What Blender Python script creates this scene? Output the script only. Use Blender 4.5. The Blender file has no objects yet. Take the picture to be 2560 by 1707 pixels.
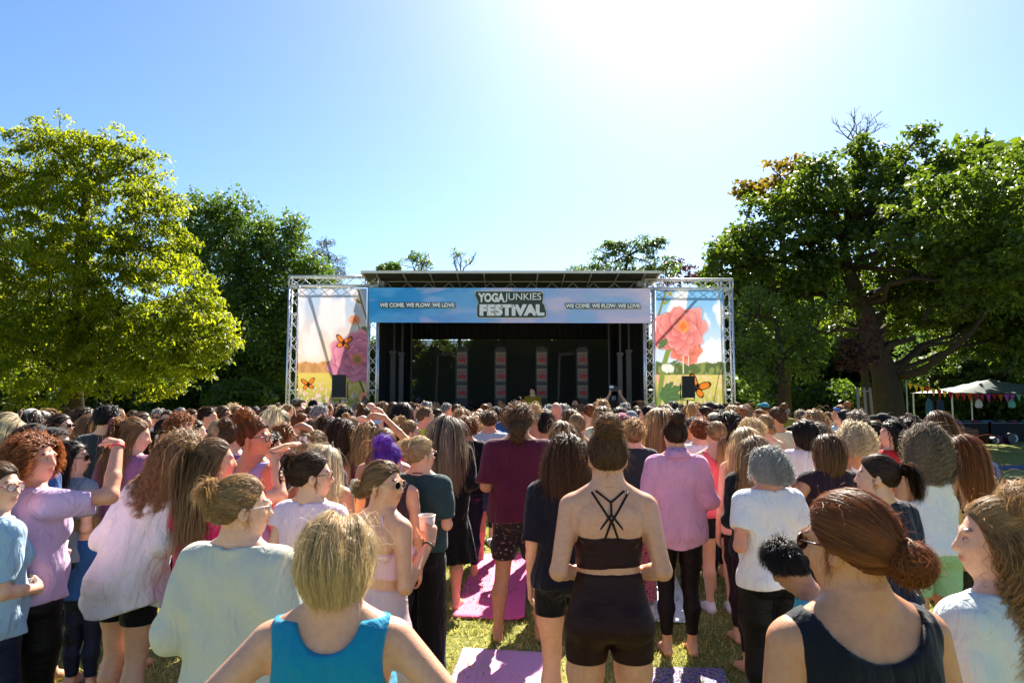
import bpy, math, random
import numpy as np
from mathutils import Vector, Matrix
R = math.radians
random.seed(7); RNG = np.random.default_rng(7)
SC = bpy.context.scene
COL = SC.collection

# ---------------------------------------------------------------- camera, sky, sun, exposure
CAM_H = 1.95; FPX = 24/36*2560; HORIZON = 985.0
PITCH = math.atan((HORIZON-853.5)/FPX)
cam_d = bpy.data.cameras.new('camera'); cam = bpy.data.objects.new('camera', cam_d); COL.objects.link(cam)
cam_d.lens = 24; cam_d.sensor_width = 36; cam_d.clip_start = 0.05; cam_d.clip_end = 2000
cam.location = (0, 0, CAM_H); cam.rotation_euler = (math.pi/2+PITCH, 0, 0)
cam_d.dof.use_dof = True; cam_d.dof.focus_distance = 9.0; cam_d.dof.aperture_fstop = 9
SC.camera = cam
SUN_EL, SUN_AZ = R(43), R(15)          # azimuth measured from +Y towards +X
world = bpy.data.worlds.new('World'); SC.world = world; world.use_nodes = True
wn = world.node_tree; bg = wn.nodes['Background']
sky = wn.nodes.new('ShaderNodeTexSky'); sky.sky_type = 'NISHITA'; sky.sun_disc = False
sky.sun_elevation = SUN_EL; sky.sun_rotation = SUN_AZ; sky.altitude = 300
sky.air_density = 0.8; sky.dust_density = .75; sky.ozone_density = 3.5
hs = wn.nodes.new('ShaderNodeHueSaturation'); hs.inputs['Saturation'].default_value = 1.12; hs.inputs['Hue'].default_value = .497; wn.links.new(sky.outputs['Color'], hs.inputs['Color']); wn.links.new(hs.outputs['Color'], bg.inputs['Color']); bg.inputs['Strength'].default_value = .064
sd = bpy.data.lights.new('sun', 'SUN'); sd.energy = 5.0; sd.angle = R(0.53); sd.color = (1, .93, .80)
sun = bpy.data.objects.new('sun', sd); COL.objects.link(sun)
sdir = Vector((math.sin(SUN_AZ)*math.cos(SUN_EL), math.cos(SUN_AZ)*math.cos(SUN_EL), math.sin(SUN_EL)))
sun.rotation_euler = sdir.to_track_quat('Z', 'Y').to_euler()
sun.location = (6, 20, 30)
SC.view_settings.view_transform = 'Standard'; SC.view_settings.look = 'None'
SC.view_settings.exposure = 1.78; SC.view_settings.gamma = 1

# ---------------------------------------------------------------- helpers
def ray(x, y):
    """direction of photograph pixel (2560 wide) with unit forward (world Y) component"""
    c, s = math.cos(PITCH), math.sin(PITCH)
    u = 853.5-y
    vy = FPX*c-u*s; vz = FPX*s+u*c
    return (x-1280)/vy, vz/vy
def at(x, y, d):
    a, b = ray(x, y); return Vector((a*d, d, CAM_H+b*d))
def ground_d(y):
    return -CAM_H/ray(1280, y)[1]
def lin(h):
    if isinstance(h, str):
        h = h.lstrip('#'); c = [int(h[i:i+2], 16)/255 for i in (0, 2, 4)]
        return tuple((v/12.92 if v <= .04045 else ((v+.055)/1.055)**2.4) for v in c)
    return tuple(h)
def tag(o, label=None, cat=None, group=None, kind=None):
    if label: o['label'] = label
    if cat: o['category'] = cat
    if group: o['group'] = group
    if kind: o['kind'] = kind
    return o
def mesh(name, V, F, mat=None, smooth=True, attrs=None, colors=None, mats=None, midx=None):
    V = np.asarray(V, np.float32); me = bpy.data.meshes.new(name)
    if isinstance(F, np.ndarray):
        n, k = F.shape; me.vertices.add(len(V)); me.vertices.foreach_set('co', V.ravel())
        me.loops.add(n*k); me.loops.foreach_set('vertex_index', F.astype(np.int32).ravel())
        me.polygons.add(n); me.polygons.foreach_set('loop_start', np.arange(0, n*k, k, dtype=np.int32))
        me.update(calc_edges=True)
    else:
        me.from_pydata(V.tolist(), [], [list(map(int, f)) for f in F]); me.update()
    if attrs:
        for k_, v in attrs.items():
            a = me.attributes.new(k_, 'FLOAT', 'POINT'); a.data.foreach_set('value', np.asarray(v, np.float32))
    if colors is not None:
        a = me.color_attributes.new('paint', 'FLOAT_COLOR', 'POINT')
        c = np.ones((len(V), 4), np.float32); c[:, :3] = colors; a.data.foreach_set('color', c.ravel())
    for m in (mats or ([mat] if mat else [])): me.materials.append(m)
    if midx is not None: me.polygons.foreach_set('material_index', np.asarray(midx, np.int32))
    if smooth: me.polygons.foreach_set('use_smooth', np.ones(len(me.polygons), bool))
    return me
def link(name, me, parent=None, loc=None, rot=None, sc=None):
    o = bpy.data.objects.new(name, me); COL.objects.link(o)
    if parent: o.parent = parent
    if loc is not None: o.location = loc
    if rot is not None: o.rotation_euler = rot
    if sc is not None: o.scale = (sc,)*3 if isinstance(sc, (int, float)) else sc
    return o
def empty(name, loc=(0, 0, 0), rz=0):
    o = bpy.data.objects.new(name, None); COL.objects.link(o); o.location = loc; o.rotation_euler = (0, 0, rz); return o

class MB:
    """collects shapes into one mesh"""
    def __init__(s): s.V = []; s.F = []; s.M = []; s.n = 0; s.m = 0
    def add(s, V, F):
        s.V.extend([tuple(v) for v in V]); s.F.extend([tuple(i+s.n for i in f) for f in F]); s.M.extend([s.m]*len(F)); s.n += len(V)
    def box(s, c, d, rot=None):
        c = Vector(c); h = [x/2 for x in d]
        P = [Vector((a*h[0], b*h[1], e*h[2])) for a in (-1, 1) for b in (-1, 1) for e in (-1, 1)]
        if rot is not None: P = [rot @ p for p in P]
        s.add([c+p for p in P], [(0, 1, 3, 2), (4, 6, 7, 5), (0, 4, 5, 1), (2, 3, 7, 6), (0, 2, 6, 4), (1, 5, 7, 3)])
    def tube(s, a, b, r, r2=None, n=6, caps=True):
        a = Vector(a); b = Vector(b); r2 = r if r2 is None else r2
        d = (b-a); d = d.normalized() if d.length > 1e-9 else Vector((0, 0, 1))
        u = d.orthogonal().normalized(); w = d.cross(u)
        V = []
        for c, rr in ((a, r), (b, r2)):
            for i in range(n):
                t = 2*math.pi*i/n; V.append(c+(u*math.cos(t)+w*math.sin(t))*rr)
        F = [(i, (i+1) % n, n+(i+1) % n, n+i) for i in range(n)]
        if caps: F += [tuple(range(n-1, -1, -1)), tuple(range(n, 2*n))]
        s.add(V, F)
    def path(s, pts, rs, n=8):
        """smooth tube through points"""
        pts = [Vector(p) for p in pts]; V = []; F = []
        u = None
        for i, p in enumerate(pts):
            t = (pts[min(i+1, len(pts)-1)]-pts[max(i-1, 0)]).normalized()
            if u is None: u = t.orthogonal().normalized()
            u = (u-t*u.dot(t)).normalized(); w = t.cross(u)
            r = rs[i] if hasattr(rs, '__len__') else rs
            for k in range(n):
                a = 2*math.pi*k/n; V.append(p+(u*math.cos(a)+w*math.sin(a))*r)
        for i in range(len(pts)-1):
            for k in range(n):
                F.append((i*n+k, i*n+(k+1) % n, (i+1)*n+(k+1) % n, (i+1)*n+k))
        F.append(tuple(range(n-1, -1, -1))); F.append(tuple(range((len(pts)-1)*n, len(pts)*n)))
        s.add(V, F)
    def lathe(s, prof, c=(0, 0, 0), n=20, rot=None):
        c = Vector(c); V = []; F = []
        for r, z in prof:
            for i in range(n):
                a = 2*math.pi*i/n; v = Vector((r*math.cos(a), r*math.sin(a), z)); V.append(c+(rot @ v if rot is not None else v))
        for j in range(len(prof)-1):
            for i in range(n): F.append((j*n+i, j*n+(i+1) % n, (j+1)*n+(i+1) % n, (j+1)*n+i))
        s.add(V, F)
    def ball(s, c, r, n=12, m=8, rot=None):
        r = (r,)*3 if isinstance(r, (int, float)) else r; c = Vector(c); V = []; F = []
        for j in range(m+1):
            t = math.pi*j/m
            for i in range(n):
                a = 2*math.pi*i/n; v = Vector((r[0]*math.sin(t)*math.cos(a), r[1]*math.sin(t)*math.sin(a), r[2]*math.cos(t)))
                V.append(c+(rot @ v if rot is not None else v))
        for j in range(m):
            for i in range(n): F.append((j*n+i, (j+1)*n+i, (j+1)*n+(i+1) % n, j*n+(i+1) % n))
        s.add(V, F)
    def build(s, name, mats, parent=None, smooth=False, **k):
        mats = mats if isinstance(mats, (list, tuple)) else [mats]
        me = mesh(name, np.array([tuple(v) for v in s.V]), s.F, mats=mats, midx=s.M, smooth=smooth)
        return link(name, me, parent, **k)

# ---------------------------------------------------------------- materials
MATS = {}
def nodes(name):
    m = bpy.data.materials.new(name); m.use_nodes = True
    return m, m.node_tree, m.node_tree.nodes['Principled BSDF']
def N(nt, t, **k):
    n = nt.nodes.new(t)
    for a, v in k.items():
        if hasattr(n, a): setattr(n, a, v)
        else: n.inputs[a.replace('_', ' ')].default_value = v
    return n
def c4(c): return (c[0], c[1], c[2], 1)
def plain(name, col, rough=.6, metal=0, var=.12, scale=8, bump=0, spec=.5):
    if name in MATS: return MATS[name]
    m, nt, b = nodes(name); col = lin(col); L = nt.links
    tc = N(nt, 'ShaderNodeTexCoord'); no = N(nt, 'ShaderNodeTexNoise', Scale=scale, Detail=5)
    L.new(tc.outputs['Object'], no.inputs['Vector'])
    mx = N(nt, 'ShaderNodeMixRGB'); mx.inputs[1].default_value = c4([v*(1-var) for v in col]); mx.inputs[2].default_value = c4([min(1, v*(1+var)) for v in col])
    L.new(no.outputs['Fac'], mx.inputs[0]); L.new(mx.outputs[0], b.inputs['Base Color'])
    b.inputs['Roughness'].default_value = rough; b.inputs['Metallic'].default_value = metal; b.inputs['Specular IOR Level'].default_value = spec
    if bump:
        bp = N(nt, 'ShaderNodeBump', Strength=bump, Distance=.01); L.new(no.outputs['Fac'], bp.inputs['Height']); L.new(bp.outputs[0], b.inputs['Normal'])
    MATS[name] = m; return m
def skin(tone):
    k = 'skin_'+tone
    if k in MATS: return MATS[k]
    base = {'fair': (.76, .45, .30), 'light': (.68, .37, .225), 'tan': (.56, .275, .145), 'ruddy': (.70, .34, .22), 'brown': (.38, .18, .10)}[tone]
    m, nt, b = nodes(k); L = nt.links
    tc = N(nt, 'ShaderNodeTexCoord'); no = N(nt, 'ShaderNodeTexNoise', Scale=14, Detail=6); L.new(tc.outputs['Object'], no.inputs['Vector'])
    mx = N(nt, 'ShaderNodeMixRGB'); mx.inputs[1].default_value = c4((base[0]*.92, base[1]*.76, base[2]*.72)); mx.inputs[2].default_value = c4([v*1.08 for v in base])
    ng = N(nt, 'ShaderNodeTexNoise', Scale=55, Detail=4); L.new(tc.outputs['Object'], ng.inputs['Vector']); av = N(nt, 'ShaderNodeMath', operation='MULTIPLY_ADD'); L.new(ng.outputs['Fac'], av.inputs[0]); av.inputs[1].default_value = 1.3; av.inputs[2].default_value = -.65
    ad_ = N(nt, 'ShaderNodeMath', operation='ADD', use_clamp=True); L.new(no.outputs['Fac'], ad_.inputs[0]); L.new(av.outputs[0], ad_.inputs[1]); L.new(ad_.outputs[0], mx.inputs[0])
    vo = N(nt, 'ShaderNodeTexVoronoi', Scale=17); L.new(tc.outputs['Object'], vo.inputs['Vector']); mo = N(nt, 'ShaderNodeMapRange'); mo.inputs['From Min'].default_value = .035; mo.inputs['From Max'].default_value = .02; L.new(vo.outputs['Distance'], mo.inputs['Value'])
    mm_ = N(nt, 'ShaderNodeMixRGB'); L.new(mo.outputs[0], mm_.inputs[0]); L.new(mx.outputs[0], mm_.inputs[1]); mm_.inputs[2].default_value = c4([v*.35 for v in base]); mx = mm_
    at1 = N(nt, 'ShaderNodeAttribute', attribute_name='lip'); at2 = N(nt, 'ShaderNodeAttribute', attribute_name='brow')
    m2 = N(nt, 'ShaderNodeMixRGB'); L.new(at1.outputs['Fac'], m2.inputs[0]); L.new(mx.outputs[0], m2.inputs[1]); m2.inputs[2].default_value = c4((base[0]*.78, base[1]*.42, base[2]*.45))
    m3 = N(nt, 'ShaderNodeMixRGB'); L.new(at2.outputs['Fac'], m3.inputs[0]); L.new(m2.outputs[0], m3.inputs[1]); m3.inputs[2].default_value = c4((.05, .03, .02))
    L.new(m3.outputs[0], b.inputs['Base Color'])
    n2 = N(nt, 'ShaderNodeTexNoise', Scale=180, Detail=5); L.new(tc.outputs['Object'], n2.inputs['Vector'])
    bp = N(nt, 'ShaderNodeBump', Strength=.25, Distance=.003); L.new(n2.outputs['Fac'], bp.inputs['Height']); L.new(bp.outputs[0], b.inputs['Normal'])
    b.inputs['Roughness'].default_value = .42; b.inputs['Specular IOR Level'].default_value = .45
    b.inputs['Subsurface Weight'].default_value = .12; b.inputs['Subsurface Radius'].default_value = (.02, .008, .004); b.inputs['Subsurface Scale'].default_value = .6
    MATS[k] = m; return m
def hairmat(col):
    k = 'hair_'+col
    if k in MATS: return MATS[k]
    P = {  # dark, light, tip
      'black': ((.006, .005, .005), (.040, .027, .022), (.04, .027, .02)),
      'darkbrown': ((.014, .007, .004), (.11, .052, .025), (.15, .072, .032)),
      'brown': ((.035, .016, .008), (.24, .12, .052), (.3, .15, .065)),
      'lightbrown': ((.08, .042, .02), (.42, .24, .105), (.52, .30, .14)),
      'auburn': ((.045, .013, .005), (.40, .12, .032), (.5, .18, .05)),
      'ginger': ((.14, .035, .01), (.48, .16, .05), (.5, .18, .06)),
      'blonde': ((.24, .14, .05), (.86, .64, .34), (.9, .7, .4)),
      'pale': ((.32, .23, .12), (.8, .68, .45), (.85, .74, .5)),
      'honey': ((.11, .052, .02), (.68, .41, .17), (.74, .48, .22)),
      'strawberry': ((.15, .065, .025), (.5, .25, .1), (.55, .3, .13)),
      'grey': ((.06, .058, .055), (.66, .64, .60), (.6, .58, .55)),
      'greybrown': ((.035, .022, .015), (.36, .27, .19), (.46, .34, .22)),
      'purple': ((.05, .01, .18), (.26, .07, .62), (.25, .07, .6)),
    }[col]
    m, nt, b = nodes(k); L = nt.links
    ar = N(nt, 'ShaderNodeAttribute', attribute_name='rnd'); at_ = N(nt, 'ShaderNodeAttribute', attribute_name='len')
    mx = N(nt, 'ShaderNodeMixRGB'); mx.inputs[1].default_value = c4(P[0]); mx.inputs[2].default_value = c4(P[1]); L.new(ar.outputs['Fac'], mx.inputs[0])
    mu = N(nt, 'ShaderNodeMath', operation='MULTIPLY'); L.new(at_.outputs['Fac'], mu.inputs[0]); mu.inputs[1].default_value = .55
    m2 = N(nt, 'ShaderNodeMixRGB'); L.new(mu.outputs[0], m2.inputs[0]); L.new(mx.outputs[0], m2.inputs[1]); m2.inputs[2].default_value = c4(P[2])
    L.new(m2.outputs[0], b.inputs['Base Color']); b.inputs['Roughness'].default_value = .5; b.inputs['Specular IOR Level'].default_value = .3
    tr = N(nt, 'ShaderNodeBsdfTranslucent'); L.new(m2.outputs[0], tr.inputs['Color'])
    ms = N(nt, 'ShaderNodeMixShader'); ms.inputs[0].default_value = .42
    L.new(b.outputs[0], ms.inputs[1]); L.new(tr.outputs[0], ms.inputs[2]); L.new(ms.outputs[0], nt.nodes['Material Output'].inputs['Surface'])
    MATS[k] = m; return m
def fabric(col, kind='cotton', pat=None, col2=None):
    k = f'fabric_{col}_{kind}_{pat}'
    if k in MATS: return MATS[k]
    m, nt, b = nodes(k); L = nt.links; c = lin(col)
    tc = N(nt, 'ShaderNodeTexCoord'); O = tc.outputs['Object']
    no = N(nt, 'ShaderNodeTexNoise', Scale=5, Detail=4); L.new(O, no.inputs['Vector'])
    mx = N(nt, 'ShaderNodeMixRGB'); mx.inputs[1].default_value = c4([v*.9 for v in c]); mx.inputs[2].default_value = c4([min(1, v*1.06) for v in c]); L.new(no.outputs['Fac'], mx.inputs[0])
    out = mx.outputs[0]
    def mix(fac, cc):
        nonlocal out
        n = N(nt, 'ShaderNodeMixRGB'); L.new(fac, n.inputs[0]); L.new(out, n.inputs[1]); n.inputs[2].default_value = c4(lin(cc)); out = n.outputs[0]
    def ramp(src, lo, hi):
        r = N(nt, 'ShaderNodeMapRange'); r.inputs['From Min'].default_value = lo; r.inputs['From Max'].default_value = hi; L.new(src, r.inputs['Value']); return r.outputs[0]
    if pat == 'zebra':
        w = N(nt, 'ShaderNodeTexWave', Scale=9, Distortion=9, Detail=2, wave_type='BANDS', bands_direction='X'); w.inputs['Detail Scale'].default_value = 1.2
        L.new(O, w.inputs['Vector']); mix(ramp(w.outputs['Fac'], .52, .56), col2)
    elif pat == 'leopard':
        v = N(nt, 'ShaderNodeTexVoronoi', Scale=38, feature='F1'); L.new(O, v.inputs['Vector'])
        n2 = N(nt, 'ShaderNodeTexNoise', Scale=30, Detail=1); L.new(O, n2.inputs['Vector'])
        ad = N(nt, 'ShaderNodeMath', operation='ADD'); L.new(v.outputs['Distance'], ad.inputs[0]); L.new(n2.outputs['Fac'], ad.inputs[1])
        mix(ramp(ad.outputs[0], .87, .82), col2)
    elif pat in ('floral', 'aztec', 'paisley', 'lace', 'mandala'):
        sc = {'floral': 12, 'aztec': 22, 'paisley': 40, 'lace': 60, 'mandala': 30}[pat]
        v = N(nt, 'ShaderNodeTexVoronoi', Scale=sc, feature='F1', distance='CHEBYCHEV' if pat == 'aztec' else 'EUCLIDEAN'); L.new(O, v.inputs['Vector'])
        n2 = N(nt, 'ShaderNodeTexNoise', Scale=sc*2.2, Detail=3); L.new(O, n2.inputs['Vector'])
        ad = N(nt, 'ShaderNodeMath', operation='ADD'); L.new(v.outputs['Distance'], ad.inputs[0]); L.new(n2.outputs['Fac'], ad.inputs[1])
        mix(ramp(ad.outputs[0], .82, .76) if pat != 'aztec' else ramp(v.outputs['Distance'], .2, .24), col2)
        if pat == 'aztec':
            w = N(nt, 'ShaderNodeTexWave', Scale=7, Distortion=2, bands_direction='Z'); L.new(O, w.inputs['Vector']); mix(ramp(w.outputs['Fac'], .8, .84), '#241512')
            w = N(nt, 'ShaderNodeTexVoronoi', Scale=30, distance='MANHATTAN'); L.new(O, w.inputs['Vector']); mix(ramp(w.outputs['Distance'], .28, .24), '#b4937c')
    elif pat == 'stripe':
        w = N(nt, 'ShaderNodeTexWave', Scale=14, Distortion=0, bands_direction='Z'); L.new(O, w.inputs['Vector']); mix(ramp(w.outputs['Fac'], .48, .54), col2)
    L.new(out, b.inputs['Base Color'])
    rough = {'cotton': .85, 'linen': .9, 'lycra': .55, 'denim': .9, 'fleece': .95}[kind]
    b.inputs['Roughness'].default_value = rough; b.inputs['Specular IOR Level'].default_value = .2
    b.inputs['Sheen Weight'].default_value = .15 if kind in ('cotton', 'fleece', 'linen') else 0
    # wrinkles: warped, vertically drawn-out noise, plus a fine weave
    mp = N(nt, 'ShaderNodeMapping'); mp.inputs['Scale'].default_value = (1, 1, .45) if kind != 'lycra' else (.5, .5, 1.6); L.new(O, mp.inputs['Vector'])
    n3 = N(nt, 'ShaderNodeTexNoise', Scale=13 if kind != 'linen' else 17, Detail=5, Distortion=1.4); n3.inputs['Roughness'].default_value = .45; L.new(mp.outputs[0], n3.inputs['Vector'])
    bp = N(nt, 'ShaderNodeBump', Strength={'linen': 1., 'cotton': .85, 'lycra': .35, 'denim': .6, 'fleece': .6}[kind], Distance=.030); L.new(n3.outputs['Fac'], bp.inputs['Height'])
    n4 = N(nt, 'ShaderNodeTexNoise', Scale=420, Detail=1); L.new(O, n4.inputs['Vector'])
    b2 = N(nt, 'ShaderNodeBump', Strength=.15, Distance=.002); L.new(n4.outputs['Fac'], b2.inputs['Height']); L.new(bp.outputs[0], b2.inputs['Normal'])
    L.new(b2.outputs[0], b.inputs['Normal'])
    if kind == 'linen':
        tr = N(nt, 'ShaderNodeBsdfTranslucent'); L.new(out, tr.inputs['Color']); L.new(b2.outputs[0], tr.inputs['Normal'])
        ms = N(nt, 'ShaderNodeMixShader'); ms.inputs[0].default_value = .2
        L.new(b.outputs[0], ms.inputs[1]); L.new(tr.outputs[0], ms.inputs[2]); L.new(ms.outputs[0], nt.nodes['Material Output'].inputs['Surface'])
    MATS[k] = m; return m
# ---------------------------------------------------------------- distance-field mesher (surface nets)
CHR = None      # size of the block of points now being evaluated: far primitives are skipped
def surface(f, lo, hi, h):
    global CHR
    lo = np.array(lo, float); hi = np.array(hi, float); B = 4
    nb = np.ceil((hi-lo)/(h*B)).astype(int)+1
    g = [np.arange(n) for n in nb]
    I, J, K = np.meshgrid(*g, indexing='ij')
    C = np.stack([I, J, K], -1).reshape(-1, 3)
    P = lo+(C*B+1.5)*h
    cf = f(P).reshape(nb)
    act = np.abs(cf) < h*4.2+.012
    n = nb*B
    F = np.repeat(np.repeat(np.repeat(np.where(cf < 0, -1., 1.), B, 0), B, 1), B, 2).astype(np.float32)
    A = np.argwhere(act)
    S3 = 3; key = ((A[:, 0]//S3)*4096+A[:, 1]//S3)*4096+A[:, 2]//S3; od = np.argsort(key, kind='stable'); A = A[od]; key = key[od]
    cuts = np.concatenate([[0], np.nonzero(np.diff(key))[0]+1, [len(A)]])*B**3
    o = np.stack(np.meshgrid(*(np.arange(B),)*3, indexing='ij'), -1).reshape(-1, 3)
    idx = (A[:, None, :]*B+o[None]).reshape(-1, 3)
    vals = np.empty(len(idx))
    CHR = S3*B*h*1.75
    for s, e in zip(cuts[:-1], cuts[1:]):
        if e > s: vals[s:e] = f(lo+idx[s:e]*h)
    CHR = None
    F[idx[:, 0], idx[:, 1], idx[:, 2]] = vals
    S = F < 0
    c = [S[a:n[0]-1+a, b:n[1]-1+b, d:n[2]-1+d] for a in (0, 1) for b in (0, 1) for d in (0, 1)]
    tot = np.zeros(c[0].shape, np.int8)
    for q in c: tot += q
    mixed = (tot > 0) & (tot < 8)
    cells = np.argwhere(mixed); vid = -np.ones(mixed.shape, np.int64); vid[mixed] = np.arange(len(cells))
    if len(cells) == 0: return np.zeros((0, 3)), np.zeros((0, 4), int)
    acc = np.zeros((len(cells), 3)); cnt = np.zeros(len(cells))
    corner = [(a, b, d) for a in (0, 1) for b in (0, 1) for d in (0, 1)]
    for i, a in enumerate(corner):
        for ax in range(3):
            if a[ax]: continue
            b = list(a); b[ax] = 1
            fa = F[cells[:, 0]+a[0], cells[:, 1]+a[1], cells[:, 2]+a[2]]; fb = F[cells[:, 0]+b[0], cells[:, 1]+b[1], cells[:, 2]+b[2]]
            m = (fa < 0) != (fb < 0); t = np.zeros(len(cells)); t[m] = fa[m]/(fa[m]-fb[m])
            p = np.array(a, float)[None].repeat(len(cells), 0); p[:, ax] = t
            acc[m] += p[m]; cnt[m] += 1
    V = lo+(cells+acc/cnt[:, None])*h
    Q = []
    for ax in range(3):
        u, w = [(1, 2), (2, 0), (0, 1)][ax]
        sl0 = [slice(1, n[k]-1) for k in range(3)]; sl1 = list(sl0)
        sl0[ax] = slice(0, n[ax]-1); sl1[ax] = slice(1, n[ax])
        a = S[tuple(sl0)]; b = S[tuple(sl1)]
        E = np.argwhere(a != b); fl = a[a != b]
        base = E+1; base[:, ax] -= 1
        def vi(du, dw):
            q = base.copy(); q[:, u] += du; q[:, w] += dw
            return vid[q[:, 0], q[:, 1], q[:, 2]]
        q = np.stack([vi(-1, -1), vi(0, -1), vi(0, 0), vi(-1, 0)], 1)
        ok = (q >= 0).all(1); q = q[ok]; fl = fl[ok]
        q[~fl] = q[~fl][:, ::-1]
        Q.append(q)
    return V, np.concatenate(Q)

def smin(a, b, k):
    h = np.clip(.5+.5*(b-a)/k, 0, 1); return b+(a-b)*h-k*h*(1-h)
def smax(a, b, k): return -smin(-a, -b, k)
def cone(p, a, b, r1, r2):
    a = np.asarray(a, float); ba = np.asarray(b, float)-a
    if CHR is not None and len(p):
        v = p[0]-a; t = min(max(v@ba/max(ba@ba, 1e-9), 0), 1); v = v-t*ba
        if math.sqrt(v@v)-max(r1, r2)-CHR > .06: return np.full(len(p), 9.)
    pa = p-a
    t = np.clip(pa@ba/max(ba@ba, 1e-9), 0, 1); q = pa-t[:, None]*ba
    return np.sqrt((q*q).sum(1))-(r1+(r2-r1)*t)
def ell(p, c, r):
    c = np.asarray(c, float); r = np.asarray(r, float)
    if CHR is not None and len(p):
        v = p[0]-c
        if math.sqrt(v@v)-r.max()-CHR > .06: return np.full(len(p), 9.)
    q = p-c
    k0 = np.sqrt(((q/r)**2).sum(1)); k1 = np.sqrt(((q/(r*r))**2).sum(1))+1e-9
    return k0*(k0-1)/k1
def folds(p, seed, kx=38, kz=9):
    s = seed*1.7
    w_ = p[:, 0]*.8+p[:, 2]*.6; e_ = np.sin(w_*31+s+1.8*np.sin(p[:, 2]*11-p[:, 0]*7+s)+p[:, 1]*20)
    a = .35*e_+.8*np.sin(p[:, 0]*kx+s+2.2*np.sin(p[:, 2]*kz+s)+1.5*np.sin(p[:, 1]*17+s))
    b = np.sin(p[:, 1]*kx*.8+2*s+2*np.sin(p[:, 2]*kz*1.4+p[:, 0]*12+s))
    c = np.sin(p[:, 2]*kz*2.6+3*s+3*np.sin(p[:, 0]*9+s)+p[:, 1]*14)
    return (a+b)*.38+c*.24

# torso profile rows: z, half width, half depth, y offset
TORSO = {'f': np.array([(.825, .145, .085, -.005), (.84, .160, .104, -.014), (.86, .170, .113, -.020), (.92, .168, .111, -.018), (.98, .152, .103, -.008), (1.05, .136, .088, .002), (1.10, .128, .084, .004),
   (1.17, .130, .088, .004), (1.24, .138, .098, .006), (1.30, .146, .100, 0), (1.355, .152, .088, -.010), (1.395, .142, .071, -.016), (1.425, .112, .058, -.018), (1.455, .065, .05, -.015), (1.49, .05, .05, -.01)]),
 'm': np.array([(.80, .140, .09, 0), (.82, .155, .105, -.01), (.86, .165, .115, -.018), (.92, .165, .114, -.016), (.98, .160, .108, -.006), (1.05, .156, .105, .002), (1.10, .156, .102, .003),
   (1.17, .162, .106, .003), (1.24, .172, .112, .002), (1.30, .182, .112, -.002), (1.355, .186, .098, -.010), (1.395, .172, .080, -.016), (1.425, .13, .064, -.018), (1.455, .078, .056, -.015), (1.49, .058, .055, -.01)])}
def hand_prims(w, d, nrm, side, curl, fine):
    """w wrist, d direction, nrm palm normal; returns cones"""
    w = np.array(w, float); d = np.array(d, float); d /= np.linalg.norm(d)
    n = np.array(nrm, float); n -= d*(n@d); n /= np.linalg.norm(n)
    u = np.cross(d, n)*side
    L = []
    if not fine:
        k = w+d*.085; L.append((w, k, .026, .036)); e = k+d*.06*math.cos(curl)+n*.06*math.sin(curl); L.append((k, e, .032, .020)); return L
    for o in (-.026, -.009, .009, .026):
        L.append((w+u*o*.55, w+d*.085+u*o, .019, .0145))
    for i, (o, l) in enumerate(((.030, .068), (.010, .078), (-.011, .073), (-.030, .058))):
        p = w+d*.092+u*o; a = curl*(.55+.1*i)*.9
        for s, (ll, r0, r1) in enumerate(((.45, .0098, .009), (.3, .009, .0083), (.25, .0083, .0068))):
            dd = d*math.cos(a)+n*math.sin(a)+u*o*1.6; dd /= np.linalg.norm(dd); q = p+dd*l*ll; L.append((p, q, r0, r1)); p = q; a += curl*.75
    p = w+d*.03+u*.026; dd = d*.62+u*.62+n*.35*(1+curl); dd /= np.linalg.norm(dd)
    q = p+dd*.038; L.append((p, q, .014, .0115)); dd = d*.85+u*.3+n*.3*(1+curl); dd /= np.linalg.norm(dd); L.append((q, q+dd*.04, .011, .0085))
    return L
ARMS = {  # elbow, wrist, hand direction, palm normal, for the right side (x>0)
 'down': ((.210, -.035, 1.10), (.215, .04, .865), (0.02, .18, -1), (-1, 0, 0), .7),
 'front': ((.218, -.06, 1.115), (.10, .155, 1.07), (-.9, .3, -.1), (0, -.9, .2), 1.0),
 'fold': ((.235, -.03, 1.12), (.04, .17, 1.13), (-1, .0, .1), (0, -1, 0), .8),
 'hip': ((.375, -.10, 1.16), (.205, .01, .985), (-.55, .55, -.5), (-.8, -.3, .2), .9),
 'shade': ((.32, .17, 1.44), (.135, .175, 1.66), (-.75, .0, .22), (0, -.3, -1), .35),
 'over': ((.33, .06, 1.55), (.12, .06, 1.76), (-.8, 0, .1), (0, 0, -1), .3),
 'cup': ((.215, -.04, 1.10), (.15, .19, 1.27), (-.25, .35, .8), (-.9, .2, 0), 1.1),
 'up': ((.24, .10, 1.60), (.10, .2, 1.83), (-.2, .3, .9), (-.6, .5, 0), .6),
 'reach': ((.42, .12, 1.30), (.66, .20, 1.34), (1, .1, .05), (0, 0, -1), .2),
}
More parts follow.
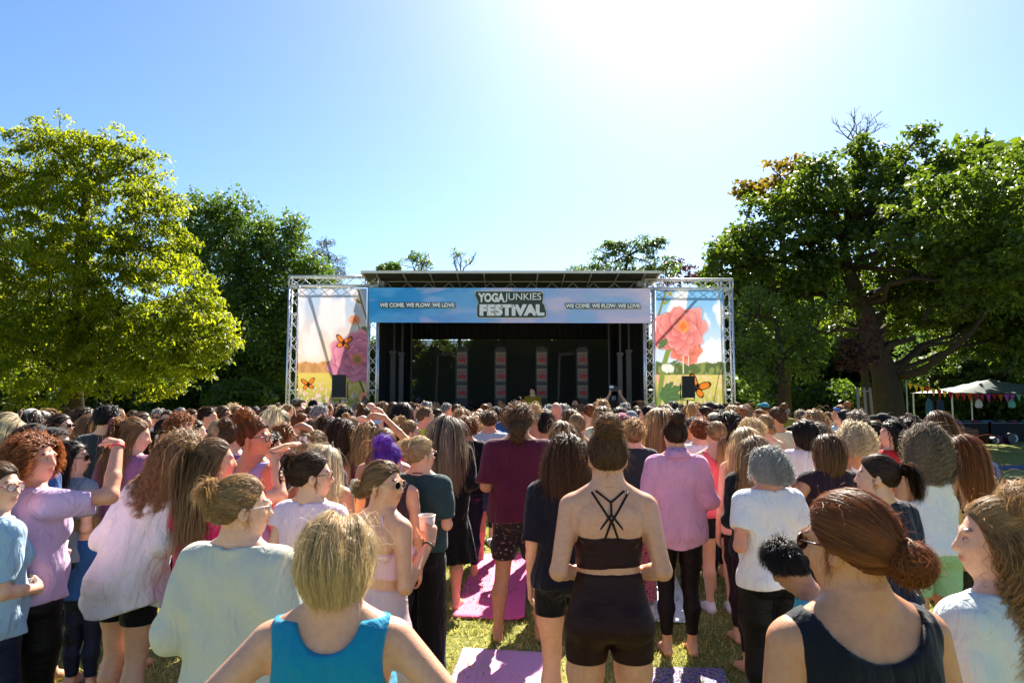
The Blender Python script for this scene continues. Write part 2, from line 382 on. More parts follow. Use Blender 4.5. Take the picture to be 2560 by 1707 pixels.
class Body:
    """figure of 1.70 m standing at the origin, facing +Y"""
    def __init__(s, sex='f', w=1.0, arms=('down', 'down'), head=(0, 0, 0), lean=(0, 0), legs=0, fine=True, bust=1.0, face=True, bow=0):
        s.T = TORSO[sex].copy(); s.sex = sex
        s.T[:, 1] *= (1+(w-1)*.9); s.T[:, 2] *= w; s.w = w; s.fine = fine; s.lean = lean; s.face = face; s.bow = bow
        m = 1.13 if sex == 'm' else 1.0
        s.sh = .163*m*(1+(w-1)*.5); aw = (1.12 if sex == 'm' else .97)*(1+(w-1)*.8)
        s.arm = []; s.hands = []; s.wrists = {}
        for side, a in ((-1, arms[0]), (1, arms[1])):
            e, wr, hd, hn, cu = ARMS[a] if isinstance(a, str) else a
            e = np.array(e)*(side, 1, 1)+np.array((side*(s.sh-.163)*1.2+side*(w-1)*.1, 0, 0)); wr = np.array(wr)*(side, 1, 1)+np.array((side*(s.sh-.163)*.8+side*(w-1)*.1*(a == 'down'), 0, 0))
            S = np.array((side*s.sh, -.012, 1.375))
            s.arm.append((S, e, wr, aw))
            hd = np.array(hd)*(side, 1, 1); hn = np.array(hn)*(side, 1, 1)
            s.hands.append((wr, hand_prims(wr, hd, hn, side, cu, fine))); s.wrists[side] = (wr, hd/np.linalg.norm(hd), hn)
        lw = 1+(w-1)*.8; k = .9 if sex == 'm' else 1; lx = .0+legs
        s.leg = []
        for side in (-1, 1):
            hip = (side*.092*k, -.005, .85); kn = (side*(.088+lx*.5), .01, .485); cf = (side*(.095+lx*.8), -.018, .34); an = (side*(.092+lx), -.012, .085)
            s.leg.append((np.array(hip), np.array(kn), np.array(cf), np.array(an), lw, k, side))
        y, p, r = head
        s.HM = np.array(Matrix.Rotation(-y, 3, 'Z') @ Matrix.Rotation(p, 3, 'X') @ Matrix.Rotation(r, 3, 'Y'))   # yaw to the right positive
        s.HP = np.array((0, -.012, 1.475))     # pivot
        s.HC = np.array((0, .012, .112))       # head centre above pivot
    def unlean(s, p):
        if s.lean == (0, 0): return p
        q = p.copy(); k = np.clip(p[:, 2]-.92, 0, 9); q[:, 0] -= k*s.lean[0]; q[:, 1] -= k*s.lean[1]; return q
    def dolean(s, p):
        q = np.array(p, float).reshape(-1, 3).copy(); k = np.clip(q[:, 2]-.92, 0, 9); q[:, 0] += k*s.lean[0]; q[:, 1] += k*s.lean[1]; return q
    def to_head(s, p): return (p-s.HP)@s.HM-s.HC       # row vectors: inverse rotation
    def from_head(s, q): return (q+s.HC)@s.HM.T+s.HP
    def torso(s, p, add=0, prof=None):
        T = s.T if prof is None else prof
        z = p[:, 2]; wx = np.interp(z, T[:, 0], T[:, 1])+add; wy = np.interp(z, T[:, 0], T[:, 2])+add; yo = np.interp(z, T[:, 0], T[:, 3])
        k = (np.abs(p[:, 0]/wx)**2.3+np.abs((p[:, 1]-yo)/wy)**2.3)**(1/2.3)
        d = (k-1)*np.minimum(wx, wy)
        return np.maximum(d, np.maximum(T[0, 0]-z, z-T[-1, 0])-add)
    def core(s, p):
        d = s.torso(p); X = np.abs(p[:, 0]); q = p.copy(); q[:, 0] = X
        if s.sex == 'f':
            d = smin(d, ell(q, (.074, .075, 1.235), (.062*s.w, .058, .062)), .04)
        d = smin(d, ell(q, (.078*s.w, -.07*s.w, .885), (.082*s.w, .072*s.w, .085)), .035)
        d = smin(d, cone(q, (.02, -.02, 1.47), (s.sh*.82, -.015, 1.395), .040, .044), .035)
        d = smin(d, ell(q, (.082, -.078, 1.305), (.058, .030, .085)), .018)     # shoulder blades
        return d+.0055*np.exp(-(X/.018)**2)*(p[:, 1] < -.02)*(p[:, 2] > 1.0)*(p[:, 2] < 1.42)
    def arms_d(s, p, upto=1., add=0, flare=0, start=0.):
        d = np.full(len(p), 9.)
        for S, e, w, aw in s.arm:
            u = min(upto, .5)*2; e2 = S+(e-S)*u
            r0, r1 = .049*aw+add, .036*aw+add+flare*u
            r0e = r0+(r1-r0)*u if u < 1 else r1
            k = cone(p, S, e2, r0, r0e)
            if upto > .5:
                v = (upto-.5)*2; w2 = e+(w-e)*v; m = e+(w2-e)*.35
                k = smin(k, cone(p, e, m, r1, .036*aw+add+flare), .02); k = smin(k, cone(p, m, w2, .036*aw+add+flare, (.036+(.0235-.036)*v)*aw+add+flare), .01)
            d = np.minimum(d, k)
        return d
    def legs_d(s, p, add=0, flare=None):
        d = np.full(len(p), 9.)
        for h, k, c, a, lw, kk, side in s.leg:
            mid = h+(k-h)*.5+np.array((side*.008, .006, 0))
            e = cone(p, h, mid, .090*lw*kk+add, .076*lw+add); e = smin(e, cone(p, mid, k, .076*lw+add, .054*lw+add), .02)
            e = smin(e, cone(p, k, c, .052*lw+add, .0535*lw+add), .02); e = smin(e, cone(p, c, a, .053*lw+add, .031*lw+add), .03)
            d = smin(d, e, .012) if side > 0 else e
        return d
    def feet_d(s, p):
        d = np.full(len(p), 9.); m = p[:, 2] < .16
        if not m.any(): return d
        q = p[m]; e = np.full(len(q), 9.)
        for h, k, c, a, lw, kk, side in s.leg:
            he = (a[0], a[1]-.035, .034); ba = (a[0]+side*.018, a[1]+.135, .022)
            e = np.minimum(e, smin(smin(cone(q, a, he, .033, .031), cone(q, he, ba, .031, .026), .02), cone(q, (a[0], a[1]+.01, .075), ba, .033, .024), .02))
            if s.fine:
                for i in range(5):
                    x = a[0]+side*(-.014+i*.0145); y0 = a[1]+.15-.004*i
                    e = smin(e, cone(q, (x-side*.003, y0, .017), (x, y0+.035-.006*i, .012), .0115 if i == 0 else .009, .010 if i == 0 else .0075), .008)
            else: e = smin(e, cone(q, ba, (ba[0], ba[1]+.05, .014), .026, .015), .02)
        d[m] = smax(e, -q[:, 2], .004); return d
    def hands_d(s, p):
        d = np.full(len(p), 9.)
        for w, L in s.hands:
            m = ((p-w)**2).sum(1) < .27**2
            if not m.any(): continue
            q = p[m]; e = np.full(len(q), 9.)
            for a, b, r1, r2 in L: e = smin(e, cone(q, a, b, r1, r2), .006)
            d[m] = np.minimum(d[m], e)
        return d
    def head_d(s, p):
        d = np.full(len(p), 9.); c = s.from_head(np.zeros((1, 3)))[0]
        m = ((p-c)**2).sum(1) < .30**2
        if not m.any(): return d
        q = s.to_head(p[m]); X = q.copy(); X[:, 0] = np.abs(q[:, 0])
        e = ell(q, (0, -.012, .022), (.0735, .092, .090))
        e = smin(e, ell(q, (0, .022, -.035), (.058, .066, .068)), .045)          # face
        e = smin(e, ell(q, (0, .046, -.080), (.030, .032, .022)), .03)            # chin
        e = smin(e, ell(X, (.045, .012, -.060), (.018, .038, .03)), .03)          # jaw
        e = smin(e, ell(X, (.040, .055, -.020), (.02, .018, .016)), .02)          # cheekbone
        if s.face:
            e = smin(e, cone(q, (0, .083, .012), (0, .103, -.028), .007, .0105), .014)   # nose
            e = smin(e, ell(X, (.010, .092, -.031), (.008, .010, .007)), .008)
            e = smin(e, ell(X, (.026, .080, .024), (.024, .010, .008)), .012)            # brow
            e = smax(e, -ell(X, (.030, .094, .004), (.016, .014, .010)), .012)           # eye socket
            e = smin(e, ell(q, (0, .088, -.052), (.021, .010, .0055)), .006)             # lips
            e = smin(e, ell(q, (0, .085, -.062), (.018, .010, .006)), .006)
        ear = np.maximum(ell(X, (.078, -.008, -.012), (.011, .021, .032)), -ell(X, (.088, .0, -.010), (.008, .011, .018)))
        e = smin(e, ear, .006)
        d[m] = e; return d
    def neck_d(s, p):
        b = s.from_head(np.array([[0, -.025, -.06]]))[0]
        nw = (1.16 if s.sex == 'm' else 1.0)*(1+(s.w-1)*.4)
        return cone(p, (0, -.022, 1.40), b, .058*nw, .0475*nw)
    def skin_d(s, P):
        p = s.unlean(P)
        d = s.core(p); d = smin(d, s.arms_d(p), .03); d = smin(d, s.legs_d(p), .03)
        d = smin(d, s.feet_d(p), .02); d = smin(d, smin(s.neck_d(p), s.head_d(p), .028), .03)
        return smin(d, s.hands_d(p), .008)
    def rough_d(s, P):      # what hair lies on
        p = s.unlean(P)
        h = s.to_head(p); h = smin(ell(h, (0, -.012, .022), (.0745, .093, .091)), ell(h, (0, .022, -.040), (.060, .070, .072)), .03)
        c = s.torso(p); X = p.copy(); X[:, 0] = np.abs(p[:, 0]); c = smin(c, cone(X, (.02, -.02, 1.47), (s.sh*.82, -.015, 1.395), .044, .048), .035)
        return np.minimum(smin(smin(c, s.arms_d(p, .5), .03), s.neck_d(p), .04), h)
    def bounds(s):
        a = [w for w in [x[2] for x in s.arm]]+[x[1] for x in s.arm]
        a = s.dolean(np.array(a)); hx = s.dolean(np.array([[0, 0, 1.7]]))[0]
        return np.array([min(-.3, a[:, 0].min()-.22, hx[0]-.15), min(-.28, a[:, 1].min()-.15, hx[1]-.25), -.02]), np.array([max(.3, a[:, 0].max()+.22, hx[0]+.15), max(.3, a[:, 1].max()+.2, hx[1]+.2), max(1.78, a[:, 2].max()+.25)])

def reprofile(T, fn):
    T = T.copy(); z = np.linspace(T[0, 0], T[-1, 0], 30); Q = np.stack([z]+[np.interp(z, T[:, 0], T[:, i]) for i in (1, 2, 3)], 1)
    return fn(Q)
# garments: every function returns a field over points
def g_top(b, kind='tee', hem=.88, sleeve=.3, loose=.5, neck=.069, seed=1, fit=.007, flare=0.):
    """tee / tank / long / racer / crop / bandeau / shirt / dress"""
    T = b.T
    if loose > 0:
        bw = np.interp(1.30, T[:, 0], T[:, 1]); bd = np.interp(1.27, T[:, 0], T[:, 2])
        zz = np.linspace(min(hem-.05, .70), 1.49, 40)
        wx = np.interp(zz, T[:, 0], T[:, 1]); wy = np.interp(zz, T[:, 0], T[:, 2]); yo = np.interp(zz, T[:, 0], T[:, 3])
        k = np.clip((1.34-zz)/.25, 0, 1)
        tw = bw*1.0+.03*loose+flare*np.clip(1.25-zz, 0, 1); td = bd*1.02+.03*loose+flare*np.clip(1.25-zz, 0, 1)*.8
        wx = np.where(k > 0, np.maximum(wx, wx+(tw-wx)*k*min(1, loose*1.1)), wx); wy = np.where(k > 0, np.maximum(wy, wy+(td-wy)*k*min(1, loose)), wy)
        yo = yo*(1-.5*k); prof = np.stack([zz, wx, wy, yo], 1)
    else: prof = None
    amp = .005+.011*loose if loose > 0 else .0014
    nb = np.array((0, -.022, 1.45))
    def f(P):
        p = b.unlean(P)
        d = b.core(p)-fit-.007*np.clip((1.10-p[:, 2])/.08, 0, 1)
        if prof is not None: d = smin(d, b.torso(p, fit, prof), .03)
        if sleeve > 0:
            add = .010+.018*loose
            for S, e, w, aw in b.arm:
                if CHR is not None and abs(p[0][0]-S[0]) > CHR+.5: continue
                r0 = .049*aw+add; r1 = .036*aw+add+.006*loose
                if sleeve <= .5: o = S+(e-S)*sleeve*2; ax = (e-S); k = cone(p, S, o, r0, r0+(r1-r0)*sleeve*2)
                else: o = e+(w-e)*(sleeve-.5)*2; ax = (w-e); k = smin(cone(p, S, e, r0, r1), cone(p, e, o, r1, r1-.008*(sleeve-.5)*2), .02)
                ax = ax/np.linalg.norm(ax); k = np.maximum(k, (p-o)@ax+.004*np.sin(p[:, 0]*40+p[:, 2]*33)*.5)
                d = smin(d, k, .03)
        fo = folds(p, seed); am = amp*np.clip((1.42-p[:, 2])/.2, .25, 1)
        d = d-am*(fo+.3)
        d = np.maximum(d, hem+.008*np.sin(p[:, 0]*9+seed)-(.05 if kind == 'shirt' else 0)*np.cos(np.clip(p[:, 0]*9, -3, 3))*(p[:, 1] < 0)-p[:, 2])
        if kind in ('tank', 'racer', 'crop'):
            X = p.copy(); X[:, 0] = np.abs(p[:, 0])
            if kind == 'racer': cut = ell(X, (.185, -.03, 1.36), (.115, .16, .155))
            else: cut = ell(X, (b.sh+.052, 0, 1.345), (.088, .2, .14))
            d = smax(d, -cut, .006)
            nk = ell(p, nb+(0, .0, .0), (neck*1.5, .20, neck*1.5 if kind != 'crop' else .2)); d = smax(d, -nk, .006)
            d = np.maximum(d, p[:, 2]-1.445)
        elif kind == 'bandeau':
            d = np.maximum(d, p[:, 2]-1.262+.02*np.clip(-p[:, 1], 0, 1)*3)
        elif kind == 'scoop':
            d = smax(d, -ell(p, nb+(0, -.02, .02), (.13, .16, .13)), .006); d = np.maximum(d, p[:, 2]-1.45)
        else:
            up = 1.456
            nd = np.sqrt((p[:, 0]/neck)**2+((p[:, 1]+.015)/(neck*.98))**2); rim = (1-nd)*neck
            d = np.where(p[:, 2] > 1.36, smax(d, rim-(.012 if kind in ('shirt', 'hood') else 0)*0, .004), d)
            d = np.maximum(d, p[:, 2]-up+.25*p[:, 1]*(p[:, 1] > 0))
            ro = np.abs(np.sqrt(p[:, 0]**2+((p[:, 1]+.022)*1.02)**2)-neck-.002); tr_ = .009 if kind == 'hood' else .007; tp_ = 1.452+(.006 if kind == 'hood' else 0)-.35*np.maximum(p[:, 1], 0)+.1*np.minimum(p[:, 1], 0)
            d = smin(d, smax(smax(ro-tr_, p[:, 2]-tp_, .006), 1.385-p[:, 2], .004), .006)
        return d
    return f
def g_bottom(b, kind='leggings', top=1.02, hem=.12, seed=1, loose=0.):
    def f(P):
        p = b.unlean(P); fit = .0055
        d = b.core(p)-fit
        if kind == 'skirt' or kind == 'dress':
            z = p[:, 2]; fl = np.clip(.86-z, 0, 1); wx = .185*b.w+.16*fl+loose*.02; wy = .125*b.w+.16*fl+loose*.02
            an = np.arctan2(p[:, 1], p[:, 0]); rip = 1+.05*np.clip(fl*4, 0, 1)*np.sin(an*11+seed)
            k = np.sqrt((p[:, 0]/wx)**2+((p[:, 1]+.01)/wy)**2)/rip; e = (k-1)*np.minimum(wx, wy); e = np.maximum(e, z-.92)
            d = smin(d, e, .04)
        elif kind == 'wide':
            for h, kn, c, a, lw, kk, side in b.leg:
                e = smin(cone(p, h, kn, .105*lw, .098), cone(p, kn, a-np.array((0, 0, .06)), .098, .115), .03); d = smin(d, e, .02)
        else:
            l = b.legs_d(p, fit+.022*loose)
            d = smin(d, l, .025)
            if loose > 0: d = smin(d, b.torso(p, .012*loose), .02)
        am = .0015+.008*loose if kind == 'leggings' or kind == 'shorts' else .006
        q = p if loose > .3 or kind in ('wide', 'skirt') else p[:, [0, 1, 2]]*np.array((.3, .3, 2.4))
        d = d-am*(folds(q, seed))
        d = np.maximum(d, p[:, 2]-top); d = np.maximum(d, hem-p[:, 2]); 
        return d
    return f
# ---------------------------------------------------------------- hair
def nrm(v): return v/np.maximum(np.linalg.norm(v, axis=-1, keepdims=True), 1e-9)
HR = np.array((.0785, .099, .1))          # scalp ellipsoid radii
HO = np.array((0, -.012, .016))
def roots(n, rng, low=0.):
    u = nrm(rng.normal(size=(n*5, 3))); y = u[:, 1]
    line = np.interp(y, [-1, -.5, -.1, .25, .6, .85, 1], [-.72-low, -.66-low, -.34, -.16, .26, .60, .9])
    u = u[u[:, 2] > line][:n]; return u
def lock(P, s=0.):
    x, y, z = P[..., 0], P[..., 1], P[..., 2]; return .6*np.sin(x*140+s+2*np.sin(z*60+s)+y*50)+.4*np.sin(z*170-x*90+s*2+1.5*np.sin(y*110))
def ribbons(P, nrmv, w, rng, taper=True):
    """P (n,k,3) strand points, nrmv (n,k,3) outward; returns V, F, rnd, len"""
    n, k, _ = P.shape
    T = np.gradient(P, axis=1); T = nrm(T)
    tw = rng.normal(size=(n, 1, 1))*.22
    nn = nrm(nrmv+np.cross(T, nrmv)*tw)
    S = nrm(np.cross(T, nn)); ww = w*(1-.75*np.linspace(0, 1, k)**3)[None, :, None]*(.6+.8*rng.random((n, 1, 1)))
    V = np.stack([P-S*ww, P+S*ww], 2).reshape(-1, 3)
    base = (np.arange(n)[:, None]*k+np.arange(k-1)[None])*2; base = base.ravel()
    F = np.stack([base, base+1, base+3, base+2], 1)
    r = np.repeat(np.clip(.5*(.5+.5*lock(P[:, 0]*.7, 1.))**1.4+.62*rng.beta(1.1, 2.0, size=n), 0, 1), k*2); l = np.tile(np.repeat(np.linspace(0, 1, k), 2), n)
    return V, F, r, l
def scalp_n(P): return nrm((P-HO)/HR**2)
def to_tie(u, T, k, lift, rng, n0=.25, wav=False):
    """strands in head space from root directions u along the scalp to tie point T"""
    t = np.linspace(0, 1, k)[None, :, None]
    td = nrm(((T-HO)/HR)[None])[0]
    a = u[:, None, :]; b = td[None, None, :]
    q = nrm(a*(1-t)+b*t+1e-4)
    rad = (1+lift*np.sin(t*math.pi)*.9+.05)+.012*rng.normal(size=(len(u), 1, 1))+(.022+lift*.35)*lock(u*.09)[:, None, None]
    P = HO+q*HR*rad
    Tt = T+rng.normal(size=(len(u), 1, 3))*.008
    wv = (.009 if wav else .0035)*np.sin(t*(16 if wav else 9)+rng.random((len(u), 1, 1))*6.28)*np.sin(t*math.pi); P = P*(1+wv/.09)*(1-t**4)+Tt*t**4
    return P
def bun(c, r, n, k, rng, mess=.15, flat=1.):
    c = np.array(c); ax = nrm(rng.normal(size=(n, 3))); 
    u = nrm(np.cross(ax, rng.normal(size=(n, 3)))); v = np.cross(ax, u)
    off = rng.uniform(-.75, .75, n); sp = rng.uniform(2.2, 5.5, n)
    t = np.linspace(0, 1, k)[None, :]
    ang = t*sp[:, None]; rr = np.sqrt(1-off**2)
    P = (u[:, None]*np.cos(ang)[..., None]+v[:, None]*np.sin(ang)[..., None])*rr[:, None, None]+ax[:, None]*off[:, None, None]
    P = P*r*(1+mess*rng.normal(size=(n, 1, 1))*.7+mess*.4*np.sin(t*9+rng.random((n, 1))*6)[..., None])
    nv = nrm(P); P = P*np.array((1, flat, 1)); return P+c, nv
def fall(b, P0, D0, L, k, rng, grav=.35, stiff=.75, off=.006, noise=.02, curl=0, clump=0, spread=0):
    """integrate strands in body space with gravity, pushed out of the body"""
    n = len(P0); P = P0.copy(); D = nrm(D0); out = [P.copy()]; Ls = np.broadcast_to(L, (n,)); h = Ls/(k-1)
    f = lambda q: b.rough_d(q)
    lk = lock(P0); offn = off*(.4+1.3*rng.random(n))*(1+.75*lk); D = nrm(D+.16*np.stack([lock(P0, 2.), lock(P0, 4.), lock(P0, 6.)], 1))
    for i in range(1, k):
        D = nrm(D*stiff+np.array((0, 0, -1))*grav*(.4+i/k)+rng.normal(size=(n, 3))*noise)
        P = P+D*h[:, None]
        d = f(P); m = d < offn
        if m.any():
            q = P[m]; e = .004
            g = np.stack([f(q+np.eye(3)[a]*e)-f(q-np.eye(3)[a]*e) for a in range(3)], 1); g = nrm(g)
            P[m] = q+g*(offn[m]-d[m])[:, None]
            D[m] = nrm(D[m]-g*np.minimum((D[m]*g).sum(1), 0)[:, None])
        out.append(P.copy())
    P = np.stack(out, 1)
    if curl:
        if curl > .005:
            k2 = int(k*2.2); xs = np.linspace(0, k-1, k2); i0 = np.minimum(xs.astype(int), k-2); fr_ = (xs-i0)[None, :, None]; P = P[:, i0]*(1-fr_)+P[:, i0+1]*fr_; k = k2
        t = np.linspace(0, 1, k)[None, :]; ph = rng.random((n, 1))*6.28
        if clump: ph = ph*.12+lock(P0, 9.)[:, None]*9
        fr = Ls[:, None]*t*(2*math.pi/(.042+.012*lock(P0, 3.)[:, None]+.008*rng.random((n, 1)))); am = curl*np.minimum(1, t*3)
        if clump and len(P) > 40:
            g = np.round((P0+.004*rng.normal(size=P0.shape))/.017).astype(int); _, inv = np.unique(g, axis=0, return_inverse=True); inv = inv.ravel(); cnt = np.bincount(inv); M = np.zeros((len(cnt),)+P.shape[1:]); np.add.at(M, inv, P); M /= cnt[:, None, None]
            P = P+(M[inv]-P)*(.66*np.minimum(1, t*2.5))[..., None]; ph = (np.arange(len(cnt))*2.4)[inv][:, None]+.35*rng.normal(size=(n, 1)); fr = .30*t*2*math.pi/.045*(.7+.6*((inv*37 % 11)/11))[:, None]
        T = nrm(np.gradient(P, axis=1)); U = nrm(np.cross(T, np.array((.3, .2, .9)))); W = np.cross(T, U)
        P = P+(U*np.cos(fr+ph)[..., None]+W*np.sin(fr+ph)[..., None])*am[..., None]
    return P
def make_hair(b, style, q=1.0, seed=1, L=None, part=0., wmul=1.):
    """returns V,F,rnd,len (body space) ; q = detail"""
    rng = np.random.default_rng(seed); G = []
    n = int((3800 if q > 1 else 3000 if q > .7 else 1700)*q); k = 12 if q > .45 else 8
    w = (.0011 if q > 1 else .0013 if q > .7 else .0018)/math.sqrt(q)*wmul
    H = lambda P: b.dolean(b.from_head(P.reshape(-1, 3))).reshape(P.shape)
    HV = lambda D: (D.reshape(-1, 3)@b.HM.T).reshape(D.shape)
    def put(P, nv, ww=w): G.append(ribbons(P, nv, ww, rng))
    def headset(P, ww=w): put(H(P), HV(scalp_n(P)), ww)
    def bodyset(P, ww=w):
        c = b.dolean(b.from_head(np.zeros((1, 3))))[0]; a = P.copy(); a = a-c; a[..., 2] = np.maximum(a[..., 2], 0)*1.0+.0
        a[..., 1] -= .03; put(P, nrm(a+1e-5), ww)
    cur_ = .010 if style == 'curlyhalf' else .004
    if style == 'curlyhalf': style = 'halfup'
    if style in ('pony', 'highpony', 'lowpony', 'bun', 'lowbun', 'clip', 'halfup', 'braid', 'messybun', 'twist'):
        T = {'pony': (0, -.125, .045), 'highpony': (0, -.10, .11), 'lowpony': (0, -.12, -.035), 'bun': (0, -.075, .105), 'messybun': (0, -.070, .112), 'lowbun': (0, -.13, -.03),
             'clip': (0, -.125, .03), 'halfup': (0, -.115, .065), 'braid': (0, -.12, -.03), 'twist': (0, -.125, .045)}[style]
        T = np.array(T); u = roots(n, rng)
        if style == 'halfup':
            up = u[:, 2] > .30; P = to_tie(u[up], T, k, .04, rng); headset(P)
            r = u[~up]; Q = HO+r*HR*1.03; D = nrm(np.stack([r[:, 0]*.4, -.5+0*r[:, 0], -.6+0*r[:, 0]], 1))
            bodyset(fall(b, H(Q), HV(D), (L or .42)*(.75+.35*rng.random(len(r))), k+(4 if cur_ < .005 else 14), rng, off=.012, noise=.05, curl=cur_, clump=3 if cur_ > .005 else 0), w*1.2)
            m = int(n*.35); Q = np.repeat(T[None]*np.array((1, 1.03, 1)), m, 0)+rng.normal(size=(m, 3))*.01; D = nrm(np.array((0, -.4, -.35))+rng.normal(size=(m, 3))*.3)
            bodyset(fall(b, H(Q), HV(D), (L or .42)*(.5+.4*rng.random(m)), k+(4 if cur_ < .005 else 14), rng, grav=.5, off=.02, noise=.05, curl=cur_), w*1.2)
            if cur_ > .005: P, nv = bun(T*np.array((1, .5, 1))+np.array((0, 0, .028)), .050, int(n*.5), 22, rng, .4, .7); put(H(P), HV(nv))
            P, nv = bun(T+np.array((0, -.012, .012)), .026, int(n*.12), k, rng, .35); put(H(P), HV(nv))
        else: headset(to_tie(u, T, k, .07 if style in ('clip', 'twist', 'messybun') else .11 if style == 'lowbun' else .03, rng, wav=style in ('messybun', 'twist', 'clip')))
        if style in ('pony', 'highpony', 'lowpony'):
            m = int(n*.8); Q = T+rng.normal(size=(m, 3))*.010; D = nrm({'pony': np.array((0, -.9, .25)), 'highpony': np.array((0, -.9, .5)), 'lowpony': np.array((0, -.6, -.5))}[style]+rng.normal(size=(m, 3))*.22)
            bodyset(fall(b, H(Q), HV(D), (L or .34)*(.7+.4*rng.random(m)), k+3, rng, grav=.33, off=.02, noise=.04, curl=.003), w*1.3)
        elif style == 'braid':
            m = int(n*.7); t = np.linspace(0, 1, 26); ll = L or .42
            cen = np.stack([.02*np.sin(t*3), -.145-.01*t, -.03-ll*t], 1)
            ph = rng.integers(0, 3, m)*2.094; a = t[None]*ll/.045*2.2+ph[:, None]
            X = np.sin(a)*.018; Y = np.sin(2*a)*.008
            P = cen[None]+np.stack([X, Y, 0*X], -1)+rng.normal(size=(m, 1, 3))*.0055
            nv = nrm(np.stack([X*20, -1+0*X, 0*X], -1)); put(H(P), nv, w)
        elif style in ('bun', 'messybun', 'lowbun'):
            r, c, me = {'bun': (.036, T+np.array((0, -.012, .024)), .12), 'messybun': (.038, T+np.array((0, -.008, .016)), .5), 'lowbun': (.032, T+np.array((0, -.014, 0)), .38)}[style]
            P, nv = bun(c, r, int(n*.55), k+2, rng, me); put(H(P), HV(nv), w*1.1)
            # loose ends
            m = int(n*.04); Q = c+nrm(rng.normal(size=(m, 3)))*r; P = fall(b, H(Q), HV(nrm(Q-c)+rng.normal(size=(m, 3))*.3), (.02+.05*rng.random(m))*(1.3 if style == 'messybun' else .7), 7, rng, grav=.3, noise=.12, off=.0); bodyset(P, w*.7)
        elif style in ('clip', 'twist'):
            # vertical roll at the back of the head, ends spraying over the clip
            m = int(n*.5); t = np.linspace(0, 1, k+2)[None]; z0 = rng.uniform(-.06, .07, m)[:, None]; a = rng.uniform(0, 6.28, m)[:, None]+t*3.5
            rr = .030*(1+.12*rng.normal(size=(m, 1)))*(1-.35*np.abs(z0/.08)); P = np.stack([rr*np.cos(a), -.118+rr*np.sin(a)*.9, z0+.035*t+.02], -1)
            nv = np.stack([np.cos(a), np.sin(a), 0*a], -1); put(H(P), HV(nv), w*1.2)
            m = int(n*.14); Q = np.array((0, -.125, .080))+rng.normal(size=(m, 3))*.014; D = nrm(np.array((0, -.45, .55))+rng.normal(size=(m, 3))*.5)
            bodyset(fall(b, H(Q), HV(D), (.03+.07*rng.random(m)), 9, rng, grav=.42, noise=.12, off=.0), w)
        # stray hairs
        m = int(n*(.12 if style in ('messybun', 'twist') else .05)); u2 = roots(m, rng); m = len(u2); Q = HO+u2*HR*1.02; D = nrm(u2*.6+np.array((0, -.6, -.2))+rng.normal(size=(m, 3))*.4)
        bodyset(fall(b, H(Q), HV(D), .02+.05*rng.random(m), 7, rng, grav=.2, noise=.14, off=.004, curl=.004), w*.4)
        m = int(n*.012)+2; Q = HO+nrm(np.stack([rng.choice([-1, 1], m)*.85, .15+0*np.arange(m), -.2+.3*rng.random(m)], 1))*HR*1.02
        bodyset(fall(b, H(Q), HV(np.tile((0, .1, -1.), (m, 1))), .04+.06*rng.random(m), 7, rng, noise=.16, off=.004, curl=.004), w*.6)
    elif style in ('long', 'wavy', 'curly', 'bob', 'mid', 'curlybob'):
        n = int(n*(1.7 if style in ('curly', 'curlybob') else 1.5)); u = roots(n, rng); n = len(u)
        L = L or {'long': .48, 'wavy': .45, 'curly': .42, 'bob': .24, 'mid': .30, 'curlybob': .24}[style]
        sx = np.where(u[:, 0] > part, 1., -1.); top = np.clip(u[:, 2], 0, 1); fr = np.clip(u[:, 1], 0, 1)
        D = np.stack([u[:, 0]*.55+sx*top*(.12+.7*fr), -.75*(.25+top)-.3*fr, -.1-.6*(1-top)], 1)
        nn = nrm(u/HR); D = nrm(D-nn*(D*nn).sum(1)[:, None]*.92)
        Q = HO+u*HR*1.03
        cur = style in ('curly', 'curlybob')
        if cur: D = nrm(D+nn*(.40 if style == 'curly' else .42))
        LL = L*(.88+.12*rng.random(n))+.05*top*(style in ('long', 'wavy', 'bob', 'mid'))
        if style in ('bob', 'mid', 'curlybob'):     # all ends near one level
            LL = np.maximum(.03, (HO[2]+.1*u[:, 2])-(.112-L)+.055*top+(.035 if style == 'mid' else .015)*rng.normal(size=n)-(.03 if style == 'curlybob' else 0))
        off = {'long': .008, 'wavy': .014, 'curly': .016, 'bob': .012, 'mid': .010, 'curlybob': .010}[style]
        P = fall(b, H(Q), HV(D), LL, k+(6 if L > .35 or cur else 3), rng, grav=.30 if not cur else .22, stiff=.8, off=off, noise={'long': .025, 'wavy': .05, 'curly': .07, 'bob': .03, 'mid': .045, 'curlybob': .09}[style], curl={'wavy': .006, 'curly': .010, 'curlybob': .010, 'mid': .006}.get(style, 0.0015), clump=3 if cur or style == 'wavy' else 0)
        if style == 'bob':
            t = np.linspace(0, 1, P.shape[1])[None, :, None]; c = b.dolean(b.from_head(np.array([[0, -.0, -.1]])))[0]
            P = P+(c-P)*np.array((.42, .42, 0))*np.clip(t-.40, 0, 1)**1.5*2.0
        bodyset(P, w*1.15)
        m = int(n*.05); P = fall(b, H(Q[:m]), HV(nrm(D[:m]+rng.normal(size=(m, 3))*.4)), LL[:m]*.8, k, rng, grav=.25, noise=.12, off=.03); bodyset(P, w*.4)
    elif style in ('short', 'crop', 'curlyshort', 'pixie', 'afropony'):
        n = int(n*1.3); u = roots(n, rng, -.06 if style != 'pixie' else 0); n = len(u); nn = nrm(u/HR)
        L = L or {'short': .04, 'crop': .02, 'curlyshort': .07, 'pixie': .065, 'afropony': .07}[style]
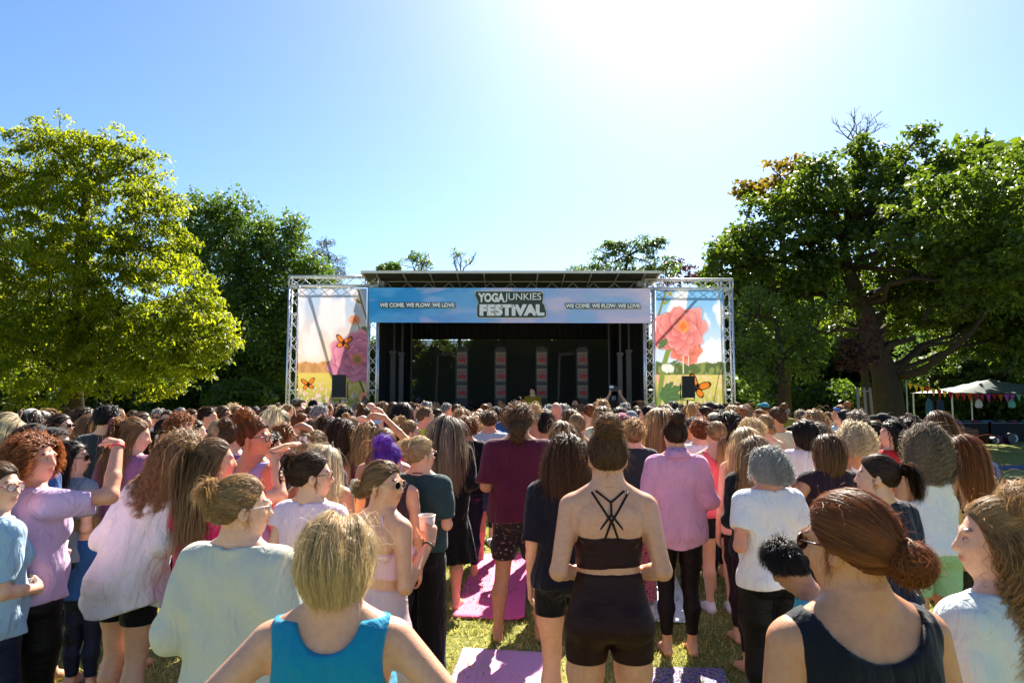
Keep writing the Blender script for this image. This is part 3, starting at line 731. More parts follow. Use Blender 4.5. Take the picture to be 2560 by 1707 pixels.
        D = np.stack([u[:, 0]*.3, -.3+.9*np.clip(u[:, 2]-.5, 0, 1)*(style != 'pixie')-.3*(style == 'pixie'), -.7+.5*np.clip(u[:, 2], 0, 1)], 1); D = nrm(D+nn*(.55 if style != 'curlyshort' else 1.1))
        Q = HO+u*HR*1.0; taper = np.clip((u[:, 2]+.8)*1.0, .35, 1)
        P = fall(b, H(Q), HV(D), L*(.7+.5*rng.random(n))*taper, 7, rng, grav=.25 if style != 'crop' else .1, noise=.12, off=.006 if style == 'crop' else .010, curl={'curlyshort': .009, 'afropony': .008}.get(style, .001))
        bodyset(P, w*1.15)
        if style == 'afropony':
            P, nv = bun((0, -.14, -.06), .046, int(n*.4), k, rng, .45); put(H(P), HV(nv), w)
            P, nv = bun((0, -.14, -.12), .032, int(n*.25), k, rng, .5); put(H(P), HV(nv), w)
    V = []; F = []; r = []; l = []; o = 0
    for v, f, a, c in G: V.append(v.reshape(-1, 3)); F.append(f+o); r.append(a); l.append(c); o += len(v)
    return np.concatenate(V), np.concatenate(F), np.concatenate(r), np.concatenate(l)
def scalp_field(b, style):
    thick = {'crop': .003, 'bald': -.01}.get(style, .006)
    def f(P):
        p = b.unlean(P); q = b.to_head(p)
        e = ell(q, HO, HR+thick)
        y = (q[:, 1]-HO[1])/HR[1]; z = (q[:, 2]-HO[2])/HR[2]
        line = np.interp(y, [-1.2, -.5, -.1, .25, .6, .85, 1], [-.72, -.66, -.34, -.16, .26, .60, .9])
        e = np.maximum(e, (line-z)*.07)
        if style in ('clip', 'twist'): e = smin(e, cone(q, (0, -.10, -.03), (0, -.112, .075), .022, .024), .02)
        if style in ('bun',): e = smin(e, ell(q, (0, -.087, .129), (.030, .030, .030)), .005)
        if style == 'messybun': e = smin(e, ell(q, (0, -.078, .128), (.028, .028, .028)), .005)
        if style == 'lowbun': e = smin(e, ell(q, (0, -.144, -.03), (.024, .024, .024)), .005)
        if style in ('curly', 'curlybob', 'curlyshort', 'afropony'): e = smin(e, np.maximum(ell(q, HO+np.array((0, -.012, 0)), HR+.014), (q[:, 1]-.02)), .01)
        return e
    return f
# ---------------------------------------------------------------- people
def lean_shift(lean, yaw, sc):
    x, y = lean[0]*.72*sc, lean[1]*.72*sc; c, s = math.cos(-R(yaw)), math.sin(-R(yaw)); return (x*c-y*s, x*s+y*c)
CACHE = {}
def field_mesh(b, f, h, lo=None, hi=None, attr=None):
    L, U = b.bounds(); lo = L if lo is None else np.maximum(L, lo); hi = U if hi is None else np.minimum(U, hi)
    return surface(f, lo, hi, h)
def smooth_shell(name, V, F, m, attrs=None): return mesh(name, V, F, m, attrs=attrs)
def person(x=None, y=None, d=4., H=None, label='', group=None, sex='f', w=1., arms=('down', 'down'), yaw=0., head=(0, 0, 0), lean=(0, 0), legs=0.,
           tone='light', hair=('long', 'brown'), hl=None, top=None, bottom=None, extra=(), seed=1, pos=None, z0=0., bust=1., q=None, stand=0., child=False, h=None):
    """x,y: photograph pixel of the top of the head; yaw turns the whole figure to the right (deg)"""
    global last_person
    if pos is None:
        a, bb = ray(x, y); ztop = CAM_H+bb*d
        if H is None: H = ztop-z0
        X = a*d
        # put the head (not the feet) on the pixel when leaning
        k = lean_shift(lean, yaw, H/1.70)
        pos = (X-k[0], d-k[1], z0)
    sc = H/1.70
    if h is None: h = .0075 if d < 3.2 else .009 if d < 4.6 else .0115 if d < 6 else .015 if d < 8.6 else .02 if d < 12 else .026
    fine = d < 6.0
    if q is None: q = 2.1 if d < 2.2 else 1.15 if d < 3.4 else .8 if d < 4.8 else .5 if d < 6.5 else .28 if d < 9 else .15 if d < 12.5 else .09
    face = d < 13
    bkey = (sex, w, arms, tuple(head), lean, legs, fine, face)
    if bkey in CACHE: b = CACHE[bkey]
    else:
        b = Body(sex, w, arms, (R(head[0]), R(head[1]), R(head[2])), lean, legs, fine, face=face); CACHE[bkey] = b
    def get(key, fn):
        if key not in CACHE: CACHE[key] = fn()
        return CACHE[key]
    def skinmesh():
        V, F = field_mesh(b, b.skin_d, h); at_ = {}
        qh = b.to_head(b.unlean(V))
        lip = (np.abs(qh[:, 0]) < .022)*(np.abs(qh[:, 2]+.057) < .0085-.1*np.abs(qh[:, 0])*.25)*(qh[:, 1] > .07)
        X = np.abs(qh[:, 0]); brow = (X > .012)*(X < .046)*(np.abs(qh[:, 2]-.026-.006*np.cos((X-.03)*60)) < .0045)*(qh[:, 1] > .05)
        return smooth_shell('person', V, F, None, {'lip': lip*.8, 'brow': brow*.75})
    me = get(('skin', bkey, h), skinmesh)
    if not me.materials: me.materials.append(None)
    root = link('person', me, None, pos, (0, 0, -R(yaw)), sc)
    def setm(o, m):
        if not o.data.materials: o.data.materials.append(None)
        o.material_slots[0].link = 'OBJECT'; o.material_slots[0].material = m
    setm(root, skin(tone)); tag(root, label, 'person', group)
    sub = []
    def child_(name, key, fn, m):
        mm = get(key, fn); 
        if mm is None or len(mm.vertices) == 0: return None
        o = link(name, mm, root); setm(o, m); sub.append(o); return o
    # hair
    if hair and hair[0] != 'bald':
        hs = hair[0]; hseed = seed if d < 9 else seed % 3
        def hm():
            Vs, Fs = surface(lambda P: scalp_field(b, hs)(P), *[b.dolean(b.from_head(np.array([[0, 0, .02]])))[0]+s_ for s_ in (-.2, .2)], max(.006, h*.7))
            V, F, r, l = make_hair(b, hs, q, hseed, hl)
            r0 = np.full(len(Vs), .25); V2 = np.concatenate([Vs, V]); F2 = np.concatenate([Fs, F+len(Vs)])
            return mesh('hair', V2, F2, None, attrs={'rnd': np.concatenate([r0, r]), 'len': np.concatenate([r0*0, l])})
        child_('hair', ('hair', bkey, hs, hseed, hl, q), hm, hairmat(hair[1]))
    # clothing
    lo = np.array((-9, -9, -9.)); hi = np.array((9, 9, 9.))
    tops = top if isinstance(top, list) else ([top] if top else [])
    for tp in tops:
        tp = dict(tp); mt = tp.pop('mat'); nm = tp.pop('name', {'tee': 't_shirt', 'tank': 'tank_top', 'racer': 'tank_top', 'crop': 'crop_top', 'long': 'long_sleeved_top', 'shirt': 'shirt', 'bandeau': 'bandeau_top', 'scoop': 'top', 'hood': 'sweatshirt'}[tp.get('kind', 'tee')])
        k = ('top', bkey, h, tuple(sorted(tp.items())))
        def tm():
            V, F = field_mesh(b, g_top(b, **tp), h, lo=np.array((-9, -9, tp.get('hem', .88)-.12))); return smooth_shell(nm, V, F, None)
        child_(nm, k, tm, mt)
    for bp in (bottom if isinstance(bottom, list) else ([bottom] if bottom else [])):
        bp = dict(bp); mt = bp.pop('mat'); nm = bp.pop('name', {'leggings': 'leggings', 'shorts': 'shorts', 'wide': 'trousers', 'skirt': 'skirt', 'dress': 'skirt'}[bp.get('kind', 'leggings')])
        k = ('bot', bkey, h, tuple(sorted(bp.items())))
        def bm():
            V, F = field_mesh(b, g_bottom(b, **bp), h, lo=np.array((-9, -9, bp.get('hem', .1)-.05)), hi=np.array((9, 9, 1.15))); return smooth_shell(nm, V, F, None)
        child_(nm, k, bm, mt)
    hm3 = Matrix(b.HM.tolist()); hc = Vector(b.dolean(b.from_head(np.zeros((1, 3))))[0])
    def HB(p): return hc+hm3 @ Vector(p)
    for e in extra:
        kind = e[0]; key = (kind, bkey, e[1:])
        if kind == 'sunglasses' or kind == 'glasses':
            m = MB(); m.m = 0
            for s_ in (-1, 1):
                m.m = 0; m.path([HB((s_*.056, .085, .010)), HB((s_*.074, .055, .010)), HB((s_*.080, .0, .004)), HB((s_*.080, -.014, -.006))], .0022, 6)
                c = (s_*.031, .098, .004); ring = [HB((c[0]+.026*math.cos(t_), c[1]-.25*abs(c[0]+.026*math.cos(t_))**1.0*.35, c[2]+.020*math.sin(t_))) for t_ in [i*math.pi/8 for i in range(17)]]
                m.path(ring, .0022, 5)
                m.m = 1; m.add(ring[:16], [tuple(range(16))])
            m.m = 0; m.path([HB((-.008, .100, .008)), HB((0, .105, .011)), HB((.008, .100, .008))], .0022, 5)
            fr = plain('frame_'+e[1], e[1], .3, 0, .05); le = plain('lens_dark', '#15100e', .08, 0, .05) if kind == 'sunglasses' else glassmat()
            o = m.build(kind, [fr, le], root, smooth=True)
        elif kind == 'eyes':
            m = MB(); m.m = 0
            for s_ in (-1, 1): m.m = 0; m.ball(HB((s_*.030, .0772, .003)), (.0125, .0095, .0055), 12, 8, hm3); m.m = 1; m.ball(HB((s_*.030, .0825, .003)), (.0055, .0055, .0048), 10, 6, hm3)
            m.build('eyes', [plain('eye_white', '#b89c90', .3), plain('iris', '#2b1a12', .15)], root, smooth=True)
        elif kind == 'cap':
            def f(P):
                qh = b.to_head(b.unlean(P)); s = e[2] if len(e) > 2 else 1
                c = ell(qh, HO+np.array((0, 0, .008)), HR+.013); c = np.maximum(c, .038-qh[:, 2]+.15*qh[:, 1]); 
                br = np.maximum(np.maximum(ell(qh, (0, s*.085, .055), (.085, .105, .055)), -ell(qh, (0, s*.085, .049), (.083, .103, .055))), .045-qh[:, 2]-.1*s*(qh[:, 1]*s-.05)); br = np.maximum(br, .07-s*qh[:, 1])
                return smin(c, br, .004)
            c0 = np.array(hc); child_('cap', key+(h,), lambda: mesh('cap', *surface(f, c0-.27, c0+.27, min(.006, h*.6)), None), fabric(e[1]))
        elif kind == 'sunhat':
            def f(P):
                qh = b.to_head(b.unlean(P)); c = np.maximum(ell(qh, HO+np.array((0, 0, .01)), HR+.016), .04-qh[:, 2])
                rr = np.sqrt(qh[:, 0]**2+qh[:, 1]**2*.85); br = np.maximum(np.abs(qh[:, 2]-.052+.35*(rr-.09))-.004, rr-.165)
                return smin(c, br, .01)
            c0 = np.array(hc); child_('sun_hat', key+(h,), lambda: mesh('sun_hat', *surface(f, c0-.27, c0+.27, .006), None), fabric(e[1]))
        elif kind in ('headband', 'bandana'):
            def f(P):
                qh = b.to_head(b.unlean(P)); c = ell(qh, HO, HR+.011); zz = qh[:, 2]-.05-.55*(qh[:, 1]-.02)
                return np.maximum(c, np.abs(zz-.01)-.018) if kind == 'headband' else np.maximum(c, .02-qh[:, 2]-.35*(qh[:, 1]))
            c0 = np.array(hc); child_(kind, key+(h,), lambda: mesh(kind, *surface(f, c0-.2, c0+.2, min(.007, h)), None), fabric(e[1], pat=e[2] if len(e) > 2 else None, col2=e[3] if len(e) > 3 else None))
        elif kind == 'clawclip':
            m = MB(); zc = e[2] if len(e) > 2 else .04
            for s_ in (-1, 1):
                m.path([HB((s_*.012, -.165, zc-.045)), HB((s_*.022, -.172, zc-.02)), HB((s_*.024, -.174, zc+.02)), HB((s_*.012, -.166, zc+.045)), HB((0, -.15, zc+.05))], .0045, 6)
                for j in range(4): m.path([HB((s_*.022, -.172, zc-.03+j*.02)), HB((s_*.036, -.155, zc-.03+j*.02)), HB((s_*.034, -.130, zc-.03+j*.02))], .0028, 5)
            m.build('hair_claw', plain('claw_'+e[1], e[1], .25), root, smooth=True)
        elif kind == 'flowerclip':
            m = MB(); c = Vector(e[2])
            for j in range(6): a = j*math.pi/3; m.ball(HB((c.x+.0, c.y, c.z))+Vector(hm3 @ Vector((.030*math.cos(a), 0, .030*math.sin(a)))), (.019, .007, .019), 12, 8)
            m.ball(HB((c.x, c.y-.004, c.z)), .009); m.build('flower_claw', plain('claw_'+e[1], e[1], .35), root, smooth=True)
        elif kind == 'scrunchie':
            m = MB(); c = Vector(e[2]); ring = []
            for j in range(17): a = j*math.pi/8; ring.append(HB((c.x+.022*math.cos(a), c.y+(.004*math.sin(3*a)), c.z+.022*math.sin(a))))
            m.path(ring, [.009+.002*math.sin(j*2.3) for j in range(17)], 7); m.build('scrunchie', fabric(e[1]), root, smooth=True)
        elif kind == 'headphonesoff': pass
        elif kind == 'wristband':
            wr, hd, hn = b.wrists[e[2]]; m = MB(); e0 = b.arm[0 if e[2] < 0 else 1][1]; ax = Vector(wr-e0).normalized(); c = Vector(wr)-ax*.02
            u = ax.orthogonal().normalized(); v = ax.cross(u); m.path([c+(u*math.cos(a)+v*math.sin(a))*.030 for a in [i*math.pi/8 for i in range(17)]], .005, 6)
            m.build('wristband', plain('band_'+e[1], e[1], .5), root, smooth=True)
        elif kind == 'necklace':
            m = MB(); ring = []
            for j in range(25): a = j*2*math.pi/24; ring.append(Vector((.066*math.cos(a), -.018+.064*math.sin(a), 1.447-.02*math.sin(a))))
            m.path([Vector(b.dolean(np.array([r]))[0]) for r in ring], e[2] if len(e) > 2 else .0016, 5); m.build('necklace', plain('cord_'+e[1], e[1], .35, 0), root, smooth=True)
        elif kind == 'earring':
            m = MB()
            for s_ in (-1, 1): m.path([HB((s_*.082, -.004+.008*math.sin(a), -.045+.008*math.cos(a))) for a in [i*math.pi/5 for i in range(11)]], .0015, 5)
            m.build('earrings', plain('gold', '#c9a050', .25, 1), root, smooth=True)
        elif kind == 'beard':
            def f(P):
                qh = b.to_head(b.unlean(P)); c = smin(ell(qh, (0, .026, -.045), (.063, .070, .070)), ell(qh, (0, .05, -.08), (.038, .038, .035)), .03)
                return np.maximum(np.maximum(c, qh[:, 2]+.035), -ell(qh, (0, .105, -.055), (.022, .02, .012)))
            c0 = np.array(hc); child_('beard', key+(h,), lambda: mesh('beard', *surface(f, c0-.17, c0+.17, .007), None, attrs=None), plain('beard_'+e[1], e[1], .8))
        elif kind == 'straps':     # list of polylines of points on the body surface (x, z) of the back
            m = MB()
            for pl in e[2]:
                pts = []
                P0 = [np.array(a) for a in pl]; fine_ = []
                for i in range(len(P0)-1):
                    for t_ in np.linspace(0, 1, 7)[:-1]: fine_.append(P0[i]*(1-t_)+P0[i+1]*t_)
                fine_.append(P0[-1])
                q_ = np.array([(a[0], -.40 if len(a) < 3 else a[2], a[1]) for a in fine_]); dirn = np.array([0, 1., 0]) if len(P0[0]) < 3 else np.array([0, 0, -1.])
                for _ in range(25): q_ = q_+dirn*np.maximum(b.rough_d(b.dolean(q_))-.001, -.01)[:, None]*.8
                pts = [Vector(v) for v in b.dolean(q_)]; m.path(pts, .0048, 6)
            m.build('straps', fabric(e[1], 'lycra'), root, smooth=True)
        elif kind == 'shoes':
            def f(P):
                p = b.unlean(P); return np.maximum(b.feet_d(p)-.009, p[:, 2]-.105)
            child_('shoes', key+(h,), lambda: mesh('shoes', *surface(f, np.array((-.3, -.25, -.02)), np.array((.3, .3, .14)), h), None), fabric(e[1]))
        elif kind == 'collar':
            m = MB(); V = []; n_ = 28
            for j in range(n_):
                a = -math.pi*1.32+j*(math.pi*1.64)/(n_-1)+.0
                for rr, zz in ((.070, 1.492), (.076, 1.494), (.112, 1.425), (.104, 1.418)): V.append((rr*math.cos(a), -.02+rr*math.sin(a)*1.0, zz-.015*math.sin(a)))
            F_ = []
            for j in range(n_-1):
                for k2 in range(4): F_.append((j*4+k2, j*4+(k2+1) % 4, (j+1)*4+(k2+1) % 4, (j+1)*4+k2))
            m.add(V, F_); m.build('collar', e[1], root, smooth=True)
        elif kind == 'tattoo': pass
    last_person = (root, b)
    return root, b, sc
def glassmat():
    if 'clear_lens' in MATS: return MATS['clear_lens']
    m, nt, b = nodes('clear_lens'); b.inputs['Base Color'].default_value = (1, 1, 1, 1); b.inputs['Roughness'].default_value = .02; b.inputs['Alpha'].default_value = .25
    MATS['clear_lens'] = m; return m
def world_pt(root, p):
    bpy.context.view_layer.update(); return root.matrix_world @ Vector(p)
# ---------------------------------------------------------------- ground and grass
def groundmat():
    m, nt, b = nodes('lawn'); L = nt.links; tc = N(nt, 'ShaderNodeTexCoord')
    a = N(nt, 'ShaderNodeTexNoise', Scale=.55, Detail=6); c = N(nt, 'ShaderNodeTexNoise', Scale=26, Detail=8); g = N(nt, 'ShaderNodeTexNoise', Scale=160, Detail=3)
    for n in (a, c, g): L.new(tc.outputs['Object'], n.inputs['Vector'])
    r = N(nt, 'ShaderNodeValToRGB'); e = r.color_ramp.elements
    e[0].position = .32; e[0].color = (.08, .11, .02, 1); e[1].position = .68; e[1].color = (.48, .41, .19, 1)
    e2 = r.color_ramp.elements.new(.5); e2.color = (.24, .25, .06, 1)
    ad = N(nt, 'ShaderNodeMath', operation='MULTIPLY_ADD'); L.new(c.outputs['Fac'], ad.inputs[0]); ad.inputs[1].default_value = .65
    s = N(nt, 'ShaderNodeMath', operation='MULTIPLY'); L.new(a.outputs['Fac'], s.inputs[0]); s.inputs[1].default_value = .38; L.new(s.outputs[0], ad.inputs[2])
    L.new(ad.outputs[0], r.inputs[0]); L.new(r.outputs[0], b.inputs['Base Color']); b.inputs['Roughness'].default_value = .95; b.inputs['Specular IOR Level'].default_value = .1
    bp = N(nt, 'ShaderNodeBump', Strength=.9, Distance=.02); L.new(g.outputs['Fac'], bp.inputs['Height']); L.new(bp.outputs[0], b.inputs['Normal']); return m
gx = np.array([-900, -60, -20, -8, 0, 8, 20, 60, 900.]); gy = np.array([-200, -3, 4, 12, 25, 50, 90, 300, 1200.])
gV = [(x, y, 0) for y in gy for x in gx]; gF = [(j*9+i, j*9+i+1, (j+1)*9+i+1, (j+1)*9+i) for j in range(8) for i in range(8)]
tag(link('ground', mesh('ground', gV, gF, groundmat())), kind='structure')
def leafmat(name, dark, light, trans=.45, tcol=None):
    m, nt, b = nodes(name); L = nt.links
    ar = N(nt, 'ShaderNodeAttribute', attribute_name='rnd'); mx = N(nt, 'ShaderNodeMixRGB'); mx.inputs[1].default_value = c4(dark); mx.inputs[2].default_value = c4(light); L.new(ar.outputs['Fac'], mx.inputs[0])
    L.new(mx.outputs[0], b.inputs['Base Color']); b.inputs['Roughness'].default_value = .5; b.inputs['Specular IOR Level'].default_value = .35
    tr = N(nt, 'ShaderNodeBsdfTranslucent'); tm = N(nt, 'ShaderNodeMixRGB', blend_type='MULTIPLY'); tm.inputs[0].default_value = 1; L.new(mx.outputs[0], tm.inputs[1]); tm.inputs[2].default_value = c4(tcol or (2.6, 2.4, .8)); L.new(tm.outputs[0], tr.inputs['Color'])
    ms = N(nt, 'ShaderNodeMixShader'); ms.inputs[0].default_value = trans; L.new(b.outputs[0], ms.inputs[1]); L.new(tr.outputs[0], ms.inputs[2]); L.new(ms.outputs[0], nt.nodes['Material Output'].inputs['Surface']); return m
def grass():
    rng = np.random.default_rng(3); n = 230000
    d = 1.7*(16/1.7)**rng.random(n)**1.05; x = (rng.random(n)*2-1)*(.80*d+.3)
    cl = np.sin(x*3.1+np.sin(d*2.3)*2)*np.sin(d*2.7+np.sin(x*1.9)*2)
    keep = rng.random(n) < .72+.28*cl; x = x[keep]; d = d[keep]; n = len(x)
    hgt = (.018+.030*rng.random(n))*(1+.25*cl[keep]); wd = (.0013+.0011*rng.random(n))*np.clip(d/2.2, 1, 5)
    a = rng.random(n)*6.28; le = rng.normal(size=(n, 2))*.6*hgt[:, None]
    B = np.stack([x, d, 0*x], 1); s = np.stack([np.cos(a), np.sin(a), 0*a], 1)*wd[:, None]
    M = B+np.stack([le[:, 0]*.4, le[:, 1]*.4, hgt*.6], 1); T = B+np.stack([le[:, 0], le[:, 1], hgt], 1)
    V = np.stack([B-s, B+s, M+s*.7, T, M-s*.7], 1).reshape(-1, 3); o = np.arange(n)*5
    F = np.concatenate([np.stack([o, o+1, o+2, o+4], 1), np.stack([o+4, o+2, o+3, o+3], 1)])
    tri = np.stack([o+4, o+2, o+3], 1); q = F[:n]
    me = mesh('grass', V, [], None); me2 = bpy.data.meshes.new('grass_blades')
    me2.vertices.add(len(V)); me2.vertices.foreach_set('co', V.astype(np.float32).ravel())
    lp = np.concatenate([q.ravel(), tri.ravel()]).astype(np.int32); me2.loops.add(len(lp)); me2.loops.foreach_set('vertex_index', lp)
    st = np.concatenate([np.arange(n)*4, n*4+np.arange(n)*3]).astype(np.int32); me2.polygons.add(2*n); me2.polygons.foreach_set('loop_start', st); me2.update(calc_edges=True)
    at_ = me2.attributes.new('rnd', 'FLOAT', 'POINT'); at_.data.foreach_set('value', np.repeat(np.clip(rng.random(n)*.8-.2*cl[keep]+.1, 0, 1), 5).astype(np.float32))
    me2.materials.append(leafmat('grass_blade', (.12, .17, .025), (.72, .62, .30), .35, (1.4, 1.4, .8)))
    tag(link('grass', me2), 'short trampled grass, green with dry straw patches, between people and mats', 'grass', kind='stuff')
grass()

# ---------------------------------------------------------------- trees
def bark(): return plain('bark', (.050, .038, .028), .95, 0, .45, 9, .9, .1)
def leaf_cloud(C, size, per, rng, up=.75, asp=.5, spread=.5, droop=.3, flat=.55):
    n = len(C)*per; c = np.repeat(C[:, :3], per, 0)
    o = rng.normal(size=(n, 3)); o = o/np.linalg.norm(o, axis=1, keepdims=True)*(rng.random((n, 1))**.5)*spread*np.repeat(C[:, 3:4] if C.shape[1] > 3 else np.ones((len(C), 1)), per, 0)
    o[:, 2] *= flat; o[:, 2] -= droop*(o[:, 0]**2+o[:, 1]**2)/max(spread, .01)
    p = c+o
    nn = nrm(rng.normal(size=(n, 3))*(1-up)+np.array((0, 0, up))+o*.6/spread*(1-up))
    t = nrm(np.cross(nn, rng.normal(size=(n, 3)))); b = np.cross(nn, t); L = size*(.6+.8*rng.random((n, 1)))
    dz = np.array((0, 0, -1.))*L*droop
    V = np.stack([p-t*L*.5, p+b*L*asp*.5+nn*L*.06, p+t*L*.5+dz, p-b*L*asp*.5+nn*L*.06], 1).reshape(-1, 3)
    F = np.arange(n*4).reshape(-1, 4); r = np.repeat(np.clip(np.repeat(rng.random(len(C)), per)*.5+rng.random(n)*.5, 0, 1), 4)
    return V, F, r
def blob_clumps(blobs, d, rng, dens=1.0, shell=(.70, 1.10), inner=.15, depth=1.0):
    out = []
    for bl in blobs:
        x, y, r = bl[:3]; dd = d+(bl[3] if len(bl) > 3 else 0); c = np.array(at(x, y, dd)); rr = r/FPX*dd
        k = int(max(8, 4*math.pi*rr*rr*dens)); u = nrm(rng.normal(size=(k, 3)))
        q = rng.uniform(*shell, size=(k, 1))*(1+.20*np.sin(u[:, :1]*7+x)*np.sin(u[:, 2:]*6+y)+.12*np.sin(u[:, :1]*15+y)*np.sin(u[:, 2:]*13+x)); q[rng.random(k) < inner] *= .6
        P = c+u*q*rr*np.array((1, depth, 1)); out.append(np.concatenate([P, rng.uniform(.7, 1.3, (k, 1))], 1))
    C = np.concatenate(out); return C[C[:, 2] > .4]
def limb(m, a, b, r0, r1, rng, sag=.0, n=7, wob=.05):
    a = Vector(a); b = Vector(b); L = (b-a).length; pts = []
    for i in range(n):
        t = i/(n-1); p = a.lerp(b, t)+Vector((0, 0, sag*math.sin(t*math.pi)*L))
        if 0 < i < n-1: p += Vector(rng.normal(size=3))*wob*L*.5
        pts.append(p)
    m.path(pts, [r0+(r1-r0)*(i/(n-1))**.7 for i in range(n)], 7); return pts
def tree(label, d, base, trunk, blobs, leaf, mat, seed, dens=1., per=30, group=None, limbs=None, size=.2, cat='tree', twigs=60, **kw):
    rng = np.random.default_rng(seed); bp_ = at(base[0], base[1], d); gz = 0
    root = empty('tree', (bp_.x, d, 0)); tag(root, label, cat, group)
    off = Vector((bp_.x, d, 0)); C = blob_clumps(blobs, d, rng, dens, depth=kw.pop('depth', 1.))
    m = MB(); top = [at(*t) if len(t) == 3 else at(t[0], t[1], d) for t in trunk[0]]
    pts = [off]+top; m.path([p-off for p in pts], trunk[1], 10)
    for i, p in enumerate(pts[:2]): pass
    ends = []
    for bl in blobs:
        c = at(bl[0], bl[1], d+(bl[3] if len(bl) > 3 else 0)); s = min(top, key=lambda q: (q-c).length+max(0, q.z-c.z)*2)
        ps = limb(m, s-off, c-off, max(.05, trunk[1][-1]*.8), .04, rng, .06); ends += ps[2:]
    for l in (limbs or []): m.path([at(*q)-off for q in l[0]], l[1], 8); ends += [at(*q)-off for q in l[0]]
    for i in rng.choice(len(C), min(twigs, len(C)), replace=False):
        c = Vector(C[i, :3])-off; s = min(ends, key=lambda q: (q-c).length); limb(m, s, c, .035, .010, rng, .03, 4)
    m.build('trunk', bark(), root, smooth=True)
    C[:, :3] -= np.array(off); V, F, r = leaf_cloud(C, size, per, rng, **kw)
    link('crown', mesh('crown', V, F, mat, smooth=False, attrs={'rnd': r}), root)
    return root
ML = leafmat('leaf_chestnut', (.05, .088, .009), (.18, .21, .016), .58, (3.0, 2.65, .6))
MD = leafmat('leaf_dark', (.032, .062, .014), (.09, .14, .026), .42, (2.5, 2.5, .9))
MR = leafmat('leaf_maple', (.028, .056, .012), (.09, .13, .020), .42, (2.7, 2.6, .7))
MY = leafmat('leaf_yellowing', (.07, .08, .012), (.22, .17, .03), .4, (1.9, 1.6, .6))
MP = leafmat('leaf_pale', (.06, .10, .035), (.16, .22, .07), .4, (1.6, 1.8, .9))
MPU = leafmat('leaf_purple', (.035, .014, .014), (.10, .035, .03), .3, (2, 1.2, 1))
MC = leafmat('needle', (.012, .028, .012), (.035, .06, .022), .15)
def build_trees():
    tree('broad chestnut tree glowing yellow green at the left edge of the lawn', 30, (183, 1040), ([(180, 960), (195, 820), (205, 640), (215, 480)], [.55, .42, .36, .27, .14]),
         [(60, 430, 100), (150, 350, 62), (210, 410, 95), (320, 430, 90), (390, 520, 75), (60, 600, 180), (250, 580, 160, -1), (370, 620, 110), (120, 760, 190, -2), (330, 760, 180, -1), (455, 770, 85), (500, 830, 80), (545, 835, 48), (420, 890, 100), (300, 880, 110, -2), (100, 900, 130, -2), (-60, 560, 180), (-60, 800, 200), (505, 905, 45), (90, 330, 45), (250, 350, 45), (340, 400, 40)],
         None, ML, 1, dens=1.55, per=50, size=.21, asp=.42, spread=.55, droop=.5, up=.72, flat=.4, twigs=100, depth=.9)
    tree('dense dark green tree behind the left flower banner', 46, (585, 1010), ([(585, 900), (590, 760), (600, 640)], [.5, .42, .3, .15]),
         [(500, 560, 70), (560, 530, 50), (620, 590, 70), (700, 600, 60), (735, 570, 30), (560, 680, 120), (690, 700, 100), (770, 690, 50), (620, 820, 150), (740, 850, 110), (500, 840, 100), (560, 940, 90), (700, 930, 90), (470, 620, 60), (800, 760, 60)],
         None, MD, 2, dens=1.5, per=44, size=.27, asp=.5, spread=.75, droop=.1, up=.3, flat=1.1, twigs=60)
    tree('dark pine top showing just left of the stage roof', 60, (830, 1000), ([(825, 800), (822, 640)], [.3, .2, .06]),
         [(800, 640, 26), (815, 610, 12), (835, 665, 22), (825, 720, 40), (800, 700, 40), (845, 690, 16)], None, MC, 3, dens=1.6, per=44, size=.3, asp=.14, spread=.7, droop=.0, up=.2, flat=.5, twigs=30)
    tree('huge spreading maple with a leaning dark trunk on the right', 27, (2228, 1045), ([(2215, 940, 27), (2180, 850, 27), (2155, 760, 27), (2120, 680, 27), (2105, 600, 27)], [.62, .50, .38, .33, .26, .16]),
         [(1895, 560, 75), (1845, 620, 60), (1810, 660, 42), (1950, 620, 100), (2080, 470, 75), (2060, 560, 110), (2170, 420, 60), (2270, 400, 55), (2310, 470, 90), (2200, 500, 110), (2420, 440, 75), (2500, 480, 80), (2560, 520, 100), (2330, 600, 120), (2460, 640, 140), (2200, 640, 90), (1880, 720, 75), (1980, 740, 70), (1940, 820, 60), (2600, 700, 150), (2400, 740, 80), (2280, 740, 70), (2300, 340, 25), (2360, 400, 50), (2160, 370, 35), (1785, 680, 30), (2480, 560, 150, -5), (2350, 520, 110, -5), (2620, 600, 160, -7), (2450, 700, 90, -5), (2560, 480, 110, -4), (2060, 660, 60), (2330, 690, 80), (2520, 800, 90), (2380, 640, 100, 2), (2240, 720, 60, 3), (1830, 740, 50), (1860, 640, 70, 2), (2000, 480, 60), (2040, 420, 40), (2060, 740, 70), (2100, 800, 50, 2), (2450, 800, 80, 1), (2560, 850, 90, 1), (2270, 790, 60, 2), (2360, 860, 55, 2), (2300, 640, 60, 3)],
         None, MR, 4, dens=1.7, per=52, size=.18, asp=.75, spread=.52, droop=.25, up=.6, flat=.55, twigs=90, depth=1.3,
         limbs=[([(2195, 900, 27), (2230, 860, 26.5), (2290, 845, 26)], [.2, .13, .08]), ([(2225, 945, 27), (2300, 930, 26), (2370, 880, 25), (2430, 830, 24), (2490, 740, 24)], [.2, .14, .12, .09, .05]),
                ([(2180, 850, 27), (2215, 760, 27.5), (2222, 660, 28)], [.16, .1, .07]), ([(2115, 665, 27), (2200, 672, 26), (2280, 680, 25)], [.14, .09, .04]), ([(2110, 650, 27), (2040, 655, 27), (1990, 650, 27)], [.14, .09, .05]), ([(2310, 800, 26), (2350, 700, 27)], [.09, .05]), ([(2390, 790, 25.5), (2460, 700, 26)], [.1, .05])])
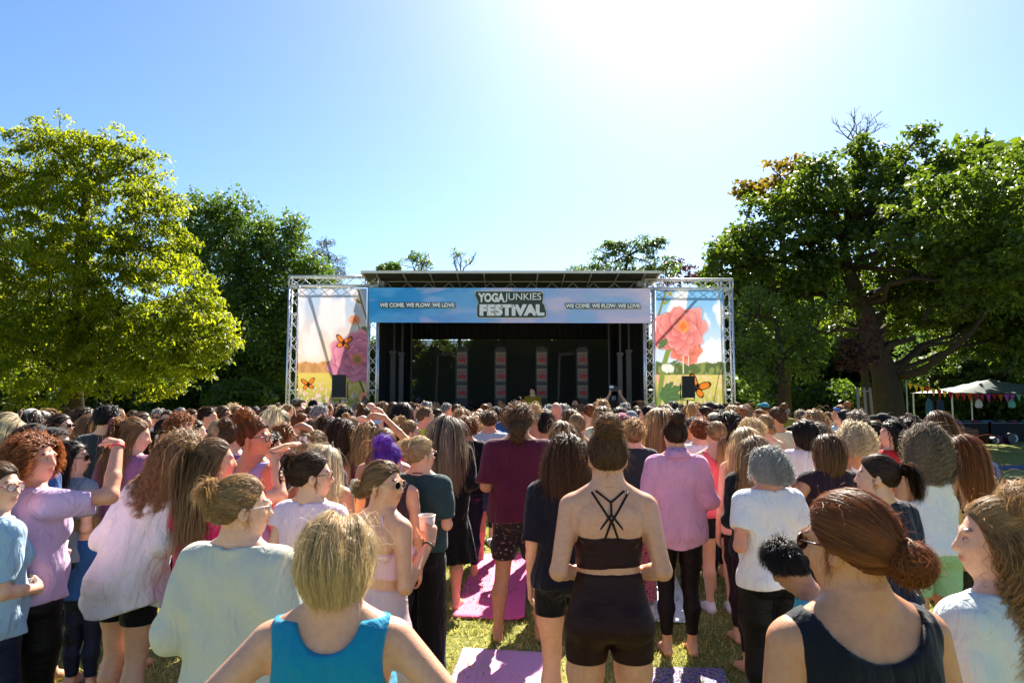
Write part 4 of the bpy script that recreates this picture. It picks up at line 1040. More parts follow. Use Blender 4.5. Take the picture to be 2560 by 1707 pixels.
    tree('tree with yellowing crown at the left shoulder of the big maple', 30, (1960, 1020), ([(1960, 800), (1955, 560)], [.3, .25, .1]),
         [(1900, 470, 40), (1950, 440, 45), (1985, 420, 36), (1870, 480, 26), (1960, 500, 50), (1995, 470, 35)], None, MY, 5, dens=1.5, per=26, size=.26, asp=.6, spread=.5, droop=.2, up=.4, twigs=40)
    tree('dark shrub thicket tree between right truss tower and maple trunk', 24, (1960, 1035), ([(1950, 900), (1940, 800)], [.14, .12, .06]),
         [(1880, 790, 75), (1960, 860, 85), (1880, 890, 75), (2040, 820, 75), (1900, 950, 50), (2010, 900, 55)], None, MD, 6, dens=1.6, per=40, size=.15, asp=.5, spread=.42, droop=.1, up=.3, flat=1, twigs=60)
    tree('feathery pale green tree rising over the stage roof', 44, (1570, 1000), ([(1565, 800), (1560, 700), (1570, 640)], [.3, .25, .15, .07]),
         [(1455, 675, 32), (1500, 650, 26), (1540, 650, 36), (1560, 610, 16), (1600, 600, 18), (1630, 615, 16), (1600, 650, 38), (1640, 660, 34), (1680, 670, 26), (1500, 690, 36), (1580, 700, 45), (1650, 600, 8), (1520, 612, 8), (1425, 690, 14)], None, MP, 7, dens=1.5, per=34, size=.27, asp=.35, spread=.55, droop=.3, up=.6, flat=.3, twigs=70)
    tree('purple leaved tree peeking out right of the stage roof', 48, (1700, 1000), ([(1700, 800), (1700, 700)], [.3, .2, .08]),
         [(1690, 670, 26), (1720, 690, 28), (1670, 700, 40), (1745, 695, 14)], None, MPU, 8, dens=1.4, per=30, size=.25, asp=.4, spread=.55, droop=.1, up=.3, twigs=20)
    tree('sunlit green sapling crown low behind the maple trunk', 36, (2330, 1010), ([(2330, 950), (2340, 880)], [.14, .1, .05]),
         [(2290, 880, 55), (2370, 870, 65), (2450, 900, 60), (2260, 930, 40), (2520, 930, 55), (2400, 930, 40), (2300, 800, 40)], None, MP, 9, dens=1.2, per=30, size=.26, asp=.5, spread=.6, droop=.2, up=.6, flat=.4, twigs=30)
    tree('young staked purple tree in front of the maple trunk', 22, (2165, 1045), ([(2162, 900), (2160, 820)], [.05, .04, .02]),
         [(2150, 860, 45), (2180, 820, 40), (2130, 900, 30), (2190, 890, 30), (2110, 860, 22)], None, MPU, 10, dens=2.2, per=24, size=.12, asp=.5, spread=.3, droop=.1, up=.4, twigs=30)
    # leafless snags above roof and crown
    def snag(label, d, x, y0, y1, spread, seed, leafy=0):
        rng = np.random.default_rng(seed); off = Vector((at(x, y0, d).x, d, 0)); root = empty('bare_tree', off); tag(root, label, 'bare tree'); m = MB()
        a = at(x, y0, d); m.path([Vector((0, 0, 0)), a-off], [.18, .09], 7); tips = []
        def grow(p, dr, L, r, k):
            q = p+dr*L; mid = (p+q)/2+Vector(rng.normal(size=3))*L*.08; m.path([p, mid, q], [r, r*.8, r*.6], 5)
            if k == 0: tips.append(q); return
            for _ in range(3 if k > 1 else 4):
                nd = (dr+Vector(rng.normal(size=3))*.48+Vector((0, 0, .12))).normalized(); grow(q if _ else mid, nd, L*(.62+.25*rng.random()), r*.55, k-1)
        L = (y0-y1)/FPX*d*.42
        for s_ in (-1, .2, 1): grow(a-off, Vector((s_*spread, rng.normal()*.2, 1)).normalized(), L, .055, 3)
        m.build('trunk', bark(), root, smooth=True)
        if leafy:
            C = np.array([list(t)+[1] for t in tips if rng.random() < leafy]); 
            V, F, r = leaf_cloud(C, .22, 16, rng, spread=.4); link('crown', mesh('crown', V, F, MP, False, {'rnd': r}), root)
    snag('bare dead branches sticking out above the big maple crown', 29, 2140, 380, 280, .5, 21)
    snag('thin half bare treetop over the left part of the stage roof', 44, 1045, 690, 635, .5, 22, .25)
    snag('bare forked treetop over the roof, right of the half bare one', 44, 1150, 690, 625, .5, 23, .05)
    snag('leafy sprig of a treetop over the left corner of the stage roof', 46, 972, 695, 660, .4, 24, .8)
    # background trees: one mesh pair, copied
    rng = np.random.default_rng(40)
    protos = []
    for s_, mt in ((50, MD), (51, MR)):
        rg = np.random.default_rng(s_); m = MB(); m.path([(0, 0, 0), (.1, 0, 2.5), (0, .1, 6)], [.3, .22, .1], 7)
        blobs = [(rg.normal()*1.7, rg.normal()*1.2, 4.5+rg.random()*5, 1.3+rg.random()*1.2) for _ in range(14)]+[(rg.normal()*2.2, rg.normal(), 2+rg.random()*2, 1.2) for _ in range(5)]
        CC = []
        for x, y, z, r_ in blobs:
            limb(m, (0, 0, 3), (x, y, z), .09, .03, rg, 0, 5); k = int(4*3.14*r_*r_*1.2); u = nrm(rg.normal(size=(k, 3))); CC.append(np.concatenate([np.array((x, y, z))+u*r_*rg.uniform(.7, 1, (k, 1)), np.ones((k, 1))], 1))
        C = np.concatenate(CC); V, F, r = leaf_cloud(C, .40, 34, rg, spread=.75, asp=.6, up=.4, flat=.8, droop=.15)
        protos.append((mesh('trunk', np.array([tuple(v) for v in m.V]), m.F, bark()), mesh('crown', V, F, mt, False, {'rnd': r})))
    spots = [(-50, 58, 1.0), (70, 50, .62), (160, 62, 1.), (300, 52, .8), (390, 60, .9), (480, 54, .6), (660, 56, .75), (760, 62, .8), (880, 40, .5), (990, 42, .48), (1100, 38, .45), (1210, 41, .5), (1270, 40, .62), (1340, 39, .55), (1430, 42, .5), (1540, 40, .5), (1660, 46, .55), (1780, 44, .7), (1880, 42, .9), (1990, 50, 1.), (2100, 46, .9), (2190, 52, 1.05), (2290, 48, 1.), (2400, 44, .8), (2500, 50, 1.1), (2600, 46, 1.05), (2555, 40, 1.2), (-260, 56, 1.1), (-480, 60, 1.15), (2720, 31, 1.25)]
    wh = ['at the far left edge of the park', 'low behind the chestnut trunk', 'behind the chestnut trunk', 'right of the chestnut trunk', 'in the dark gap right of the chestnut', 'low between the two left trees', 'at the foot of the dark left tree', 'just left of the left truss tower', 'behind the left flower banner', 'behind the left stage wing', 'behind the leftmost logo column', 'behind the second logo column', 'behind the middle of the stage', 'behind the third logo column', 'behind the rightmost logo column', 'behind the right stage wing', 'behind the right flower banner', 'just right of the right truss tower', 'behind the shrub thicket', 'left of the staked purple tree', 'behind the staked purple tree', 'straight behind the maple trunk', 'right of the maple trunk', 'behind the bunting', 'behind the gazebo', 'beyond the gazebo at the right edge', 'tall one at the far right edge', 'past the left edge of the view', 'farthest past the left edge of the view', 'past the right edge beside the gazebo']
    for i, (x, d, s_) in enumerate(spots):
        r0 = empty('tree', (at(x, 985, d).x, d, 0), rng.random()*6); r0.scale = (s_,)*3
        tag(r0, 'shaded woodland tree '+wh[i], 'tree', 'trees along the back of the park')
        link('trunk', protos[i % 2][0], r0); link('crown', protos[i % 2][1], r0)
    # shrubs
    rg = np.random.default_rng(60); k = 260; u = nrm(rg.normal(size=(k, 3))); C = np.concatenate([np.array((0, 0, .8))+u*np.array((1.5, .9, .8))*rg.uniform(.6, 1, (k, 1)), np.ones((k, 1))], 1); C = C[C[:, 2] > .1]
    V, F, r = leaf_cloud(C, .2, 34, rg, spread=.4, asp=.6, up=.4, flat=.9, droop=.1); sme = mesh('shrub', V, F, MR, False, {'rnd': r}); sme2 = mesh('shrub', V*np.array((1, 1, 1.2)), F, MD, False, {'rnd': r})
    sp = [(20, 44), (110, 47), (240, 42), (330, 46), (420, 43), (510, 45), (600, 41), (680, 43), (1860, 34), (1930, 36), (2010, 37), (2090, 36), (2270, 38), (2340, 41), (2430, 40), (2510, 38), (2580, 40), (1800, 33)]
    names = ['at the left picture edge', 'left of the chestnut trunk', 'right of the chestnut trunk', 'in the gap right of the chestnut', 'behind the man with short dark hair', 'left of the dark tree foot', 'at the dark tree foot', 'beside the left truss tower', 'right of the right truss tower', 'behind the cyan cap', 'left of the stakes', 'behind the stakes', 'right of the maple trunk', 'behind the bunting string', 'behind the left gazebo table', 'behind the gazebo middle', 'at the right picture edge', 'touching the right truss tower']
    for i, (x, d) in enumerate(sp):
        o = link('shrub', (sme, sme2)[i % 2], None, (at(x, 985, d).x, d, 0), (0, 0, rg.random()*6), rg.uniform(1.1, 1.9)); tag(o, 'leafy undergrowth shrub '+names[i], 'shrub', 'shrubs under the park trees')
build_trees()
tag(link('path', mesh('path', [(-70, 39.2, .004), (90, 39.2, .004), (90, 40.6, .004), (-70, 40.6, .004)], [(0, 1, 2, 3)], plain('gravel', (.32, .30, .27), .95, 0, .15, 30))), kind='structure')
# ---------------------------------------------------------------- stage
ALU = plain('aluminium', (.62, .63, .65), .35, .75, .06, 20); DARKM = plain('black_metal', (.012, .012, .014), .5); BLK = plain('black_cloth', (.010, .010, .012), .9, 0, .3, 12, .2)
GREYM = plain('grey_metal', (.34, .35, .36), .5, .3); WHITEM = plain('white_panel', (.60, .60, .58), .5)
def truss(parent, a, b, name='truss', w=.29, step=.30, up=Vector((0, 0, 1))):
    a = Vector(a); b = Vector(b); t = (b-a).normalized(); L = (b-a).length
    u = Vector((0, 1, 0)); v = t.cross(u).normalized(); m = MB(); h = w/2-.025
    co = [(h, h), (-h, h), (-h, -h), (h, -h)]
    for p, q in co: m.tube(a+u*p+v*q, b+u*p+v*q, .025, n=8)
    n = max(1, int(round(L/step)))
    for f in range(4):
        p0 = co[f]; p1 = co[(f+1) % 4]
        for i in range(n):
            s0 = a+t*(L*i/n); s1 = a+t*(L*(i+1)/n)
            x, y = (p0, p1) if i % 2 == 0 else (p1, p0)
            m.tube(s0+u*x[0]+v*x[1], s1+u*y[0]+v*y[1], .010, n=5, caps=False)
        for k in range(int(L//2)+2):
            s0 = a+t*min(L, k*2.0+.02); m.tube(s0+u*p0[0]+v*p0[1], s0+u*p1[0]+v*p1[1], .022, n=6)
    return m.build(name, ALU, parent, smooth=True)
def paintmat(name, trans=.0):
    m, nt, b = nodes(name); L = nt.links; a = N(nt, 'ShaderNodeAttribute', attribute_name='paint'); L.new(a.outputs['Color'], b.inputs['Base Color']); b.inputs['Roughness'].default_value = .7; b.inputs['Specular IOR Level'].default_value = .25
    if trans:
        tr = N(nt, 'ShaderNodeBsdfTranslucent'); L.new(a.outputs['Color'], tr.inputs['Color']); ms = N(nt, 'ShaderNodeMixShader'); ms.inputs[0].default_value = trans
        L.new(b.outputs[0], ms.inputs[1]); L.new(tr.outputs[0], ms.inputs[2]); L.new(ms.outputs[0], nt.nodes['Material Output'].inputs['Surface'])
    return m
def srgb(r, g, b): return np.array(lin('%02x%02x%02x' % (int(r), int(g), int(b))))
def vnoise(u, v, s, seed):
    rg = np.random.default_rng(seed); out = 0; amp = 1; tot = 0
    for o in range(5):
        n = int(s*2**o)+3; G = rg.random((n+1, n+1)); x = np.clip(u, 0, .9999)*(n-1); y = np.clip(v, 0, .9999)*(n-1); i = x.astype(int); j = y.astype(int); fx = x-i; fy = y-j
        fx = fx*fx*(3-2*fx); fy = fy*fy*(3-2*fy)
        out = out+amp*((G[i, j]*(1-fx)+G[i+1, j]*fx)*(1-fy)+(G[i, j+1]*(1-fx)+G[i+1, j+1]*fx)*fy); tot += amp; amp *= .55
    return out/tot
def S(e0, e1, x): t = np.clip((x-e0)/(e1-e0), 0, 1); return t*t*(3-2*t)
def over(C, col, a): return C*(1-a[..., None])+np.asarray(col)*a[..., None]
def butterfly(C, u, v, cu, cv, s, ang, A):
    x = (u-cu)*1; y = (v-cv)*A; c, s_ = math.cos(ang), math.sin(ang); X = (x*c+y*s_)/s; Y = (-x*s_+y*c)/s
    for sg in (-1, 1):
        for (px, py, rx, ry, an) in ((.52, -.42, .60, .30, -.7), (.42, .28, .42, .27, .5)):
            a = an*sg; dx = X-px*sg; dy = Y-py; p = dx*math.cos(a)+dy*math.sin(a); q = -dx*math.sin(a)+dy*math.cos(a); r = np.sqrt((p/rx)**2+(q/ry)**2)
            C = over(C, srgb(30, 18, 12), 1-S(.95, 1.08, r)); C = over(C, srgb(235, 130, 40), (1-S(.70, .8, r))*S(.10, .2, np.abs(np.sin(np.arctan2(q, p)*3))))
    return over(C, srgb(25, 15, 10), 1-S(.8, 1.2, np.sqrt((X/.07)**2+(Y/.4)**2)))
def flower(C, u, v, cu, cv, r, A, cols, seed, n=9, tilt=.65, core=None, core_off=(0, 0)):
    rg = np.random.default_rng(seed); wob = vnoise(u, v, 9, seed+70)-.5; fine = vnoise(u, v, 40, seed+90)-.5
    for ring, (k, rr, ox) in enumerate(((n, 1., 0), (n-1, .86, .25), (n-1, .68, .5), (max(4, n-3), .48, .75), (max(4, n-4), .32, 1.))):
        if r < .12 and ring > 2: break
        x = u-cu-core_off[0]*ox; y = (v-cv)*A-core_off[1]*ox
        for i in range(k):
            a = i*2*math.pi/k+ring*.45+rg.normal()*.16; L = r*rr*(.82+.34*rg.random()); px, py = math.cos(a)*L*.5, math.sin(a)*L*.5*tilt
            c, s_ = math.cos(a), math.sin(a)*tilt; nn = math.hypot(c, s_); c /= nn; s_ /= nn; ln = L*.55*math.hypot(math.cos(a), math.sin(a)*tilt)
            p = (x-px)*c+(y-py)*s_; q = -(x-px)*s_+(y-py)*c; w = L*(.36+.1*rg.random()); d = np.sqrt((p/ln)**2+(q/w)**2)*(1+.22*wob+.08*np.sin(np.arctan2(q, p)*5+seed))
            tt = np.clip(.5+.5*p/ln, 0, 1)**1.3; col = cols[0]*(1-tt)[..., None]+cols[1]*tt[..., None]; vein = .5+.5*np.sin(q/w*14+fine*6)
            col = col*(1-.10*vein*(1-tt))[..., None]*(1-.22*S(-.2, 1, q/w))[..., None]; rim = S(.80, .97, d)*(1-S(.97, 1.02, d)); col = col*(1-.3*rim)[..., None]+np.minimum(cols[1]*1.25, .95)*(.3*rim)[..., None]
            sh = (1-S(.98, 1.16, d))*.35; C = C*(1-sh)[..., None]+cols[2]*.45*sh[..., None]; al = 1-S(.97, 1.02, d); C = C*(1-al)[..., None]+col*al[..., None]
    if core is not None:
        x = u-cu-core_off[0]; y = (v-cv)*A-core_off[1]; d = np.sqrt(x**2+(y/tilt)**2)/r; sp = S(.45, .6, vnoise(u, v, 50, seed+3)+.25*np.sin(np.arctan2(y, x)*22)); C = over(C, core[0], (1-S(.20, .30, d))*sp); C = over(C, core[1], (1-S(.08, .16, d))*(.5+.5*sp))
    return C
def stem(C, u, v, pts, w, A, col):
    for (x0, y0), (x1, y1) in zip(pts[:-1], pts[1:]):
        bx, by = x1-x0, (y1-y0)*A; t = np.clip(((u-x0)*bx+(v-y0)*A*by)/(bx*bx+by*by), 0, 1); d = np.hypot(u-x0-bx*t, (v-y0)*A-by*t); C = over(C, col*(1+.3*np.sign(u-x0-bx*t))[..., None] if 0 else col, 1-S(w*.8, w, d))
    return C
def leafp(C, u, v, x0, y0, ang, L, W, A, col):
    x = u-x0; y = (v-y0)*A; p = x*math.cos(ang)+y*math.sin(ang); q = -x*math.sin(ang)+y*math.cos(ang); t = np.clip(p/L, 0, 1)
    w = W*np.sin(t*math.pi)**.7*(1+.18*np.sin(t*22)); a = (p > 0)*(p < L)*(1-S(.9, 1., np.abs(q)/np.maximum(w, 1e-5))); C = over(C, col, a); return over(C, col*1.5, a*(np.abs(q) < W*.06))
def banner_paint(kind, nu, nv, A):
    u, v = np.meshgrid(np.linspace(0, 1, nu), np.linspace(0, 1, nv), indexing='ij'); cl = vnoise(u, v, 3, 5 if kind == 'left' else 6); f = vnoise(u, v, 14, 9); ff = vnoise(u, v, 46, 10)
    if kind == 'left':
        t = S(0, .62, v)[..., None]; C = srgb(165, 185, 215)*(1-t)+srgb(240, 205, 175)*t; C = over(C, srgb(232, 220, 222), S(.42, .62, cl)*(1-S(.5, .62, v))*.8)
        hz = .655; tl = hz-.055-.05*vnoise(u, v*0, 9, 3)-.03*S(.3, .55, u)
        C = over(C, srgb(205, 150, 95), S(-.008, .008, v-tl)); C = over(C, srgb(165, 120, 75), S(-.008, .008, v-tl)*S(.45, .6, f)*.6)
        g = S(hz, 1, v)[..., None]; G = srgb(214, 190, 95)*(1-g)+srgb(140, 150, 60)*g; a = S(hz-.004, hz+.004, v); C = C*(1-a[..., None])+G*a[..., None]
        C = over(C, srgb(240, 190, 200), a*S(.57, .63, ff)*S(.70, .78, v)); C = over(C, srgb(90, 115, 45), a*S(.52, .62, f)*S(.74, .9, v)*.7); C = over(C, srgb(180, 190, 225), a*S(.66, .69, vnoise(u, v, 40, 33))*S(.8, .86, v))
        gr = srgb(96, 118, 52); C = stem(C, u, v, [(.86, -.02), (.93, .12), (1.0, .24)], .014, A, srgb(120, 110, 70)); C = stem(C, u, v, [(.84, .24), (.90, .32), (.95, .38)], .008, A, gr); C = stem(C, u, v, [(.90, .72), (1.0, .86)], .020, A, gr)
        C = leafp(C, u, v, .93, .12, -2.6, .14, .02, A, srgb(150, 130, 85)); C = leafp(C, u, v, .90, .33, -.2, .13, .05, A, gr)
        C = flower(C, u, v, .83, .245, .085, A, (srgb(200, 100, 70), srgb(235, 160, 120), srgb(220, 120, 80)), 3, 8, .8)
        C = flower(C, u, v, .86, .55, .38, A, (srgb(150, 65, 95), srgb(222, 140, 165), srgb(110, 45, 85)), 4, 7, .85, (srgb(215, 130, 60), srgb(120, 125, 50)))
        for (a1, b1, r1, c1) in ((.52, .93, .06, (110, 120, 180)), (.86, .94, .07, (120, 70, 130)), (.44, .985, .05, (130, 150, 215)), (.96, .84, .09, (235, 140, 100)), (.30, .95, .03, (215, 110, 140))): C = stem(C, u, v, [(a1, b1), (a1+.03, 1.1)], .006, A, gr); C = flower(C, u, v, a1, b1, r1, A, (srgb(*c1), srgb(*[min(255, q+30) for q in c1]), srgb(*[q*.8 for q in c1])), 8, 7, .7)
        C = butterfly(C, u, v, .66, .425, .12, .15, A); C = butterfly(C, u, v, .15, .745, .10, -.1, A)
    else:
        t = S(0, .6, v)[..., None]; C = srgb(120, 175, 220)*(1-t)+srgb(205, 218, 235)*t; C = over(C, srgb(250, 245, 245), S(.40, .55, cl+.30*S(.25, .6, v)*S(.2, .8, u)-.12)*.95)
        hz = .665; tl = hz-.07-.05*vnoise(u, v*0, 11, 4); C = over(C, srgb(88, 105, 62), S(-.006, .006, v-tl)); C = over(C, srgb(150, 155, 90), S(-.006, .006, v-tl)*S(.5, .62, f)*.7)
        g = S(hz, 1, v)[..., None]; G = srgb(205, 190, 105)*(1-g)+srgb(165, 170, 80)*g; a = S(hz-.004, hz+.004, v); C = C*(1-a[..., None])+G*a[..., None]
        C = over(C, srgb(225, 190, 165), a*S(.56, .62, ff)*.8); C = over(C, srgb(120, 135, 60), a*S(.52, .62, f)*S(.75, 1, v)*.8); C = over(C, srgb(235, 150, 165), S(.5, .56, ff)*(1-S(.05, .14, u))*S(.62, .7, v)*(1-S(.8, .85, v)))
        gr = srgb(128, 145, 70); C = stem(C, u, v, [(.20, .44), (.11, .60), (.04, .86), (.0, 1.05)], .040, A, gr); C = stem(C, u, v, [(.16, -.02), (.06, .16), (-.02, .3)], .018, A, srgb(125, 120, 75)); C = leafp(C, u, v, .08, .12, -.5, .15, .02, A, gr)
        C = flower(C, u, v, .21, .03, .035, A, (srgb(190, 170, 90), srgb(210, 190, 110), srgb(190, 170, 90)), 2, 6, 1); C = flower(C, u, v, .44, .47, .25, A, (srgb(205, 80, 70), srgb(236, 140, 120), srgb(150, 60, 55)), 6, 6, .75)
        C = flower(C, u, v, .32, .32, .37, A, (srgb(205, 70, 75), srgb(238, 150, 145), srgb(160, 55, 65)), 5, 8, .95, (srgb(245, 165, 60), srgb(225, 120, 50)), (.08, -.06))
        for dx, ll in ((.40, .10), (.48, .045)): C = stem(C, u, v, [(dx, .52), (dx, .55+ll)], .008, A, srgb(235, 215, 190))
        lg = srgb(84, 112, 70)
        for an, ll in ((-.75, .28), (-.35, .40), (.05, .40), (.45, .32)): C = leafp(C, u, v, .05, .83, an, ll, .055, A, lg)
        C = leafp(C, u, v, .03, .97, -.35, .22, .06, A, srgb(105, 135, 95)); C = leafp(C, u, v, .04, .46, -.8, .18, .05, A, lg); C = leafp(C, u, v, .15, .60, -.45, .2, .02, A, lg)
        C = flower(C, u, v, .18, .615, .09, A, (srgb(225, 225, 205), srgb(240, 240, 230), srgb(205, 205, 180)), 9, 12, .5); C = butterfly(C, u, v, .60, .765, .17, .45, A)
    return C
def painted_sheet(name, p00, p10, p01, p11, C, mat, parent, wob=.01, th=0):
    nu, nv = C.shape[:2]; u, v = np.meshgrid(np.linspace(0, 1, nu), np.linspace(0, 1, nv), indexing='ij'); P = [np.array(p, float) for p in (p00, p10, p01, p11)]
    V = (P[0]*(1-u)[..., None]+P[1]*u[..., None])*(1-v)[..., None]+(P[2]*(1-u)[..., None]+P[3]*u[..., None])*v[..., None]
    wv = np.sin(u*23+v*5+2*np.sin(v*7))*np.sin(v*9+u*4)+.7*np.sin(u*60+np.sin(v*11)*2)*np.exp(-v*6); V[..., 1] += wob*wv
    i = np.arange(nu-1)[:, None]*nv+np.arange(nv-1)[None]; i = i.ravel(); F = np.stack([i, i+1, i+nv+1, i+nv], 1)
    return link(name, mesh(name, V.reshape(-1, 3), F, mat, colors=C.reshape(-1, 3)), parent)
def text_mesh(s, size, off=0, shear=0, spacing=1.0, ext=.004):
    cu = bpy.data.curves.new('txt', 'FONT'); cu.body = s; cu.size = size; cu.offset = off; cu.shear = shear; cu.space_character = spacing; cu.align_x = 'CENTER'; cu.align_y = 'CENTER'; cu.extrude = ext; cu.resolution_u = 4
    o = bpy.data.objects.new('txt', cu); COL.objects.link(o); bpy.context.view_layer.update(); dg = bpy.context.evaluated_depsgraph_get()
    me = bpy.data.meshes.new_from_object(o.evaluated_get(dg)); bpy.data.objects.remove(o); bpy.data.curves.remove(cu); return me
def lettering(name, s, loc, size, mat, parent, off=0, shear=0, spacing=1., width=None, height=None, ref=None):
    me = text_mesh(s, size, off if ref is None else ref[4], shear, spacing); co = np.empty(len(me.vertices)*3, np.float32); me.vertices.foreach_get('co', co); co = co.reshape(-1, 3)
    mid = (co[:, :2].max(0)+co[:, :2].min(0))/2; k = np.array([(width/np.ptp(co[:, 0])) if width else 1, (height/np.ptp(co[:, 1])) if height else 1])
    if ref is not None: bpy.data.meshes.remove(me); me = text_mesh(s, size, off, shear, spacing); co = np.empty(len(me.vertices)*3, np.float32); me.vertices.foreach_get('co', co); co = co.reshape(-1, 3)
    me.materials.clear(); me.materials.append(mat); co[:, :2] = (co[:, :2]-mid)*k
    V = np.stack([co[:, 0], -co[:, 2], co[:, 1]], 1); me.vertices.foreach_set('co', V.astype(np.float32).ravel()); me.update()
    return link(name, me, parent, loc)
def build_stage():
    D = 18.2
    st = empty('stage', (0, D, 0)); tag(st, 'dark covered festival stage with flat white edged roof on the lawn', 'stage'); o = Vector((0, D, 0))
    def P(x, y, d): return at(x, y, d)-o
    rf = [P(907, 684, 17.4), P(1647, 684, 17.4)]; zf = (rf[0].z+rf[1].z)/2; xl, xr = rf[0].x, rf[1].x; zb = P(1280, 718, D+.25).z
    m = MB(); yb = 6.0   # roof: tilted front flap and flat slab
    m.add([(xl, -.8, zf), (xr, -.8, zf), (xr, .35, zb+.06), (xl, .35, zb+.06), (xl, -.8, zf+.07), (xr, -.8, zf+.07), (xr, .35, zb+.14), (xl, .35, zb+.14)], [(0, 3, 2, 1), (4, 5, 6, 7), (0, 1, 5, 4), (1, 2, 6, 5), (0, 4, 7, 3)])
    m.box(((xl+xr)/2, .35+yb/2, zb+.10), (xr-xl, yb, .08)); m.build('roof', plain('roof_black', (.02, .02, .024), .6), st)
    m = MB(); m.box(((xl+xr)/2, -.83, zf+.035), (xr-xl+.06, .05, .065)); m.box((xl-.035, -.2, (zf+zb)/2+.06), (.05, 1.2, .08), Matrix.Rotation(math.atan2(zb-zf+.06, 1.15), 3, 'X')); m.box((xr+.035, -.2, (zf+zb)/2+.06), (.05, 1.2, .08), Matrix.Rotation(math.atan2(zb-zf+.06, 1.15), 3, 'X')); m.build('roof_edge', WHITEM, st)
    for i in range(11):
        m = MB(); x = xl+.35+(xr-xl-.7)*i/10; m.tube((x, -.78, zf-.02), (x, .30, zb+.02), .018); m.build('roof_rib', GREYM, st)
    m = MB(); zt = zf-.10; m.tube((xl+.2, -.05, (zf+zb)/2+.02), (xr-.2, -.05, (zf+zb)/2+.02), .028)
    n = 26
    for i in range(n):
        a = xl+.2+(xr-xl-.4)*i/n; b_ = xl+.2+(xr-xl-.4)*(i+1)/n; z0, z1 = ((zf+zb)/2, zb-.2); m.tube((a, -.05+.1*(i % 2), z0 if i % 2 else z1), (b_, -.05+.1*((i+1) % 2), z1 if i % 2 else z0), .011)
    m.tube((xl+.2, .04, zb-.2), (xr-.2, .04, zb-.2), .028); m.build('roof_truss', GREYM, st)
    for x, s_ in ((xl+.32, -1), (xr-.32, 1)): m = MB(); m.box((x, -.15, zb+.02), (.26, .2, .14)); m.build('corner_box', plain('box_grey', (.22, .23, .25), .5), st)
    # deck, side walls, back
    m = MB(); m.box((0, 3.1, .20), (7.5, 6.0, .40)); m.build('deck', plain('deck', (.02, .02, .022), .7), st)
    for s_, nm in ((-1, 'side_curtain'), (1, 'side_curtain')):
        V = []; F = []; k = 60
        for i in range(k):
            y = .4+5.4*i/(k-1); x = s_*(3.72)+.05*math.sin(i*1.1); V += [(x, y, .4), (x, y, zb)]
            if i: F.append((2*i-2, 2*i, 2*i+1, 2*i-1))
        link(nm, mesh(nm, V, F, BLK), st)
    def curtain(x0, x1, z0, z1, y, f=14):
        V = []; F = []; k = max(8, int(abs(x1-x0)*f*2))
        for i in range(k):
            x = x0+(x1-x0)*i/(k-1); yy = y+.04*math.sin(i*1.3); V += [(x, yy, z0), (x, yy, z1)]
            if i: F.append((2*i-2, 2*i, 2*i+1, 2*i-1))
        return link('curtain', mesh('curtain', V, F, BLK), st)
    yb_ = 4.6; zc = P(1280, 850, D+yb_).z
    curtain(-3.7, P(1032, 900, D+yb_).x, .4, zb, yb_); curtain(P(1522, 900, D+yb_).x, 3.7, .4, zb, yb_); curtain(-3.7, 3.7, zc, zb, yb_-.15)
    # see-through scrim
    sm, nt, b = nodes('scrim'); b.inputs['Base Color'].default_value = (.035, .034, .032, 1); b.inputs['Roughness'].default_value = .9; b.inputs['Alpha'].default_value = .87
    x0, x1 = P(1032, 900, D+yb_).x, P(1522, 900, D+yb_).x
    link('scrim', mesh('scrim', [(x0, yb_, .4), (x1, yb_, .4), (x1, yb_, zc), (x0, yb_, zc)], [(0, 1, 2, 3)], sm), st)
    # lift masts inside the wings
    for (x, y0, w) in ((983, 880, .14), (1004, 884, .13), (1549, 885, .13), (1571, 878, .14)):
        p = P(x, y0, D+1.6); m = MB(); m.box((p.x, 1.6, (p.z+.4)/2), (w, .12, p.z-.4)); m.tube((p.x+.02, 1.6, p.z), (p.x+.02, 1.6, zb), .03); m.box((p.x, 1.55, p.z), (w*1.3, .16, .08)); m.build('lift_mast', plain('mast_grey', (.07, .075, .08), .5), st)
    for x in (1028, 1523): p = P(x, 900, D+2.5); m = MB(); m.tube((p.x, 2.5, .4), (p.x, 2.5, zb), .03); m.build('pole', plain('mast_grey', (.07, .075, .08), .5), st)
    for z in (1.5, .95): m = MB(); m.tube((-3.6, yb_-.3, z), (3.6, yb_-.3, z), .015); m.build('cross_bar', DARKM, st)
    # front fascia banner
    d = D-.66; tl, tr, bl, br = P(921, 719, d), P(1625, 721, d), P(922, 806, d), P(1627, 808, d); nu, nv = 360, 60
    u, v = np.meshgrid(np.linspace(0, 1, nu), np.linspace(0, 1, nv), indexing='ij'); t = (S(.0, 1, u*.95+.15*(v-.5)))[..., None]
    C = srgb(48, 150, 208)*(1-t)+srgb(205, 196, 220)*t; cl = vnoise(u*1.0, v*.35, 7, 12); C = over(C, srgb(235, 205, 215), S(.52, .72, cl)*(.25+.5*u)); C = over(C, srgb(120, 185, 225), S(.5, .7, vnoise(u, v*.3, 6, 14))*.5)
    fb = painted_sheet('banner', tl, tr, bl, br, np.clip(C*np.array((1.02, 1.12, 1.2)), 0, .9), paintmat('banner_print'), st, .012)
    dark = plain('print_dark_green', '#33463c', .7); lt = plain('print_cream', '#e9ece6', .7)
    def tx(s, x0, x1, y0, y1, off, f):
        a = P(x0, y0, d-.05); c = P(x1, y1, d-.05); cx, cz, W, H_ = (a.x+c.x)/2, (a.z+c.z)/2, c.x-a.x, a.z-c.z
        lettering('lettering_outline', s, (cx, d-D-.030, cz), .16, dark, fb, off+f, width=W, height=H_, ref=(0, 0, 0, 0, off)); lettering('lettering', s, (cx, d-D-.044, cz), .16, lt, fb, off, width=W, height=H_)
